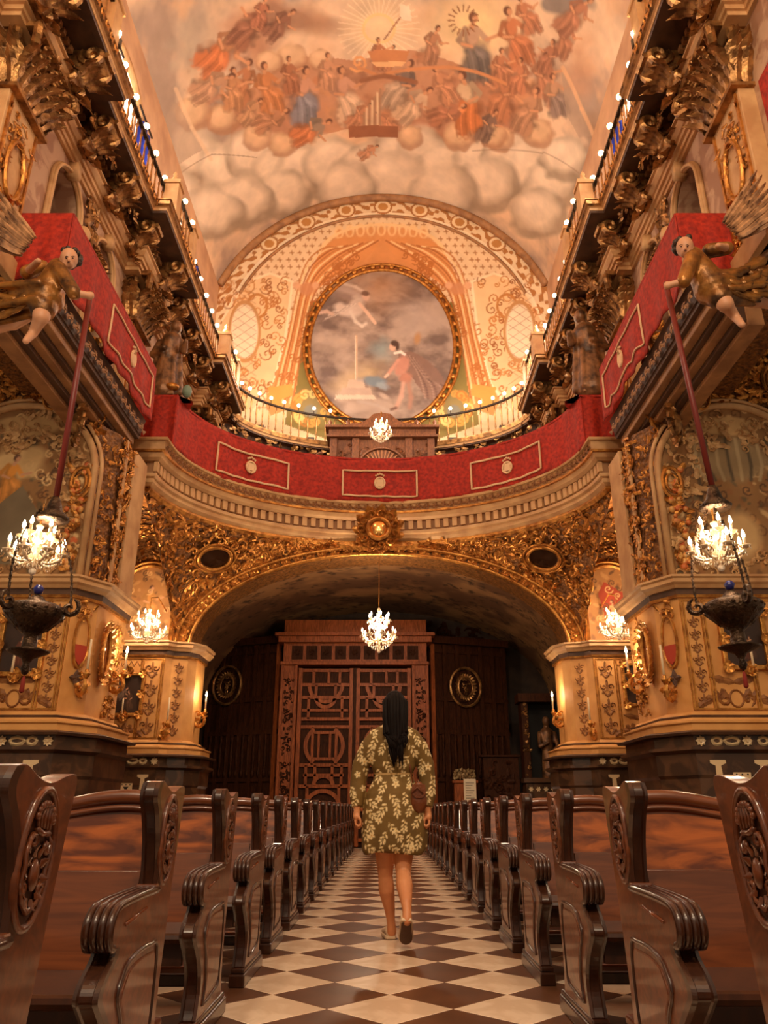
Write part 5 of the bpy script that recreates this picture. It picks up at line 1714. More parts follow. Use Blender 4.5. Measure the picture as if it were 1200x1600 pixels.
# ------------------------------------------------------------------ side balconies
XB = 3.92
for s in (-1, 1):
    sd = SIDE[s]
    y0, y1 = 7.7, 11.4
    ba = struct('trim_%d' % (5 if s < 0 else 6), 'wooden moulded underside of the %s tribune balcony' % sd, (s * XB, y0, 6.2))
    B = lambda b_, nm, m_, **k: b_.build(nm, m_, ba, mx=-s, **k)
    B(MB().box(-XW, -XB, y0, y1, 6.6, 6.85), 'balcony_floor', BROWNPAINT)
    B(MB().sweep([(-0.3, 6.55), (0.02, 6.55), (0.08, 6.82), (0.1, 6.88), (-0.3, 6.88)], [(-XB - 0.05, y1 + 0.02), (-XB - 0.05, y0)]), 'star_frieze', BROWNPAINT)
    for k, (o0, o1, za, zb, m_) in enumerate(((0.1, 0.22, 6.43, 6.55, STONE2), (0.22, 0.3, 6.38, 6.5, BROWNPAINT), (0.3, 0.42, 6.32, 6.45, STONE2), (0.42, 0.52, 6.26, 6.38, BROWNPAINT), (0.52, 0.73, 6.2, 6.34, STONE2))):
        B(MB().box(-XB - o1, -XB - o0, y0, y1 - 0.03 * k, za, zb + 0.25), 'soffit_moulding', m_, bev=0.012)
    sb = None
    for k in range(17):
        y = y0 + 0.12 + 0.215 * k
        if sb is None:
            q = MB().rosette((0, 0, 0), (0, 1, 0), (0, 0, 1), 0.08, 5)
            q.leaf((0, 0.1, -0.06), (0, 1, 0.7), (1, 0, 0), 0.12, 0.025, 0.2, 3)
            sb = q.build('star_boss', STONE2, ba, mx=-s, local=True)
            sb.location = tuple(np.array((s * (XB - 0.04), y, 6.69)) - wloc(ba))
        else:
            inst(sb, (s * (XB - 0.04), y, 6.69), ba)
    cs = MB()
    o = np.array((-4.35, 9.95, 6.05))
    for a in range(14):
        t = 2 * pi * a / 14
        d = np.array((0.5 * cos(t), -0.6 * cos(t), sin(t)))
        cs.leaf(o + d * 0.18, d, (0.6, -0.6, -0.3), 0.2, 0.05, 0.4)
    cs.tube([o + np.array((0.14 * cos(t) + 0.03, -0.14 * cos(t) - 0.05, 0.24 * sin(t))) for t in np.linspace(0, 2 * pi, 17)[:-1]], 0.03, 5, closed=True)
    cs.ball(o + np.array((0.03, -0.04, 0)), (0.1, 0.1, 0.2), 10, 6)
    B(cs, 'heraldic_cartouche', OLDGOLD, smooth=False)
    B(MB().lathe([(0.02, 0), (0.05, 0.04), (0.03, 0.09), (0.09, 0.14), (0.11, 0.22), (0.08, 0.3), (0.0, 0.34)], (-XB - 0.02, y0 + 0.6, 7.84), 12), 'ball_finial', STONE, smooth=True)

    # red hanging over the balcony
    hg = thing('balcony_hanging', 'red velvet hanging with gold braid over the %s side balcony' % sd, 'hanging', (s * (XB - 0.1), y0, ZB), group='red hangings on the balconies')
    rr = random.Random(80 + s)
    B = lambda b_, nm, m_, **k: b_.build(nm, m_, hg, mx=-s, **k)

    def hang(u, v):
        y = y0 + u * (y1 - y0)
        drop = ZT - v * (ZT - ZB + 0.03 * sin(u * 17) * v)
        return (-XB + 0.12 + 0.025 * sin(u * 40) * v + 0.03 * v * vnoise(np.array(u * 14), np.array(v * 2)), y, drop)
    B(MB().sheet(hang, 120, 12), 'cloth', RED, smooth=True, solid=0.015)
    B(MB().box(-XB - 0.3, -XB + 0.13, y0, y1, ZT - 0.02, ZT + 0.02), 'cloth_top', RED)
    B(MB().sheet(lambda u, v: (-XB + 0.12 - u * 0.82, y0 - 0.02 + 0.02 * sin(u * 20) * v, ZT - v * (ZT - ZB)), 24, 6), 'cloth_return', RED, smooth=True, solid=0.012)
    br = MB()

    def bp(u, v):
        q = hang(u, v)
        return (q[0] + 0.022, q[1], q[2])
    u0, u1 = 0.42, 0.95
    loop = [(u0 + (u1 - u0) * k / 30, 0.22 + 0.0 * k) for k in range(31)] + [(u1, 0.22 + 0.6 * k / 8) for k in range(1, 9)] + [(u1 - (u1 - u0) * k / 30, 0.82 + (0.03 * sin(k * 0.9) if s > 0 else 0)) for k in range(1, 31)] + [(u0, 0.82 - 0.6 * k / 8) for k in range(1, 8)]
    br.tube([bp(a, c) for a, c in loop], 0.016, 5, closed=True)
    B(br, 'gold_braid', TRIM, smooth=True)
    em = MB()
    yc = y0 + 0.68 * (y1 - y0)
    xx = -XB + 0.165
    em.tube([(xx, yc + 0.085 * cos(t), 7.33 + 0.13 * sin(t)) for t in np.linspace(0, 2 * pi, 15)[:-1]], 0.022, 5, closed=True)
    em.prism([(yc - 0.06, 7.4), (yc + 0.06, 7.4), (yc + 0.05, 7.28), (yc, 7.22), (yc - 0.05, 7.28)], xx - 0.02, xx + 0.01, 'x')
    for k in range(5):
        em.ball((xx, yc - 0.06 + 0.03 * k, 7.5 + 0.015 * (2 - abs(k - 2))), 0.02, 6, 4)
    B(em, 'embroidered_crest', TRIM)

# choir hanging: one continuous cloth along the curved front
hg = thing('choir_hanging', 'long curved red velvet hanging with three braided panels on the choir front', 'hanging', (0, CY0 + CB, ZB), group='red hangings on the balconies')
CPL = np.array(choir_path(-0.14, 96))
seg = np.r_[0, np.cumsum(np.linalg.norm(np.diff(CPL, axis=0), axis=1))]


def cpos(l):
    return np.array((np.interp(l, seg, CPL[:, 0]), np.interp(l, seg, CPL[:, 1])))


def cnorm(l):
    d = nrm(cpos(l + 0.02) - cpos(l - 0.02))
    return np.array((-d[1], d[0]))


LT = seg[-1]


def chang(l, v, off=0.0):
    q = cpos(l)
    near = min(l, LT - l)
    amp = 0.012 + 0.07 * max(0, 1 - near / 1.4)
    r = off + amp * sin(l * 16) * (0.3 + v) + 0.02 * sin(l * 5.3 + v * 2)
    n = cnorm(l)
    return (q[0] + n[0] * r, q[1] + n[1] * r, ZT - v * (ZT - ZB - 0.0) + 0.02 * sin(l * 3.1) * v)


MB().sheet(lambda u, v: chang(0.25 + u * (LT - 0.5), v), 300, 12).build('cloth', RED, hg, smooth=True, solid=0.015)
for c, hw in ((0.5, 0.79), (0.272, 0.82), (0.728, 0.82)):
    l0, l1 = LT * c - hw, LT * c + hw
    loop = [(l0 + (l1 - l0) * k / 20, 0.3) for k in range(21)] + [(l1, 0.3 + 0.58 * k / 5) for k in range(1, 6)] + [(l1 - (l1 - l0) * k / 20, 0.88) for k in range(1, 21)] + [(l0, 0.88 - 0.58 * k / 5) for k in range(1, 5)]
    MB().tube([chang(a, v, 0.03) for a, v in loop], 0.022, 5, closed=True).build('gold_braid', TRIM, hg, smooth=True)
    em = MB()
    o = np.array(chang(LT * c, 0.58, 0.04))
    n = cnorm(LT * c)
    ux, nx = np.array((n[1], -n[0], 0)), np.array((n[0], n[1], 0))
    em.tube([o + ux * 0.1 * cos(t) + up3 * 0.12 * sin(t) for t in np.linspace(0, 2 * pi, 15)[:-1]], 0.025, 5, closed=True)
    em.obox(o, ux * 0.07, up3 * 0.08, nx * 0.012)
    for k in range(5):
        em.ball(o + ux * (0.04 * (k - 2)) + up3 * (0.17 + 0.02 * (2 - abs(k - 2))), 0.025, 6, 4)
    em.build('embroidered_crest', TRIM, hg)
MB().sweep([(-0.25, ZT - 0.02), (0.0, ZT - 0.02), (0.0, ZT + 0.02), (-0.25, ZT + 0.02)], [tuple(q) for q in CPL]).build('cloth_top', RED, hg)
# ================================================================== furnishings
ORD = ['first', 'second', 'third', 'fourth', 'fifth', 'sixth', 'seventh', 'eighth', 'ninth', 'tenth', 'eleventh', 'twelfth', 'thirteenth', 'fourteenth', 'fifteenth', 'sixteenth', 'seventeenth', 'eighteenth', 'nineteenth', 'twentieth', 'twenty-first']
# ------------------------------------------------------------------ choir case
oc = thing('choir_case', 'carved wooden choir case with a fan ornament below the oval painting', 'organ case', (0.01, 19.8, 6.6))
B = lambda b_, nm, m_=ORGANWOOD, **k: b_.build(nm, m_, oc, **k)
x0, x1, yy = -1.5, 1.52, 19.8
B(MB().box(x0 + 0.05, x1 - 0.05, yy, yy + 0.5, 6.6, 10.75), 'case_body')
for x in (x0 + 0.12, x0 + 0.75, x1 - 0.75, x1 - 0.12):
    B(MB().box(x - 0.1, x + 0.1, yy - 0.1, yy, 6.6, 10.75), 'stile', bev=0.01)
B(MB().box(x0 - 0.08, x1 + 0.08, yy - 0.2, yy + 0.5, 10.72, 10.8).box(x0 - 0.02, x1 + 0.02, yy - 0.12, yy + 0.5, 10.8, 11.0).box(x0 - 0.12, x1 + 0.12, yy - 0.24, yy + 0.5, 11.0, 11.08), 'case_cornice', bev=0.01)
crest = [(-1.0, 11.08), (-0.95, 11.2), (-0.6, 11.22), (-0.4, 11.34), (-0.25, 11.5), (0.0, 11.54), (0.25, 11.5), (0.4, 11.34), (0.6, 11.22), (0.95, 11.2), (1.0, 11.08)]
B(MB().prism(crest, yy - 0.1, yy + 0.1, 'y'), 'cresting', bev=0.015)
for x in (x0, x1, -0.98, 1.0):
    B(MB().lathe([(0.05, 0), (0.08, 0.06), (0.04, 0.1), (0.07, 0.16), (0.02, 0.24), (0.0, 0.28)], (x, yy - 0.05, 11.08), 8), 'finial', smooth=True)
fc = np.array((0.0, yy - 0.03, 9.72))
for k in range(17):
    t = pi * (k + 0.5) / 17
    d = np.array((cos(t), 0, sin(t)))
    B(MB().obox(fc + d * 0.38, d * 0.26, np.cross(d, (0, 1, 0)) * 0.016, (0, 0.03, 0)), 'fan_ray', mat('fan_ray_wood', (176, 116, 72), 0.45))
q = MB()
q.tube([fc + np.array((0.7 * cos(t), -0.04, 0.7 * sin(t))) for t in np.linspace(0, pi, 21)], 0.04, 6)
q.ball(fc + np.array((0, -0.04, 0.05)), (0.12, 0.06, 0.12), 10, 6)
B(q, 'fan_rim', smooth=True)
for e in (-1, 1):
    q = MB()
    relief(q, lambda u, v: (np.array((e * (0.62 + 0.0 * u) + (u - 0.5) * 0.5 * 0.9, yy - 0.02, 9.95 + 0.5 * v)), np.array((1.0, 0, 0)), up3, np.array((0, -1.0, 0))), 22, 0.06, 0.12, random.Random(12))
    relief(q, lambda u, v: (np.array((e * 1.1 + (u - 0.5) * 0.36, yy - 0.02, 9.7 + 0.85 * v)), np.array((1.0, 0, 0)), up3, np.array((0, -1.0, 0))), 26, 0.06, 0.11, random.Random(13))
    B(q, 'pierced_carving')
    q = MB()
    for (dx, dz, r) in ((0.18, 0.35, 0.2), (0.5, 0.12, 0.24), (0.78, -0.05, 0.16)):
        q.scroll((0.01 + e * (1.55 + dx), yy, 9.75 + dz), (e, 0, 0), (0, 0, 1), r, 1.3, -e, 0.28)
    B(q, 'scroll_wing')

# ------------------------------------------------------------------ chandeliers
BULBC = mat('candle_bulb', (255, 220, 170), 0.4, emit=14.0)
GLASSARM = mat('glass_arm', (240, 214, 176), 0.1, spec=0.9)


def chandelier(name, label, c, R, H, top, power, tiers=((1.0, 0.25, 8), (0.6, 0.62, 6)), drop=True):
    """c centre of the body; H total height; top: where the rod hangs from"""
    c = np.asarray(c, float)
    t_ = thing(name, label, 'chandelier', c - (0, 0, H / 2), group='crystal chandeliers')
    zb = c[2] - H / 2
    st = MB().lathe([(0.01, 0), (0.05, 0.06 * H), (0.02, 0.12 * H), (0.07, 0.25 * H), (0.03, 0.33 * H), (0.06, 0.5 * H), (0.025, 0.6 * H), (0.055, 0.75 * H), (0.02, 0.85 * H), (0.04, 0.95 * H), (0.01, H)], (c[0], c[1], zb), 8)
    st.build('stem', GLASSARM, t_, smooth=True)
    MB().tube([(c[0], c[1], zb + H), (c[0], c[1], top)], 0.008, 5).build('hanging_rod', GOLD, t_)
    cr = MB()

    def drop_(p, s_):
        p = np.asarray(p, float)
        cr.add([p, p + (s_ * .4, 0, -s_), p + (0, s_ * .4, -s_), p + (-s_ * .4, 0, -s_), p + (0, -s_ * .4, -s_), p + (0, 0, -s_ * 2.2)],
               [(0, 1, 2), (0, 2, 3), (0, 3, 4), (0, 4, 1), (5, 2, 1), (5, 3, 2), (5, 4, 3), (5, 1, 4)])
    for rr, hz, n in tiers:
        for k in range(n):
            a = 2 * pi * (k + 0.5 * (rr < 1)) / n + 0.2
            d = np.array((cos(a), sin(a), 0))
            zz = zb + H * hz
            pth = [c * (1, 1, 0) + np.array((0, 0, zz)) + d * R * rr * q + np.array((0, 0, R * h_)) for q, h_ in ((0.08, 0.05), (0.3, -0.12), (0.6, -0.16), (0.85, -0.04), (1.0, 0.1))]
            arm = MB().tube(pth, 0.014, 5).lathe([(0.012, 0), (0.05, 0.02), (0.055, 0.03), (0.02, 0.035)], pth[-1], 8)
            arm = arm.build('arm', GLASSARM, t_, smooth=True)
            e = pth[-1]
            MB().lathe([(0.016, 0.03), (0.016, 0.1)], e, 6).build('candle_sleeve', CANDLEWAX, arm, smooth=True)
            MB().lathe([(0.008, 0.1), (0.02, 0.125), (0.016, 0.15), (0.002, 0.185)], e, 6).build('flame_bulb', BULBC, arm, smooth=True)
            for j in range(5):
                b_ = 2 * pi * j / 5
                drop_(e + np.array((0.05 * cos(b_), 0.05 * sin(b_), 0.02)), R * 0.06)
            for j in range(5):
                drop_(pth[2] * (1 - j / 5) + e * j / 5 - np.array((0, 0, 0.02 + 0.02 * sin(j))), R * 0.05)
            # swag of beads to the stem top
            s0, s1 = e, c * (1, 1, 0) + np.array((0, 0, min(zz + 0.45 * H, zb + H)))
            for j in range(1, 9):
                q = s0 * (1 - j / 9) + s1 * j / 9 - np.array((0, 0, R * 0.28 * sin(pi * j / 9)))
                drop_(q, R * 0.035)
    if drop:
        for rr, hz in ((0.95, 0.3), (0.8, 0.2), (0.62, 0.12), (0.42, 0.06), (0.22, 0.02), (0.5, 0.55), (0.3, 0.75)):
            for k in range(int(26 * rr) + 5):
                a = 2 * pi * k / (int(26 * rr) + 5)
                drop_((c[0] + R * rr * cos(a), c[1] + R * rr * sin(a), zb + H * hz + 0.02), R * 0.075)
        cr.ball((c[0], c[1], zb - 0.03), 0.035, 8, 6)
    tag(cr.build('crystal_drops', CRYSTAL, t_), kind='stuff')
    lamp('chandelier_light', c + (0, 0, 0.1), power, R * 0.55, parent=t_)
    return t_


chandelier('chandelier', 'crystal chandelier hanging from the arch crown before the lattice door', at(592, 982, Y=15.0), 0.33, 0.85, 5.85, 240)
chandelier('chandelier', 'small crystal chandelier high in front of the choir case', at(595, 672, Y=18.2), 0.28, 0.66, 10.75, 110)
MB().tube([(at(595, 672, Y=18.2)[0], 18.2, 10.75), (0, 18.7, 11.0), (0, 19.4, 11.05), (0, 19.75, 10.95)], 0.012, 5).build('wall_bracket', GOLD, bpy.data.objects['chandelier.001'])
NL = np.array((at(58, 850, Y=6.75)[0], 6.75, at(58, 853, Y=6.75)[2]))
NR = np.array((at(1120, 845, Y=6.75)[0], 6.75, at(1120, 848, Y=6.75)[2]))
chandelier('chandelier', 'crystal chandelier hung below the left angel, above the hanging lamp', NL, 0.235, 0.43, NL[2] + 0.42, 90, tiers=((1.0, 0.2, 7), (0.6, 0.6, 5)))
chandelier('chandelier', 'crystal chandelier hung below the right angel, above the hanging lamp', NR, 0.235, 0.43, NR[2] + 0.42, 90, tiers=((1.0, 0.2, 7), (0.6, 0.6, 5)))
for s, px, py in ((-1, 232, 975), (1, 965, 970)):
    c = at(px, py, Y=14.2)
    ch_ = chandelier('chandelier', 'crystal chandelier in front of the painted niche at the %s side of the choir arch' % SIDE[s], c, 0.32, 0.62, c[2] + 0.5, 130, tiers=((1.0, 0.12, 7), (0.62, 0.55, 5)))
    MB().tube([(c[0], 14.2, c[2] + 0.5), (c[0], 14.6, c[2] + 0.62), (c[0], YF - 0.02, c[2] + 0.5)], 0.015, 5).build('wall_bracket', GOLD, ch_)

# ------------------------------------------------------------------ hanging lamps and angel poles
TASSEL = mat('red_tassel', (140, 40, 26), 0.8)
for s, px, py, N_, ptop, pbot in ((-1, 53, 965, NL, (140, 465), (88, 780)), (1, 1147, 958, NR, (1042, 450), (1113, 762))):
    y = 6.75
    c = at(px, py, Y=y)
    LS = 0.83
    la = thing('hanging_lamp', 'embossed dark metal sanctuary lamp on chains before the %s pier' % SIDE[s], 'lamp', c - (0, 0, 0.6), group='sanctuary lamps')
    MB().lathe([(0.0, -0.62), (0.03, -0.6), (0.05, -0.55), (0.03, -0.5), (0.06, -0.44), (0.2, -0.38), (0.22, -0.36), (0.08, -0.32), (0.07, -0.2), (0.14, -0.14), (0.26, -0.04), (0.31, 0.04), (0.3, 0.1), (0.24, 0.14), (0.1, 0.16), (0.09, 0.2), (0.05, 0.24), (0.0, 0.26)], c, 24).scaled(c, LS).build('bowl', BRONZE, la, smooth=True)
    em = MB()
    for k in range(16):
        a = 2 * pi * k / 16
        d = np.array((cos(a), sin(a), 0))
        em.leaf(c + d * 0.16 + np.array((0, 0, -0.13)), d * 0.7 + up3 * 0.8, d, 0.2, 0.035, 0.1, 4)
        em.ball(c + d * 0.305 + np.array((0, 0, 0.07)), 0.022, 6, 4)
    em.scaled(c, LS).build('embossed_leaves', BRONZE, la)
    for k in range(3):
        a = 2 * pi * k / 3 + (0.5 if s > 0 else 0.1)
        d = np.array((cos(a), sin(a), 0))
        q = MB().scroll(c + d * 0.3 + np.array((0, 0, 0.09)), d, up3, 0.09, 1.2, 1, 0.25)
        q = q.build('handle_scroll', BRONZE, la)
        top_ = np.array((N_[0], y, N_[2] + 0.4))
        lk = MB()
        p0 = c + d * 0.3 + np.array((0, 0, 0.12))
        for j in range(26):
            m_ = p0 * (1 - j / 26) + top_ * j / 26 + d * 0.1 * sin(pi * j / 26)
            lk.obox(m_, (0.012, 0, 0) if j % 2 else (0, 0.012, 0), (0, 0, 0.024), (0, 0.004, 0) if j % 2 else (0.004, 0, 0))
        lk.build('chain', BRONZE, la)
    MB().lathe([(0.04, 0.26), (0.06, 0.32), (0.03, 0.36)], c, 8).scaled(c, LS).build('glass_holder', mat('blue_glass', (36, 40, 110), 0.15), la, smooth=True)
    MB().lathe([(0.01, -0.8), (0.028, -0.78), (0.02, -0.66), (0.006, -0.62)], c, 8).scaled(c, LS).build('tassel', TASSEL, la, smooth=True)
    a, b_ = at(*ptop, Y=6.75), at(*pbot, Y=6.75)
    a[0] = b_[0] = (a[0] + b_[0]) / 2 if s < 0 else b_[0]
    if s > 0:
        a = at(*ptop, Y=6.85)
    po = thing('lamp_pole', 'dark red pole held upright by the %s angel' % SIDE[s], 'pole', b_, group='poles held by the angels')
    MB().tube([b_, a + (a - b_) * 0.03], 0.03, 8).build('shaft', POLE, po, smooth=True)
    MB().lathe([(0.14, 0.0), (0.15, 0.03), (0.08, 0.1), (0.05, 0.2), (0.03, 0.24)], b_ - (0, 0, 0.22), 12).build('crown_cap', BRONZE, po, smooth=True)

# ------------------------------------------------------------------ angels
DRAPE = mat('gilded_drapery', (176, 118, 52), 0.36, 0.45, var=(72, 46, 26), vscale=5, bump=0.35, bscale=12)
for s in (-1, 1):
    Y0 = 6.68 if s < 0 else 6.75
    if s < 0:
        hd, nk, hip, hand, elb, sh2, oelb, ohand = (108, 404), (92, 420), (72, 466), (141, 462), (116, 458), (66, 418), (42, 426), (60, 408)
        tail = [(40, 470), (5, 478), (-40, 486)]
        kn, ft, toe = (64, 496), (52, 520), (40, 533)
        wroot, wtip = (72, 396), (10, 324)
        kn2, ft2 = (20, 505), (-20, 520)
    else:
        hd, nk, hip, hand, elb, sh2, oelb, ohand = (1070, 386), (1082, 402), (1112, 450), (1043, 446), (1068, 440), (1108, 392), (1136, 388), (1122, 384)
        tail = [(1140, 450), (1180, 446), (1230, 440)]
        kn, ft, toe = (1134, 476), (1148, 494), (1160, 508)
        wroot, wtip = (1118, 372), (1165, 302)
        kn2, ft2 = (1180, 470), (1215, 480)
    J = lambda q, dy=0.0: at(q[0], q[1], Y=Y0 + dy)
    an = thing('angel_statue', 'carved winged angel in gilded robes leaning out above the %s pier' % SIDE[s], 'statue', J(hip) - (0, 0, 0.5), group='carved angels')
    body = [('e', J(hd, -0.05), (0.09, 0.1, 0.118)), ('e', J(hd, -0.145) - np.array((0, 0, 0.018)), (0.014, 0.022, 0.024)), ('e', J(hd, -0.07) - np.array((0, 0, 0.075)), (0.06, 0.06, 0.05)), (J(hd, 0.0) - (0, 0, 0.05), 0.05, J(nk), 0.055), (J(nk), 0.1, J(hip), 0.16), (J(nk, -0.1), 0.06, J(elb, -0.15), 0.05), (J(elb, -0.15), 0.045, J(hand, -0.1), 0.035),
            ('e', J(hand, -0.1), (0.045, 0.04, 0.05)), (J(sh2, 0.1), 0.06, J(oelb, 0.0), 0.05), (J(oelb, 0.0), 0.045, J(ohand, -0.2), 0.035), (J(hip), 0.12, J(kn, -0.1), 0.085), (J(kn, -0.1), 0.075, J(ft), 0.05), (J(ft), 0.05, J(toe, -0.1), 0.035), (J(hip, 0.1), 0.12, J(kn2, 0.2), 0.08), (J(kn2, 0.2), 0.07, J(ft2, 0.3), 0.04)]
    capsules(body, 0.016, 3).build('body', FLESH, an, smooth=True)
    dr = [(J(nk), 0.115, J(hip), 0.18), (J(hip), 0.19, J(tail[0], 0.1), 0.2), (J(tail[0], 0.1), 0.19, J(tail[1], 0.2), 0.15), (J(tail[1], 0.2), 0.14, J(tail[2], 0.3), 0.06), (J(hip), 0.15, J(kn, -0.1) * 0.6 + J(hip) * 0.4, 0.13), (J(nk, -0.1), 0.085, J(elb, -0.15), 0.075), (J(sh2, 0.1), 0.085, J(oelb), 0.075)]
    for k in range(9):
        o = np.array((0.0, random.uniform(-0.2, 0.1), random.uniform(-0.18, 0.14)))
        dr.append((J(hip) + o, 0.05, J(tail[1], 0.15) + o * 1.3, 0.035))
    capsules(dr, 0.02, 2).build('robe', DRAPE, an, smooth=True)
    fl = MB()
    rq = random.Random(19)
    for k in range(16):
        t = rq.random()
        o = J(hip) * (1 - t) + J(tail[1], 0.15) * t + np.array((0, -0.16, rq.uniform(-0.2, 0.12)))
        dd = nrm(J(tail[1], 0.2) - J(hip)) + np.array((0, 0, rq.uniform(-0.7, 0.35)))
        fl.leaf(o, dd, (0, -1, 0.3), rq.uniform(0.3, 0.6), rq.uniform(0.03, 0.06), rq.uniform(0.05, 0.3), 6)
    tag(fl.build('robe_folds', DRAPE, an, smooth=True, solid=0.015), kind='stuff')
    hr = MB()
    hc = J(hd, 0.0)
    for k in range(44):
        t, f_ = random.uniform(0, 2 * pi), random.uniform(-0.5, 1)
        d = nrm((cos(t), abs(sin(t)) * 0.9 + 0.2 if f_ < 0.5 else sin(t), f_))
        hr.ball(hc + d * 0.098 + np.array((0, 0.015, 0.02)), random.uniform(0.026, 0.042), 6, 4)
    hr.build('hair', mat('dark_painted_hair', (56, 36, 24), 0.5), an, smooth=True)
    fcx = J(hd, -0.15)
    fe = MB()
    for e in (-1, 1):
        fe.ball(fcx + np.array((0.034 * e, 0.006, 0.012)), (0.011, 0.01, 0.006), 6, 4)
        fe.tube([fcx + np.array((0.018 * e, 0.004, 0.03)), fcx + np.array((0.036 * e, 0.004, 0.036)), fcx + np.array((0.052 * e, 0.014, 0.03))], 0.004, 4)
    fe.ball(fcx + np.array((0, 0.0, -0.05)), (0.017, 0.008, 0.005), 6, 4)
    fe.build('face_features', mat('dark_face_paint', (70, 36, 28), 0.5), an, smooth=True)
    for wn in (0, 1):
        w0 = J(wroot, 0.1 + 0.06 * wn)
        w1 = J(wtip, -0.05 + 0.12 * wn)
        d = w1 - w0
        L = np.linalg.norm(d)
        d = d / L
        n_ = np.array((0, -1.0, 0.2))
        side = nrm(np.cross(d, n_)) * (1 if s < 0 else -1)
        if side[2] > 0:
            side = -side
        wg = None
        for row, (cnt, l0, l1, off) in enumerate(((9, 0.55, 1.0, 0.0), (8, 0.3, 0.5, -0.02))):
            for k in range(cnt):
                f_ = k / (cnt - 1)
                fe = MB()
                o = w0 + d * L * (0.12 + 0.35 * (1 - f_) * 0.5) + side * (-0.02 + 0.24 * f_)
                dirn = nrm(d * (1 - 0.25 * f_) + side * 0.65 * f_)
                LL = L * (l1 - (l1 - l0) * f_)
                sd_ = nrm(np.cross(dirn, n_))
                o = o + n_ * (0.02 * row + 0.012 * (k % 2) + 0.002 * k)
                ctr = [(0, .012), (.2, .026), (.5, .03), (.8, .026), (.95, .014), (1.0, .003)]
                fe.add([o + dirn * LL * t + sd_ * w_ * e_ + n_ * (0.02 * (1 - abs(e_)) + 0.1 * t * t) for t, w_ in ctr for e_ in (-1, 0, 1)], [(i * 3 + j, i * 3 + j + 1, i * 3 + j + 4, i * 3 + j + 3) for i in range(5) for j in range(2)])
                fe = fe.build('feather', WING, an if wg is None else wg, solid=0.008)
                if wg is None:
                    fe.name = 'wing'
                    wg = fe

# ------------------------------------------------------------------ statues on the choir corners
for s, px, pyb, pyt in ((-1, 264, 616, 506), (1, 912, 612, 490)):
    Yc = 12.48
    b0, t0 = at(px, pyb, Y=Yc), at(px, pyt, Y=Yc)
    b0[0] = s * 3.97
    b0[2] = max(b0[2], ZT - 0.1)
    h = t0[2] - b0[2]
    x, z = b0[0], b0[2]
    sta = thing('saint_statue', 'robed wooden saint statue standing on the %s corner of the choir' % SIDE[s], 'statue', (x, Yc, ZB))
    P_ = lambda dx, dy, dz: (x + dx * h * (-s), Yc + dy * h, z + dz * h)
    sp = [(P_(0.0, 0, 0.03), 0.18 * h, P_(0, 0, 0.4), 0.14 * h), (P_(0, 0, 0.4), 0.13 * h, P_(0.03, -0.02, 0.72), 0.13 * h), (P_(0.04, -0.03, 0.8), 0.04 * h, P_(0.05, -0.05, 0.86), 0.04 * h), ('e', P_(0.07, -0.06, 0.92), (0.065 * h, 0.07 * h, 0.085 * h)),
          (P_(-0.12, 0, 0.72), 0.05 * h, P_(-0.17, -0.06, 0.52), 0.045 * h), (P_(-0.17, -0.06, 0.52), 0.05 * h, P_(-0.02, -0.15, 0.56), 0.035 * h), (P_(0.14, 0, 0.72), 0.05 * h, P_(0.2, -0.08, 0.55), 0.045 * h), (P_(0.2, -0.08, 0.55), 0.045 * h, P_(0.24, -0.16, 0.64), 0.03 * h)]
    for k in range(7):
        a = 2 * pi * k / 7
        sp.append((P_(0.17 * cos(a), 0.13 * sin(a), 0.02), 0.05 * h, P_(0.13 * cos(a), 0.1 * sin(a), 0.62), 0.03 * h))
    capsules(sp, 0.018, 2).build('robed_figure', STATUEWOOD, sta, smooth=True)
    vl = capsules([('e', P_(0.055, -0.02, 0.93), (0.075 * h, 0.07 * h, 0.085 * h)), (P_(0.03, 0.04, 0.86), 0.08 * h, P_(-0.02, 0.08, 0.66), 0.1 * h)], 0.018, 2)
    vl.build('veil', mat('pale_statue_paint', (176, 146, 112), 0.5), sta, smooth=True)
    MB().box(x - 0.1, x + 0.1, Yc - 0.1, Yc + 0.1, 6.6, z - 0.1).box(x - 0.22, x + 0.22, Yc - 0.2, Yc + 0.2, max(ZT + 0.03, z - 0.1), max(ZT + 0.05, z + 0.02)).build('pedestal', STONE2, sta, bev=0.02)
    if s < 0:
        q = MB().ball(P_(0.12, -0.12, 0.03), (0.14, 0.1, 0.08), 10, 6)
        q.build('gilded_emblem', GOLD, sta, smooth=True)
        MB().ball(P_(0.3, -0.1, -0.02), (0.09, 0.09, 0.13), 10, 6).build('green_emblem', mat('green_paint', (110, 130, 110), 0.5), sta, smooth=True)
    else:
        q = MB()
        q.prism([(P_(-0.0, 0, 0)[0] + a, c) for a, c in ((-1.0, z - 0.35), (-0.75, z - 0.55), (-0.6, z - 0.3), (-0.85, z - 0.1))], Yc + 0.1, Yc + 0.16, 'y')

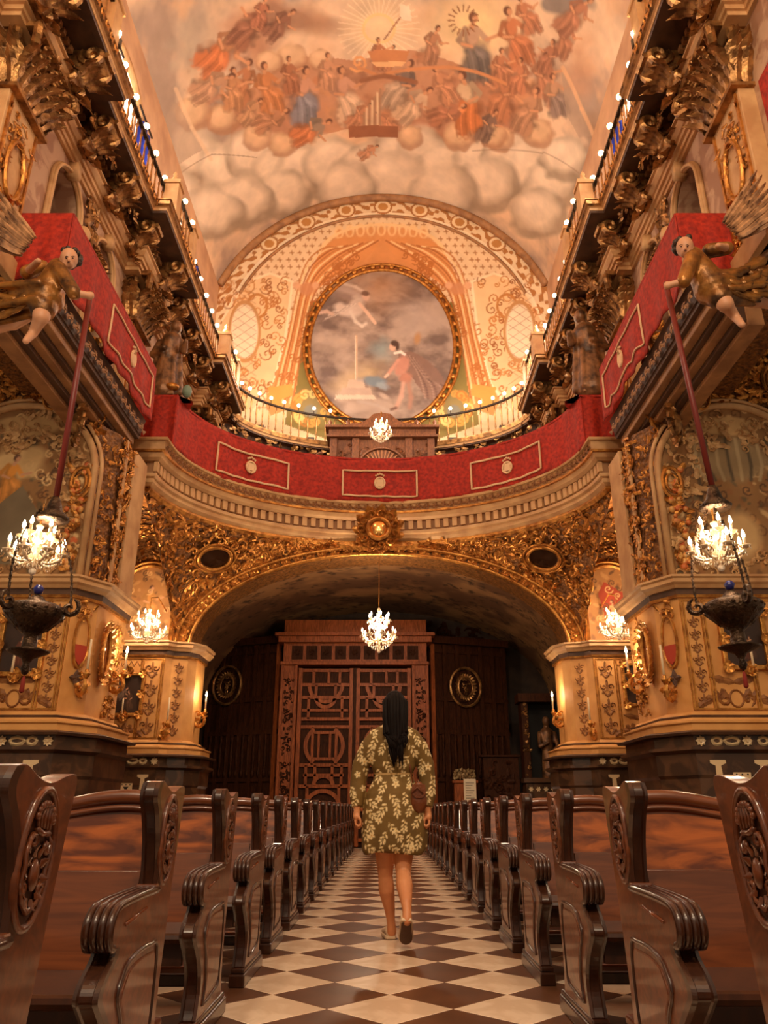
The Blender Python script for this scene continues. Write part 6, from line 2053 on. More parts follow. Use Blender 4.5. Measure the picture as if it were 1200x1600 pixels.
# ------------------------------------------------------------------ framed pictures on the piers
PFR = mat('picture_gilding', (232, 170, 86), 0.3, 0.7, var=(176, 112, 48), vscale=14, bump=0.3, bscale=60)
for s, Y_, px, py, lab, fig in ((-1, YN, 36, 1010, 'gilt framed picture of robed figures behind the left hanging lamp', 1), (1, YN, 1160, 1000, 'gilt framed dark picture behind the right hanging lamp', 1),
                                (-1, YFP, 199, 1085, 'small gilt framed picture of a saint on the left far pier', 0), (1, YFP, 998, 1070, 'small gilt framed dark portrait on the right far pier', 2)):
    c = at(px, py, Y=Y_)
    w_, h_ = 0.29, 0.38
    y = Y_ - 0.03
    pf = thing('framed_picture', lab, 'picture', (c[0], Y_, c[2] - h_), group='gilt framed pictures on the piers')
    b, P = painted_grid(lambda u, v: (c[0] + (2 * u - 1) * w_ * 0.88, y - 0.005, c[2] + (2 * v - 1) * h_ * 0.9), 50, 66, lambda u, v: ((2 * u - 1), (2 * v - 1)))
    p = Paint(P, (58, 38, 28), lambda a, q: ((a - 100) / 100.0, (100 - q) / 100.0))
    p.grain(2, 1.0)
    if fig == 1:
        p.figure(90, 120, 120, 0.1, (118, 62, 40)); p.figure(140, 130, 90, -0.2, (84, 56, 40), flip=-1)
    elif fig == 0:
        p.figure(70, 90, 90, 0.9, (120, 96, 80)); p.figure(130, 130, 110, -0.3, (92, 62, 44), flip=-1)
        p.blob(50, 60, 40, 50, (104, 92, 84), 0, 0.8, 0.7)
    else:
        p.figure(85, 110, 150, 0.0, (60, 44, 36), (176, 130, 96))
    b.build('canvas', ATTRGLOSS, pf, colors=p.C)
    fr = MB()
    for e in (-1, 1):
        fr.box(c[0] + e * w_ - 0.03, c[0] + e * w_ + 0.03, y - 0.04, y + 0.03, c[2] - h_ - 0.03, c[2] + h_ + 0.03)
        fr.box(c[0] - w_, c[0] + w_, y - 0.04, y + 0.03, c[2] + e * h_ - 0.03, c[2] + e * h_ + 0.03)
    fr.build('frame', PFR, pf, bev=0.008)
    og = MB()
    for ex in (-1, 0, 1):
        for ez in (-1, 0, 1):
            if ex or ez:
                o = np.array((c[0] + ex * w_, y - 0.05, c[2] + ez * h_))
                og = MB()
                for k in range(6):
                    a = pi / 3 * k + 0.3
                    og.leaf(o, (cos(a), 0, sin(a)), (0, -1, 0), 0.1, 0.025, 0.4, 4)
                og.build('frame_ornament', PFR, pf)
    og = MB()
    for k in range(5):
        a = pi * (k + 0.5) / 5
        og.leaf((c[0], y - 0.05, c[2] + h_ + 0.03), (cos(a), 0, sin(a)), (0, -1, 0), 0.13, 0.03, 0.35, 4)
        og.leaf((c[0], y - 0.05, c[2] - h_ - 0.03), (cos(a), 0, -sin(a)), (0, -1, 0), 0.11, 0.03, 0.35, 4)
    tag(og.build('frame_leaves', PFR, pf), kind='stuff')
    cb = thing('picture_candle', 'slim white candle on a bracket below the %s %s picture' % (SIDE[s], 'near' if Y_ == YN else 'far'), 'candle', (c[0], Y_ - 0.2, c[2] - h_), group='candles before the pictures')
    MB().tube([(c[0], y, c[2] - h_ - 0.05), (c[0], y - 0.1, c[2] - h_ - 0.1), (c[0], y - 0.16, c[2] - h_ - 0.02)], 0.014, 5).lathe([(0.015, 0), (0.05, 0.02), (0.02, 0.03)], (c[0], y - 0.16, c[2] - h_ - 0.03), 8).build('bracket', PFR, cb, smooth=True)
    MB().lathe([(0.018, 0), (0.016, 0.27), (0.004, 0.285)], (c[0], y - 0.16, c[2] - h_), 8).build('candle', CANDLEWAX, cb, smooth=True)

# ------------------------------------------------------------------ candle sconces
FLAME = mat('candle_flame', (255, 216, 150), 0.5, emit=30.0)


def sconce(lab, pos, n, lit, hc=0.42):
    pos = np.asarray(pos, float)
    n = nrm(n)
    ux = np.cross(n, up3)
    sc = thing('candle_sconce', lab, 'sconce', pos - (0, 0, 0.35), group='candle sconces on the piers')
    e = pos + n * 0.2
    b_ = MB()
    b_.scroll(pos + n * 0.08 - up3 * 0.16, n, up3, 0.16, 1.3, 1, 0.2)
    b_.scroll(pos + n * 0.05 - up3 * 0.02, -n, up3, 0.09, 1.2, -1, 0.2)
    for k in range(7):
        b_.leaf(pos + n * (0.03 * k - 0.02) - up3 * (0.25 - 0.03 * k), nrm((random.uniform(-1, 1), random.uniform(-1, 1), random.uniform(-1, 0.6))), n, 0.13, 0.03, 0.4, 4)
    b_.build('scroll_bracket', PFR, sc)
    MB().lathe([(0.015, -0.06), (0.05, 0.0), (0.055, 0.015), (0.02, 0.02), (0.03, 0.05), (0.02, 0.07)], e, 10).build('drip_pan', PFR, sc, smooth=True)
    MB().lathe([(0.017, 0.05), (0.016, 0.05 + hc), (0.005, 0.06 + hc)], e, 8).build('candle', CANDLEWAX, sc, smooth=True)
    if lit:
        MB().lathe([(0.006, 0.06 + hc), (0.022, 0.09 + hc), (0.016, 0.12 + hc), (0.001, 0.17 + hc)], e, 8).build('flame', FLAME, sc, smooth=True)
        lamp('candle_light', e + up3 * (0.12 + hc), 22, 0.03, parent=sc)


for s in (-1, 1):
    w_ = SIDE[s]
    c = at(133, 1060, X=-4.05) if s < 0 else at(1062, 1060, X=4.05)
    sconce('gilt scroll sconce with unlit candle on the %s near pier corner' % w_, (s * 4.05, 10.6, c[2]), (-s * 0.75, -0.65, 0), False)
    c = at(183, 1040, Y=12.6) if s < 0 else at(1008, 1030, Y=12.6)
    sconce('lit candle sconce between the %s near and far piers' % w_, (s * 3.98, 11.62, 2.72), (-s, 0, 0), True, 0.26)
    c = at(268, 1135, Y=YFP)
    sconce('gilt scroll sconce with unlit candle on the %s far pier' % w_, (s * 4.06, 14.92, 2.32), (-s * 0.6, -0.8, 0), False)
    c = at(308, 1095, Y=15.4) if s < 0 else at(886, 1095, Y=15.4)
    sconce('lit candle sconce on the %s jamb of the choir arch' % w_, (s * 3.62, 15.55, 2.6), (-s, -0.2, 0), True, 0.25)
    # oval gilt mirror on the strip behind the near pier
    mr = thing('carved_mirror', 'gilt carved oval mirror on the %s pier return' % w_, 'mirror', (s * 3.97, 11.1, 2.5), group='gilt carved mirrors')
    q = MB()
    o = np.array((-3.94, 11.12, 2.95))
    for k in range(26):
        t = 2 * pi * k / 26
        d = np.array((0, cos(t), sin(t)))
        q.leaf(o + d * (0.17, 0.17, 0.36), d, (1, 0, 0), 0.14, 0.035, 0.5, 4)
    q.tube([o + np.array((0.03, 0.15 * cos(t), 0.34 * sin(t))) for t in np.linspace(0, 2 * pi, 21)[:-1]], 0.03, 5, closed=True)
    q.build('gilt_frame', PFR, mr, mx=-s)
    MB().add([o + np.array((0.012, 0.15 * cos(t), 0.34 * sin(t))) for t in np.linspace(0, 2 * pi, 21)[:-1]], [tuple(range(20))]).build('glass', mat('old_mirror', (190, 150, 110), 0.12, 0.9), mr, mx=-s)

# ------------------------------------------------------------------ bulbs and floodlights of the cornice
bm = MB().lathe([(0.012, 0), (0.012, 0.14)], n=5)
lab = {-1: 'round glowing bulb on the left balustrade, %s from the near end', 1: 'round glowing bulb on the right balustrade, %s from the near end', 0: 'round glowing bulb before the painted lunette, %s from the right'}
seen = {-1: 0, 0: 0, 1: 0}
proto = None


def bulb(q, which):
    global proto
    lb = lab[which] % ORD[seen[which]]
    seen[which] += 1
    if proto is None:
        r = thing('cornice_bulb', lb, 'bulb', q, group='bulbs along the cornice')
        bm.build('stem', IRON, r, local=True)
        MB().ball((0, 0, 0.19), 0.055, 10, 6).build('globe', BULB, r, smooth=True, local=True)
        proto = r
    else:
        r = copy_tree(proto)
        r.location = tuple(q)
        r['label'] = lb
    return r


for s in (-1, 1):
    for k in range(21):
        y = 6.0 + 0.6 * k
        x = XW - 0.56 - (0.24 if any(abs(y - q) < 0.62 for q in PIL) else 0)
        bulb((s * x, y, ZC + 0.9), s)
for k in range(1, 25):
    if 10 <= k <= 14:
        continue
    t = pi * k / 24
    bulb(((EA + 0.4) * cos(t), EY0 + (EB - 0.16) * sin(t), ZC + 0.9), 0)
CANB = mat('floodlight_body', (60, 50, 42), 0.5, 0.5)
FLOOD = mat('floodlight_glass', (255, 228, 180), 0.3, emit=60.0)
for s in (-1, 1):
    for nth, (y, pw) in enumerate(((8.15, 230), (13.0, 230), (16.2, 200))):
        q = np.array((s * (XW - (0.78 if nth == 0 else 0.4)), y, ZC + (0.42 if nth == 0 else 0.05)))
        f_ = thing('floodlight', 'small floodlight on the %s cornice, %s' % (SIDE[s], ('nearest', 'middle one', 'farthest')[nth]), 'floodlight', q, group='cornice floodlights')
        MB().box(q[0] - 0.05, q[0] + 0.05, y - 0.08, y + 0.08, q[2] + 0.02, q[2] + 0.2).box(q[0] - 0.03, q[0] + 0.03, y - 0.03, y + 0.03, ZC - 0.02, q[2] + 0.03).build('housing', CANB, f_, bev=0.01)
        MB().ball((q[0], y - 0.09, q[2] + 0.13), (0.1, 0.05, 0.1) if nth == 0 else (0.06, 0.04, 0.08), 12, 8).build('lens', FLOOD, f_, smooth=True)
        lamp('floodlight_beam', (s * (XW - 0.5), y + 0.2, q[2] + 1.1), pw, 0.12, color=(1.0, 0.87, 0.72), parent=f_)
# uplights behind the curved balustrade, washing the lunette
for k, t in enumerate((0.6, 1.05, 2.1, 2.55)):
    q = np.array(((EA - 0.2) * cos(t), EY0 + (EB - 0.75) * sin(t), ZC + 0.02))
    q[2] = ZC + 0.02
    qq = np.array(((EA + 0.55) * cos(t), EY0 + (EB - 0.02) * sin(t), ZC + 0.02))
    f_ = thing('floodlight', 'uplight at the foot of the lunette, %s from the left' % ('fourth', 'third', 'second', 'first')[k], 'floodlight', qq, group='lunette uplights')
    MB().box(qq[0] - 0.12, qq[0] + 0.12, qq[1] - 0.06, qq[1] + 0.06, qq[2], qq[2] + 0.14).build('housing', CANB, f_, bev=0.01)
    lamp('uplight_beam', (qq[0] * 0.9, qq[1] - 1.2, qq[2] + 0.9), 60, 0.25, color=(1.0, 0.82, 0.63), parent=f_)

# ------------------------------------------------------------------ pews
PROFILE = [(.11, 0), (.11, .09), (.13, .13), (.15, .2), (.12, .28), (.03, .36), (.0, .39), (.02, .425), (.09, .47), (.10, .495), (.07, .50), (.045, .525), (.045, .56), (.07, .585), (.12, .592), (.46, .605),
           (.455, .68), (.435, .76), (.40, .83), (.365, .875), (.365, .905), (.385, .93), (.43, .935), (.48, .918), (.53, .905), (.58, .905), (.64, .92), (.695, .925), (.71, .905), (.70, .86), (.67, .72), (.645, .6), (.6, .35), (.585, .2), (.6, .09), (.62, 0)]


def spl(pts, n=4):
    return [tuple(q) for q in smooth(pts, n)]


SP_ = PROFILE[:1] + spl(PROFILE[1:10], 4) + spl(PROFILE[10:16], 4)[:-1] + spl(PROFILE[15:22], 4)[:-1] + spl(PROFILE[21:], 3)
PT = 0.052


def make_pew(L):
    root = thing('pew', 'pew', 'pew', (0, 0, 0), group='wooden pews on both sides of the aisle')
    kw = dict(local=True)
    for nm, xa in (('aisle_end_panel', 0.0), ('wall_end_panel', L - PT)):
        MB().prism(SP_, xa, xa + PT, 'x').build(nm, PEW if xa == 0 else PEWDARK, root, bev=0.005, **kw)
    MB().box(-0.012, 0.07, 0.07, 0.68, 0, 0.06).box(-0.006, 0.064, 0.085, 0.66, 0.06, 0.085).build('plinth', PEWDARK, root, bev=0.008, **kw)
    # front stile and post front, glossy dark
    fs = spl(PROFILE[1:10], 5)
    ps = spl(PROFILE[15:22], 5)
    def face_strip(nm, path, x0, x1):
        """moulded strip on the front edge: a raised centre between two quirks"""
        q = MB()
        cs = [(x0, 0.03), (x0, -0.004), (x0 + 0.012, -0.012), (x0 + 0.016, -0.004), (x1 - 0.016, -0.004), (x1 - 0.012, -0.012), (x1, -0.004), (x1, 0.03)]
        n_ = len(cs)
        q.add([(x, a[0] + o, a[1]) for a in path for x, o in cs], [(i * n_ + j, i * n_ + j + 1, (i + 1) * n_ + j + 1, (i + 1) * n_ + j) for i in range(len(path) - 1) for j in range(n_ - 1)])
        q.build(nm, PEWDARK, root, **kw)
    face_strip('front_stile', fs, -0.004, 0.062)
    face_strip('post_face', ps, -0.002, 0.056)
    MB().box(-0.005, 0.062, 0.43, 0.47, 0.6, 0.625).build('post_collar', PEW, root, bev=0.006, **kw)
    # armrest with four rolled flutes
    q = MB()
    arm = [(.47, .608), (.3, .606), (.16, .602), (.09, .594), (.05, .57), (.04, .535), (.055, .505), (.085, .495)]
    for k in range(4):
        q.tube([(0.002 + 0.021 * k, y, z) for y, z in spl(arm, 4)], 0.0125, 6)
    q.build('armrest', PEWDARK, root, smooth=True, **kw)
    # sunk panel outline and groove on the aisle face
    pan = [(.21, .12), (.24, .2), (.21, .3), (.16, .37), (.2, .42), (.23, .44), (.33, .455), (.45, .455), (.52, .44), (.525, .3), (.51, .2), (.5, .14), (.42, .13), (.3, .118)]
    q = MB().tube([(-0.001, y, z) for y, z in spl(pan + pan[:1], 3)[:-1]], 0.007, 5, closed=True)
    q.build('panel_bead', PEWDARK, root, smooth=True, **kw)
    MB().prism([(y * 0.86 + 0.052, z * 0.86 + 0.042) for y, z in spl(pan + pan[:1], 3)[:-1]], -0.005, 0.01, 'x').build('raised_panel', PEW, root, bev=0.006, **kw)
    MB().tube([(-0.001, .17, .545), (-0.001, .36, .565)], 0.006, 5).build('arm_groove', PEWLIGHT, root, smooth=True, **kw)
    # carved oval crest
    oc_, tl_ = np.array((.53, .755)), 0.16
    E = lambda t, k=1.0: (oc_[0] + k * (.082 * cos(t) * cos(tl_) + .135 * sin(t) * sin(tl_)), oc_[1] + k * (-.082 * cos(t) * sin(tl_) + .135 * sin(t) * cos(tl_)))
    cr = MB().tube([(-0.002,) + E(t) for t in np.linspace(0, 2 * pi, 25)[:-1]], 0.009, 5, closed=True).build('crest_rim', PEW, root, smooth=True, **kw)
    MB().prism([E(t, 0.95) for t in np.linspace(0, 2 * pi, 25)[:-1]], -0.001, 0.004, 'x').build('crest_ground', PEWDARK, cr, **kw)
    g = MB()
    C = lambda a, b_: np.array((-0.006, oc_[0] + a * cos(tl_) + b_ * sin(tl_), oc_[1] - a * sin(tl_) + b_ * cos(tl_)))
    for k in range(9):                                            # crown
        a = pi * k / 8
        g.ball(C(.04 * cos(a), .075 + .03 * sin(a)), 0.0085, 6, 4)
    for k in range(5):
        g.tube([C(-.03 + .015 * k, .055), C((-.03 + .015 * k) * 1.15, .08), C((-.03 + .015 * k) * 0.6, .1)], 0.0045, 4)
    g.tube([C(-.032, .05), C(0, .045), C(.032, .05)], 0.007, 5)
    for e in (-1, 1):                                             # shield scrolls
        g.scroll(C(e * .035, .025), (0, e, 0), (0, 0, 1), 0.022, 1.2, e, 0.3, 10, 4)
        g.tube([C(e * .05, .03), C(e * .06, .0), C(e * .05, -.02), C(e * .056, -.05), C(e * .035, -.085), C(e * .0, -.105)], 0.006, 5)
        g.scroll(C(e * .04, -.06), (0, e, 0), (0, 0, -1), 0.018, 1.2, e, 0.3, 10, 4)
    for k in range(10):
        a = 2 * pi * k / 10
        g.leaf(C(.03 * cos(a), -.04 + .04 * sin(a)), (0, cos(a), sin(a)), (-1, 0, 0), 0.028, 0.007, 0.35, 3)
    g.ball(C(0, -.035), (0.008, 0.022, 0.032), 8, 6)
    g.build('crest_carving', PEW, cr, smooth=True, **kw)
    # back, rail, seat
    xs = np.linspace(0.05, L - 0.05, 70)
    wave = lambda x: 0.024 * cos(2 * pi * (x - 0.05) / 0.74 - 1.0)
    by = lambda z: 0.44 + (z - 0.38) * 0.28
    q = MB()
    for a, b_ in zip(xs[:-1], xs[1:]):
        v = []
        for x in (a, b_):
            zt = 0.855 + wave(x)
            v += [(x, by(.66), .66), (x, by(zt), zt), (x, by(zt) + .03, zt), (x, by(.66) + .03, .66)]
        q.add(v, [(0, 4, 5, 1), (1, 5, 6, 2), (2, 6, 7, 3), (3, 7, 4, 0)])
    q.build('upper_backboard', PEWLIGHT, root, **kw)
    MB().add([(x, by(z) + o, z) for z in (.36, .655) for x, o in ((.075, 0), (L - .075, 0), (L - .075, .03), (.075, .03))], [(0, 1, 5, 4), (1, 2, 6, 5), (2, 3, 7, 6), (3, 0, 4, 7), (4, 5, 6, 7), (3, 2, 1, 0)]).build('lower_backboard', PEW, root, **kw)
    MB().tube([(x, by(.86) + 0.012, .862 + wave(x)) for x in xs], 0.026, 8).build('top_rail', PEW, root, smooth=True, **kw)
    MB().tube([(x, by(.84) - 0.006, .828 + wave(x)) for x in xs], 0.01, 6).build('rail_bead', PEW, root, smooth=True, **kw)
    MB().box(.075, L - .075, .09, .46, .355, .385).tube([(.075, .09, .37), (L - .075, .09, .37)], 0.019, 8).build('seat', PEWDARK, root, **kw)
    MB().box(.075, L - .075, .12, .15, .27, .355).build('seat_apron', PEWDARK, root, **kw)
    MB().box(.075, L - .075, .64, .70, .52, .545).build('book_ledge', PEWDARK, root, bev=0.006, **kw)
    MB().box(.06, L - .06, .78, .92, .125, .16).build('kneeler_board', PEW, root, bev=0.01, **kw)
    for x in (.1, L - .1):
        MB().box(x - .02, x + .02, .58, .9, .1, .14).box(x - .02, x + .02, .8, .86, 0, .12).build('kneeler_bracket', PEWDARK, root, **kw)
    MB().box(.075, L - .075, .54, .57, .12, .17).build('floor_rail', PEWDARK, root, bev=0.006, **kw)
    return root


PY = [1.23, 2.27, 3.34, 4.42, 5.38] + [6.36 + k for k in range(12)]
for s, xa in ((-1, -0.57), (1, 0.965)):
    L = 3.05
    pr = make_pew(L)
    if s < 0:
        for c in list(pr.children):
            for d in [c] + list(c.children):
                me = d.data
                co = np.empty(len(me.vertices) * 3, np.float32)
                me.vertices.foreach_get('co', co)
                co = co.reshape(-1, 3)
                co[:, 0] *= -1
                me.vertices.foreach_set('co', co.ravel())
                me.flip_normals()
    for k, y in enumerate(PY):
        o = pr if k == 0 else copy_tree(pr)
        o.location = (xa, y + (0.05 if s > 0 else 0), 0)
        o['label'] = 'varnished wooden pew with carved oval crest, %s from the front, %s of the aisle' % (ORD[k], SIDE[s])

# ------------------------------------------------------------------ stand with notice and flower box near the screen
c = at(735, 1250, Y=18.75)
nb = thing('notice_stand', 'white printed notice sheet on a stand before the right screen wing', 'notice', (c[0], 18.75, 0))
zt = at(735, 1217, Y=18.75)[2]
MB().box(c[0] - 0.14, c[0] + 0.14, 18.75, 18.77, zt - 0.5, zt).build('sheet', mat('white_paper', (226, 206, 176), 0.7), nb)
tx = MB()
for k in range(7):
    tx.box(c[0] - 0.1, c[0] + 0.1 - 0.04 * (k % 3), 18.747, 18.749, zt - 0.08 - 0.055 * k - 0.012, zt - 0.08 - 0.055 * k)
tx.build('printed_lines', mat('ink', (96, 80, 66), 0.7), nb)
MB().tube([(c[0], 18.8, 0.02), (c[0], 18.8, zt - 0.1)], 0.015, 6).lathe([(0.16, 0), (0.15, 0.02), (0.02, 0.04)], (c[0], 18.8, 0), 12).build('stand', IRON, nb)
c = at(731, 1212, Y=19.0) - np.array((0.06, 0, 0))
fbx = thing('flower_box', 'box of dried flowers on a wooden pedestal before the right screen wing', 'flower box', (c[0], 19.0, 0))
MB().box(c[0] - 0.26, c[0] + 0.26, 19.06, 19.3, 0, c[2] - 0.16).box(c[0] - 0.3, c[0] + 0.3, 19.02, 19.34, c[2] - 0.16, c[2] - 0.1).build('pedestal', DOORWOOD, fbx, bev=0.01)
q = MB()
for k in range(90):
    o = np.array((c[0] + random.uniform(-0.25, 0.25), 19.18 + random.uniform(-0.1, 0.1), c[2] - 0.08 + random.random() * 0.2))
    q.leaf(o, (random.uniform(-1, 1), random.uniform(-1, 0.5), 1), (random.uniform(-1, 1), -1, 0), 0.09, 0.02, 0.4, 3)
tag(q.build('dried_flowers', mat('dried_flowers', (206, 178, 130), 0.7, var=(130, 100, 60), vscale=30), fbx), kind='stuff')
c = at(785, 1235, Y=19.1)
ca = thing('carved_chest', 'dark carved wooden cabinet at the foot of the right screen wing', 'cabinet', (c[0], 19.1, 0))
zt = at(785, 1183, Y=19.1)[2]
MB().box(c[0] - 0.42, c[0] + 0.42, 19.1, 19.5, 0, zt).box(c[0] - 0.47, c[0] + 0.47, 19.05, 19.5, zt, zt + 0.05).build('body', DOORDARK, ca, bev=0.01)
q = MB()
relief(q, lambda u, v: (np.array((c[0] - 0.36 + 0.72 * u, 19.09, 0.3 + (zt - 0.4) * v)), np.array((1.0, 0, 0)), up3, np.array((0, -1.0, 0))), 60, 0.07, 0.13, random.Random(31))
q.build('carving', DOORDARK, ca)
# ------------------------------------------------------------------ the woman walking up the aisle
def fuse(b, voxel, it):
    me = bpy.data.meshes.new('tmp')
    me.from_pydata(b.V, [], b.F)
    o = bpy.data.objects.new('tmp', me)
    COL.objects.link(o)
    r = o.modifiers.new('r', 'REMESH')
    r.mode = 'VOXEL'
    r.voxel_size = voxel
    s_ = o.modifiers.new('s', 'SMOOTH')
    s_.iterations = it
    s_.factor = 0.5
    ev = o.evaluated_get(bpy.context.evaluated_depsgraph_get()).to_mesh()
    V = np.empty(len(ev.vertices) * 3)
    ev.vertices.foreach_get('co', V)
    out = MB()
    out.V = [tuple(v) for v in V.reshape(-1, 3)]
    out.F = [tuple(p_.vertices) for p_ in ev.polygons]
    bpy.data.objects.remove(o)
    bpy.data.meshes.remove(me)
    return out


WY = 5.82
W = lambda px, py, dy=0.0: at(px, py, Y=WY + dy)
SKIN = mat('tanned_skin', (222, 150, 100), 0.5, var=(206, 132, 84), vscale=8)
HAIR = mat('dark_brown_hair', (26, 17, 13), 0.65, spec=0.12, var=(16, 10, 9), vscale=20, stretch=(6, 6, 0.6))
SHOE = mat('cream_canvas_shoe', (232, 204, 170), 0.7, bump=0.2, bscale=160)
SOLE = mat('dark_rubber_sole', (104, 76, 58), 0.8, bump=0.4, bscale=120)
BAGM = mat('brown_leather_bag', (132, 70, 30), 0.45, var=(102, 50, 22), vscale=10, bump=0.15, bscale=60)
wo = thing('person', 'woman with long dark hair in an olive floral dress walking away down the aisle', 'person', (W(615, 1470)[0], WY, 0))

legs = [(W(601, 1300), .085, W(602, 1345, .05), .066), (W(602, 1345, .05), .064, W(602, 1366, .08), .053), (W(602, 1366, .08), .05, W(604, 1390, .09), .057), (W(604, 1390, .09), .056, W(609, 1422, .17), .037), (W(609, 1422, .17), .036, W(611, 1440, .2), .03), (W(611, 1440, .2), .03, W(612, 1456, .22), .034),
        (W(631, 1300), .085, W(630, 1345, -.0), .066), (W(630, 1345, 0), .064, W(630, 1362, -.02), .054), (W(630, 1362, -.02), .05, W(632, 1384, -.1), .058), (W(632, 1384, -.1), .057, W(635, 1410, -.21), .038), (W(635, 1410, -.21), .036, W(636, 1424, -.25), .03), (W(636, 1424, -.25), .03, W(636, 1438, -.27), .034)]
arms = [(W(588, 1158), .034, W(564, 1205, .02), .036), (W(564, 1205, .02), .04, W(558, 1262, -.02), .026), (W(644, 1158), .034, W(665, 1205, .02), .036), (W(665, 1205, .02), .04, W(668, 1262, -.02), .026)]
hands = []
for s, wr in ((-1, W(558, 1266, -.02)), (1, W(668, 1266, -.02))):
    pc = wr + np.array((s * .004, 0, -.045))
    hands.append((wr, .024, pc, .027))
    hands.append((pc + (0, .02, 0), .02, pc + (0, -.02, 0), .02))
    for k in range(4):
        o = pc + np.array((s * .006, .027 - .018 * k, -.025))
        l = (.026, .03, .029, .022)[k]
        a = o + np.array((-s * .002, 0, -l))
        c = a + np.array((-s * .018, -.004, -l * .55))
        d = c + np.array((-s * .016, -.004, .006))
        hands += [(o, .0095, a, .009), (a, .009, c, .0085), (c, .0085, d, .0078)]
    t0 = pc + np.array((-s * .012, -.022, .012))
    t1 = t0 + np.array((-s * .016, -.012, -.028))
    hands += [(t0, .011, t1, .0098), (t1, .0095, t1 + np.array((-s * .004, 0, -.024)), .0085)]
torso = [(W(616, 1262), .1, W(615, 1215), .075), (W(615, 1215), .07, W(616, 1165), .075), (W(616, 1150), .075, W(616, 1132), .05), (W(616, 1134), .048, W(617, 1118, .01), .05), ('e', W(617, 1106, .02), (.076, .092, .112)),
         (W(596, 1156), .036, W(636, 1156), .036), (W(604, 1280), .085, W(628, 1280), .085)]
face = W(617, 1109, .105)
torso += [('e', face + (0, .008, -.015), (.016, .02, .025)), ('e', face + (0, -.01, -.07), (.04, .03, .03)), ('e', W(617, 1110, .03) + np.array((.078, 0, 0)), (.012, .022, .03)), ('e', W(617, 1110, .03) - np.array((.078, 0, 0)), (.012, .022, .03))]
capsules(legs + arms + hands + torso, 0.0065, 3).build('body', SKIN, wo, smooth=True)

# dress: lofted skirt and bodice with full sleeves
K = 5.52 / 1200
b = MB()
rows = [(1332, 616, 46, .62, .0), (1326, 616, 49, .62, .0), (1300, 616, 50, .64, .0), (1270, 616, 48.5, .64, .0), (1240, 615, 42, .62, .0), (1222, 615, 33, .6, .0), (1211, 615, 29, .58, .0), (1200, 615, 34, .6, .0), (1175, 615, 39, .56, .0), (1155, 615, 42, .5, .0), (1142, 616, 38, .46, .0), (1135, 616, 24, .5, .0), (1130, 616, 13, .8, .0)]
vs, n = [], 40
for (py, px, hw, dep, dy) in rows:
    c = W(px, py, dy)
    fold = .02 if py > 1225 else .008
    for k in range(n):
        t = 2 * pi * k / n
        r = 1 + fold * (sin(t * 7 + py * .01) + .6 * sin(t * 12 + 1))
        vs.append(c + np.array((hw * K * cos(t) * r, hw * K * dep * sin(t) * r, .018 * sin(3 * t + .6) if py > 1320 else 0)))
fs = [(i * n + (k + 1) % n, i * n + k, (i + 1) * n + k, (i + 1) * n + (k + 1) % n) for i in range(len(rows) - 1) for k in range(n)]
fs += [tuple(range(n)), tuple(range((len(rows) - 1) * n, len(rows) * n))[::-1]]
b.add(vs, [f[::-1] for f in fs])
for pts in ([(589, 1150, 0, .06), (576, 1167, 0, .066), (564, 1195, .02, .066), (560, 1222, .02, .062), (558, 1244, 0, .058), (558, 1256, -.01, .046), (558, 1262, -.02, .04)], [(643, 1150, 0, .06), (655, 1167, 0, .066), (665, 1195, .02, .066), (668, 1222, .02, .062), (669, 1244, 0, .058), (668, 1256, -.01, .045), (668, 1262, -.02, .04)]):
    b.tube([W(a, c, d) for a, c, d, _ in pts], [r * .95 for *_, r in pts], 16)
d = fuse(b, 0.0062, 3)
P3 = np.array(d.V)
cw = W(615, 1230)
p = Paint(np.c_[P3[:, 0], P3[:, 2]], (134, 100, 42), lambda a, c: (cw[0] + a / 100.0, cw[2] - c / 100.0))
k = fbm(P3[:, 0] * 9, P3[:, 2] * 5, 3)[:, None]
p.C = lin((98, 72, 30)) * (1 - k) + lin((128, 96, 40)) * k
rf = random.Random(17)
CRM, PAL = (242, 214, 158), (226, 188, 112)


def sprig(a, c, ang, sz):
    dx, dy = cos(ang), sin(ang)
    L = 6.5 * sz
    p.line([(a - dx * L * .5, c - dy * L * .5), (a + dx * L * .2, c + dy * L * .2)], .14, PAL)
    for q, (f_, e) in enumerate(((-.42, 1), (-.25, -1), (-.05, 1), (.1, -1), (.25, 1), (.3, -1), (.38, 0))):
        aa = ang + e * (.75 + .1 * (q % 2))
        l_ = rf.uniform(1.1, 1.45) * sz
        p.blob(a + dx * L * f_ + cos(aa) * l_ * 1.15, c + dy * L * f_ + sin(aa) * l_ * 1.15, l_, .55 * sz, CRM, aa, .25)


def bloom(a, c, sz):
    o = rf.uniform(0, 2)
    for q in range(5):
        t = 2 * pi * q / 5 + o
        p.blob(a + 1.25 * sz * cos(t), c + 1.25 * sz * sin(t), 1.15 * sz, .7 * sz, CRM, t, .3)
    p.blob(a, c, .55 * sz, .55 * sz, (206, 150, 60), 0, .3)


cells = []
for jy in range(-40, 50, 8):
    for jx in range(-30, 34, 8):
        a, c = jx + rf.uniform(-2.5, 2.5) + (4.5 if (jy // 8) % 2 else 0), jy + rf.uniform(-2.5, 2.5)
        if rf.random() < .62:
            sprig(a, c, rf.uniform(0.6, 2.5), rf.uniform(1.15, 1.4))
        else:
            bloom(a, c, rf.uniform(1.0, 1.3))
m = (np.abs(P3[:, 2] - W(615, 1210)[2]) < .006) & (np.abs(P3[:, 0] - cw[0]) < .16)
p.C[m] = lin((214, 176, 116))
d.build('dress', mat('printed_dress_cloth', (134, 100, 42), 0.8, attr=True, bump=0.25, bscale=14), wo, smooth=True, colors=p.C)

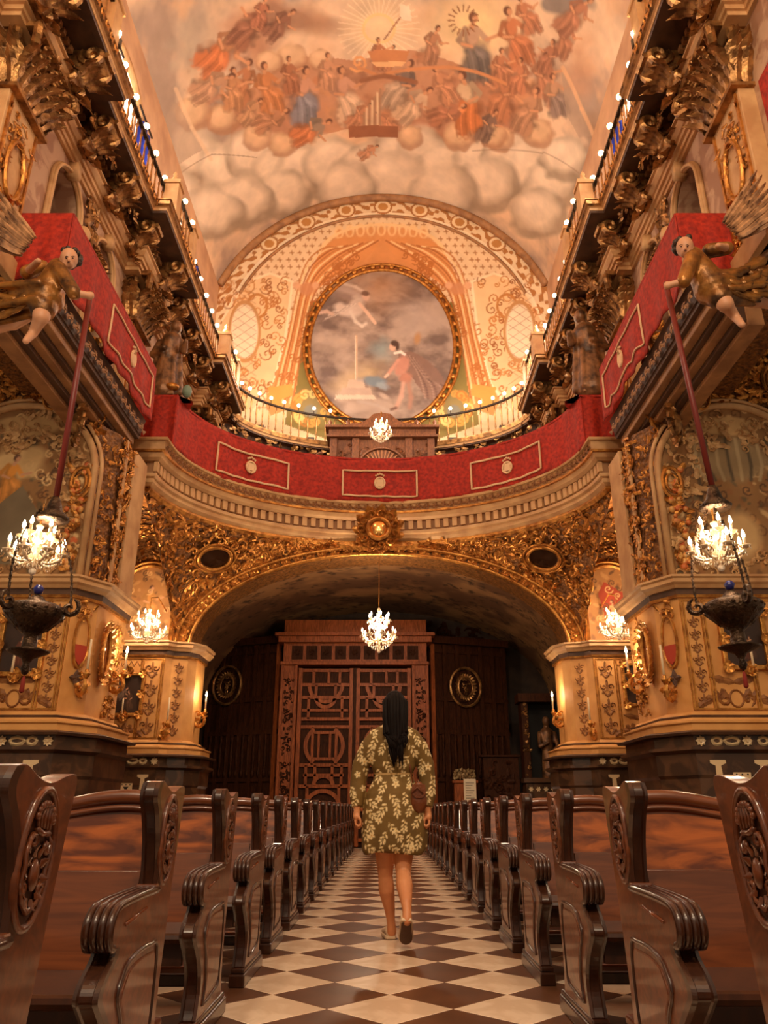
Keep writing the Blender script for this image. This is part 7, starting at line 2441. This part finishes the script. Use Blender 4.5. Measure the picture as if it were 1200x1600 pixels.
# hair: cap and long locks down the back
h = MB()
hc = W(617, 1105, .0)
h.ball(hc + (0, .012, .006), (.088, .1, .118), 18, 12)
for k in range(64):
    u = rf.uniform(-1, 1)
    ly = rf.uniform(-.03, .03)
    end = rf.uniform(1160, 1202) if abs(u) < .7 else rf.uniform(1142, 1175)
    wv = rf.uniform(-.014, .014)
    z1 = W(617, end)[2]
    x_ = hc[0] + u * .078
    pts = [(hc[0] + u * .02, hc[1] + .01 + ly * .5, hc[2] + .108 - .01 * u * u), (hc[0] + u * .058, hc[1] - .045 + .03 * abs(u) + ly * .5, hc[2] + .085 - .025 * u * u), (x_, hc[1] - .085 + .03 * abs(u) + ly, hc[2] + .03), (hc[0] + u * .078 - wv * .5, hc[1] - .095 + .02 * abs(u) + ly, hc[2] - .09),
           (hc[0] + u * .07 + .004 + wv, hc[1] - .11 + ly * .5, hc[2] - .2), (hc[0] + u * .062 + .012 + rf.uniform(-.012, .012), hc[1] - .135, (hc[2] - .2 + z1) / 2), (hc[0] + u * .05 + .014 + rf.uniform(-.02, .02), hc[1] - .145, z1)]
    h.tube(pts, [.01, .014, .018, .018, .016, .011, .002], 6)
h.build('hair', HAIR, wo, smooth=True)

# shoes
for sgn in (-1, 1):
    sh, so = MB(), MB()
    if sgn < 0:
        heel = at(611, 1466, Y=6.02); heel[2] = 0.0
        fw = np.array((-.12, .99, 0)); upv = np.array((0, 0, 1.0))
    else:
        toe = at(634, 1481, Y=5.70); toe[2] = .02
        heel = at(635, 1437, Y=5.50)
        fw = nrm(toe - heel); upv = nrm(np.cross(np.cross(fw, (0, 1.0, .2)), fw))
        heel = toe - fw * .24
    rt = nrm(np.cross(fw, upv))
    prof = [(0, .026, .0), (.02, .036, .07), (.06, .037, .065), (.11, .04, .055), (.16, .046, .045), (.2, .044, .035), (.235, .03, .025), (.25, .01, .018)]
    ring_s, ring_u = [], []
    n = 14
    for (l, w_, hh) in prof:
        for k in range(n):
            t = 2 * pi * k / n
            ring_u.append(heel + fw * l + rt * w_ * cos(t) + upv * (.015 + hh * .55 + hh * .55 * sin(t)))
        for a, c in ((-1, 0.005), (1, 0.005), (1, .026), (-1, .026)):
            ring_s.append(heel + fw * (l - .004) + rt * (w_ + .004) * a + upv * c)
    m_ = len(prof)
    sh.add(ring_u, [(i * n + k, i * n + (k + 1) % n, (i + 1) * n + (k + 1) % n, (i + 1) * n + k) for i in range(m_ - 1) for k in range(n)] + [tuple(range(n))[::-1], tuple(range((m_ - 1) * n, m_ * n))])
    so.add(ring_s, [(i * 4 + k, i * 4 + (k + 1) % 4, (i + 1) * 4 + (k + 1) % 4, (i + 1) * 4 + k) for i in range(m_ - 1) for k in range(4)] + [(3, 2, 1, 0), tuple(range((m_ - 1) * 4, m_ * 4))])
    shp = sh.build('shoe', SHOE, wo, smooth=True)
    so.build('midsole', mat('cream_rubber_sole', (224, 198, 164), 0.6), shp, bev=0.004)
    ot_ = MB()
    tr = [(heel + fw * (l + .01 * (1 - i / 3.5)), w_ - .004) for i, (l, w_, hh) in enumerate(prof)]
    pts_ = [c_ + rt * w_ for c_, w_ in tr] + [c_ - rt * w_ for c_, w_ in tr[::-1]]
    ot_.add([q_ + upv * .006 for q_ in pts_] + [q_ - upv * .001 for q_ in pts_], [tuple(range(16)), tuple(range(16, 32))[::-1]] + [(i, (i + 1) % 16, 16 + (i + 1) % 16, 16 + i) for i in range(16)])
    ot_.build('outsole', SOLE, shp)

# leather bag on her right hip
bc = W(654, 1240, -.09)
bag = thing('shoulder_bag', 'brown leather shoulder bag hanging at the woman\'s right hip', 'bag', bc - (0, 0, .13))
q = MB()
q.ball(bc - (0, 0, .02), (.055, .04, .105), 16, 10)
q.ball(bc - (0, 0, .05), (.06, .045, .08), 16, 10)
fuse(q, .008, 4).build('pouch', BAGM, bag, smooth=True)
MB().add([bc + np.array((a, -.045, c)) for a, c in ((-.045, .06), (.045, .06), (.05, -.0), (.02, -.03), (-.02, -.03), (-.05, 0))], [tuple(range(6))]).build('flap', BAGM, bag, solid=.008)
MB().tube([bc + np.array(a) for a in ((-.04, .0, .07), (-.06, .03, .2), (-.08, .04, .32))], .006, 5).tube([bc + np.array(a) for a in ((-.05, -.05, -.0), (-.01, -.06, .04), (.03, -.055, -.0))], .005, 5).build('strap', BAGM, bag, smooth=True)
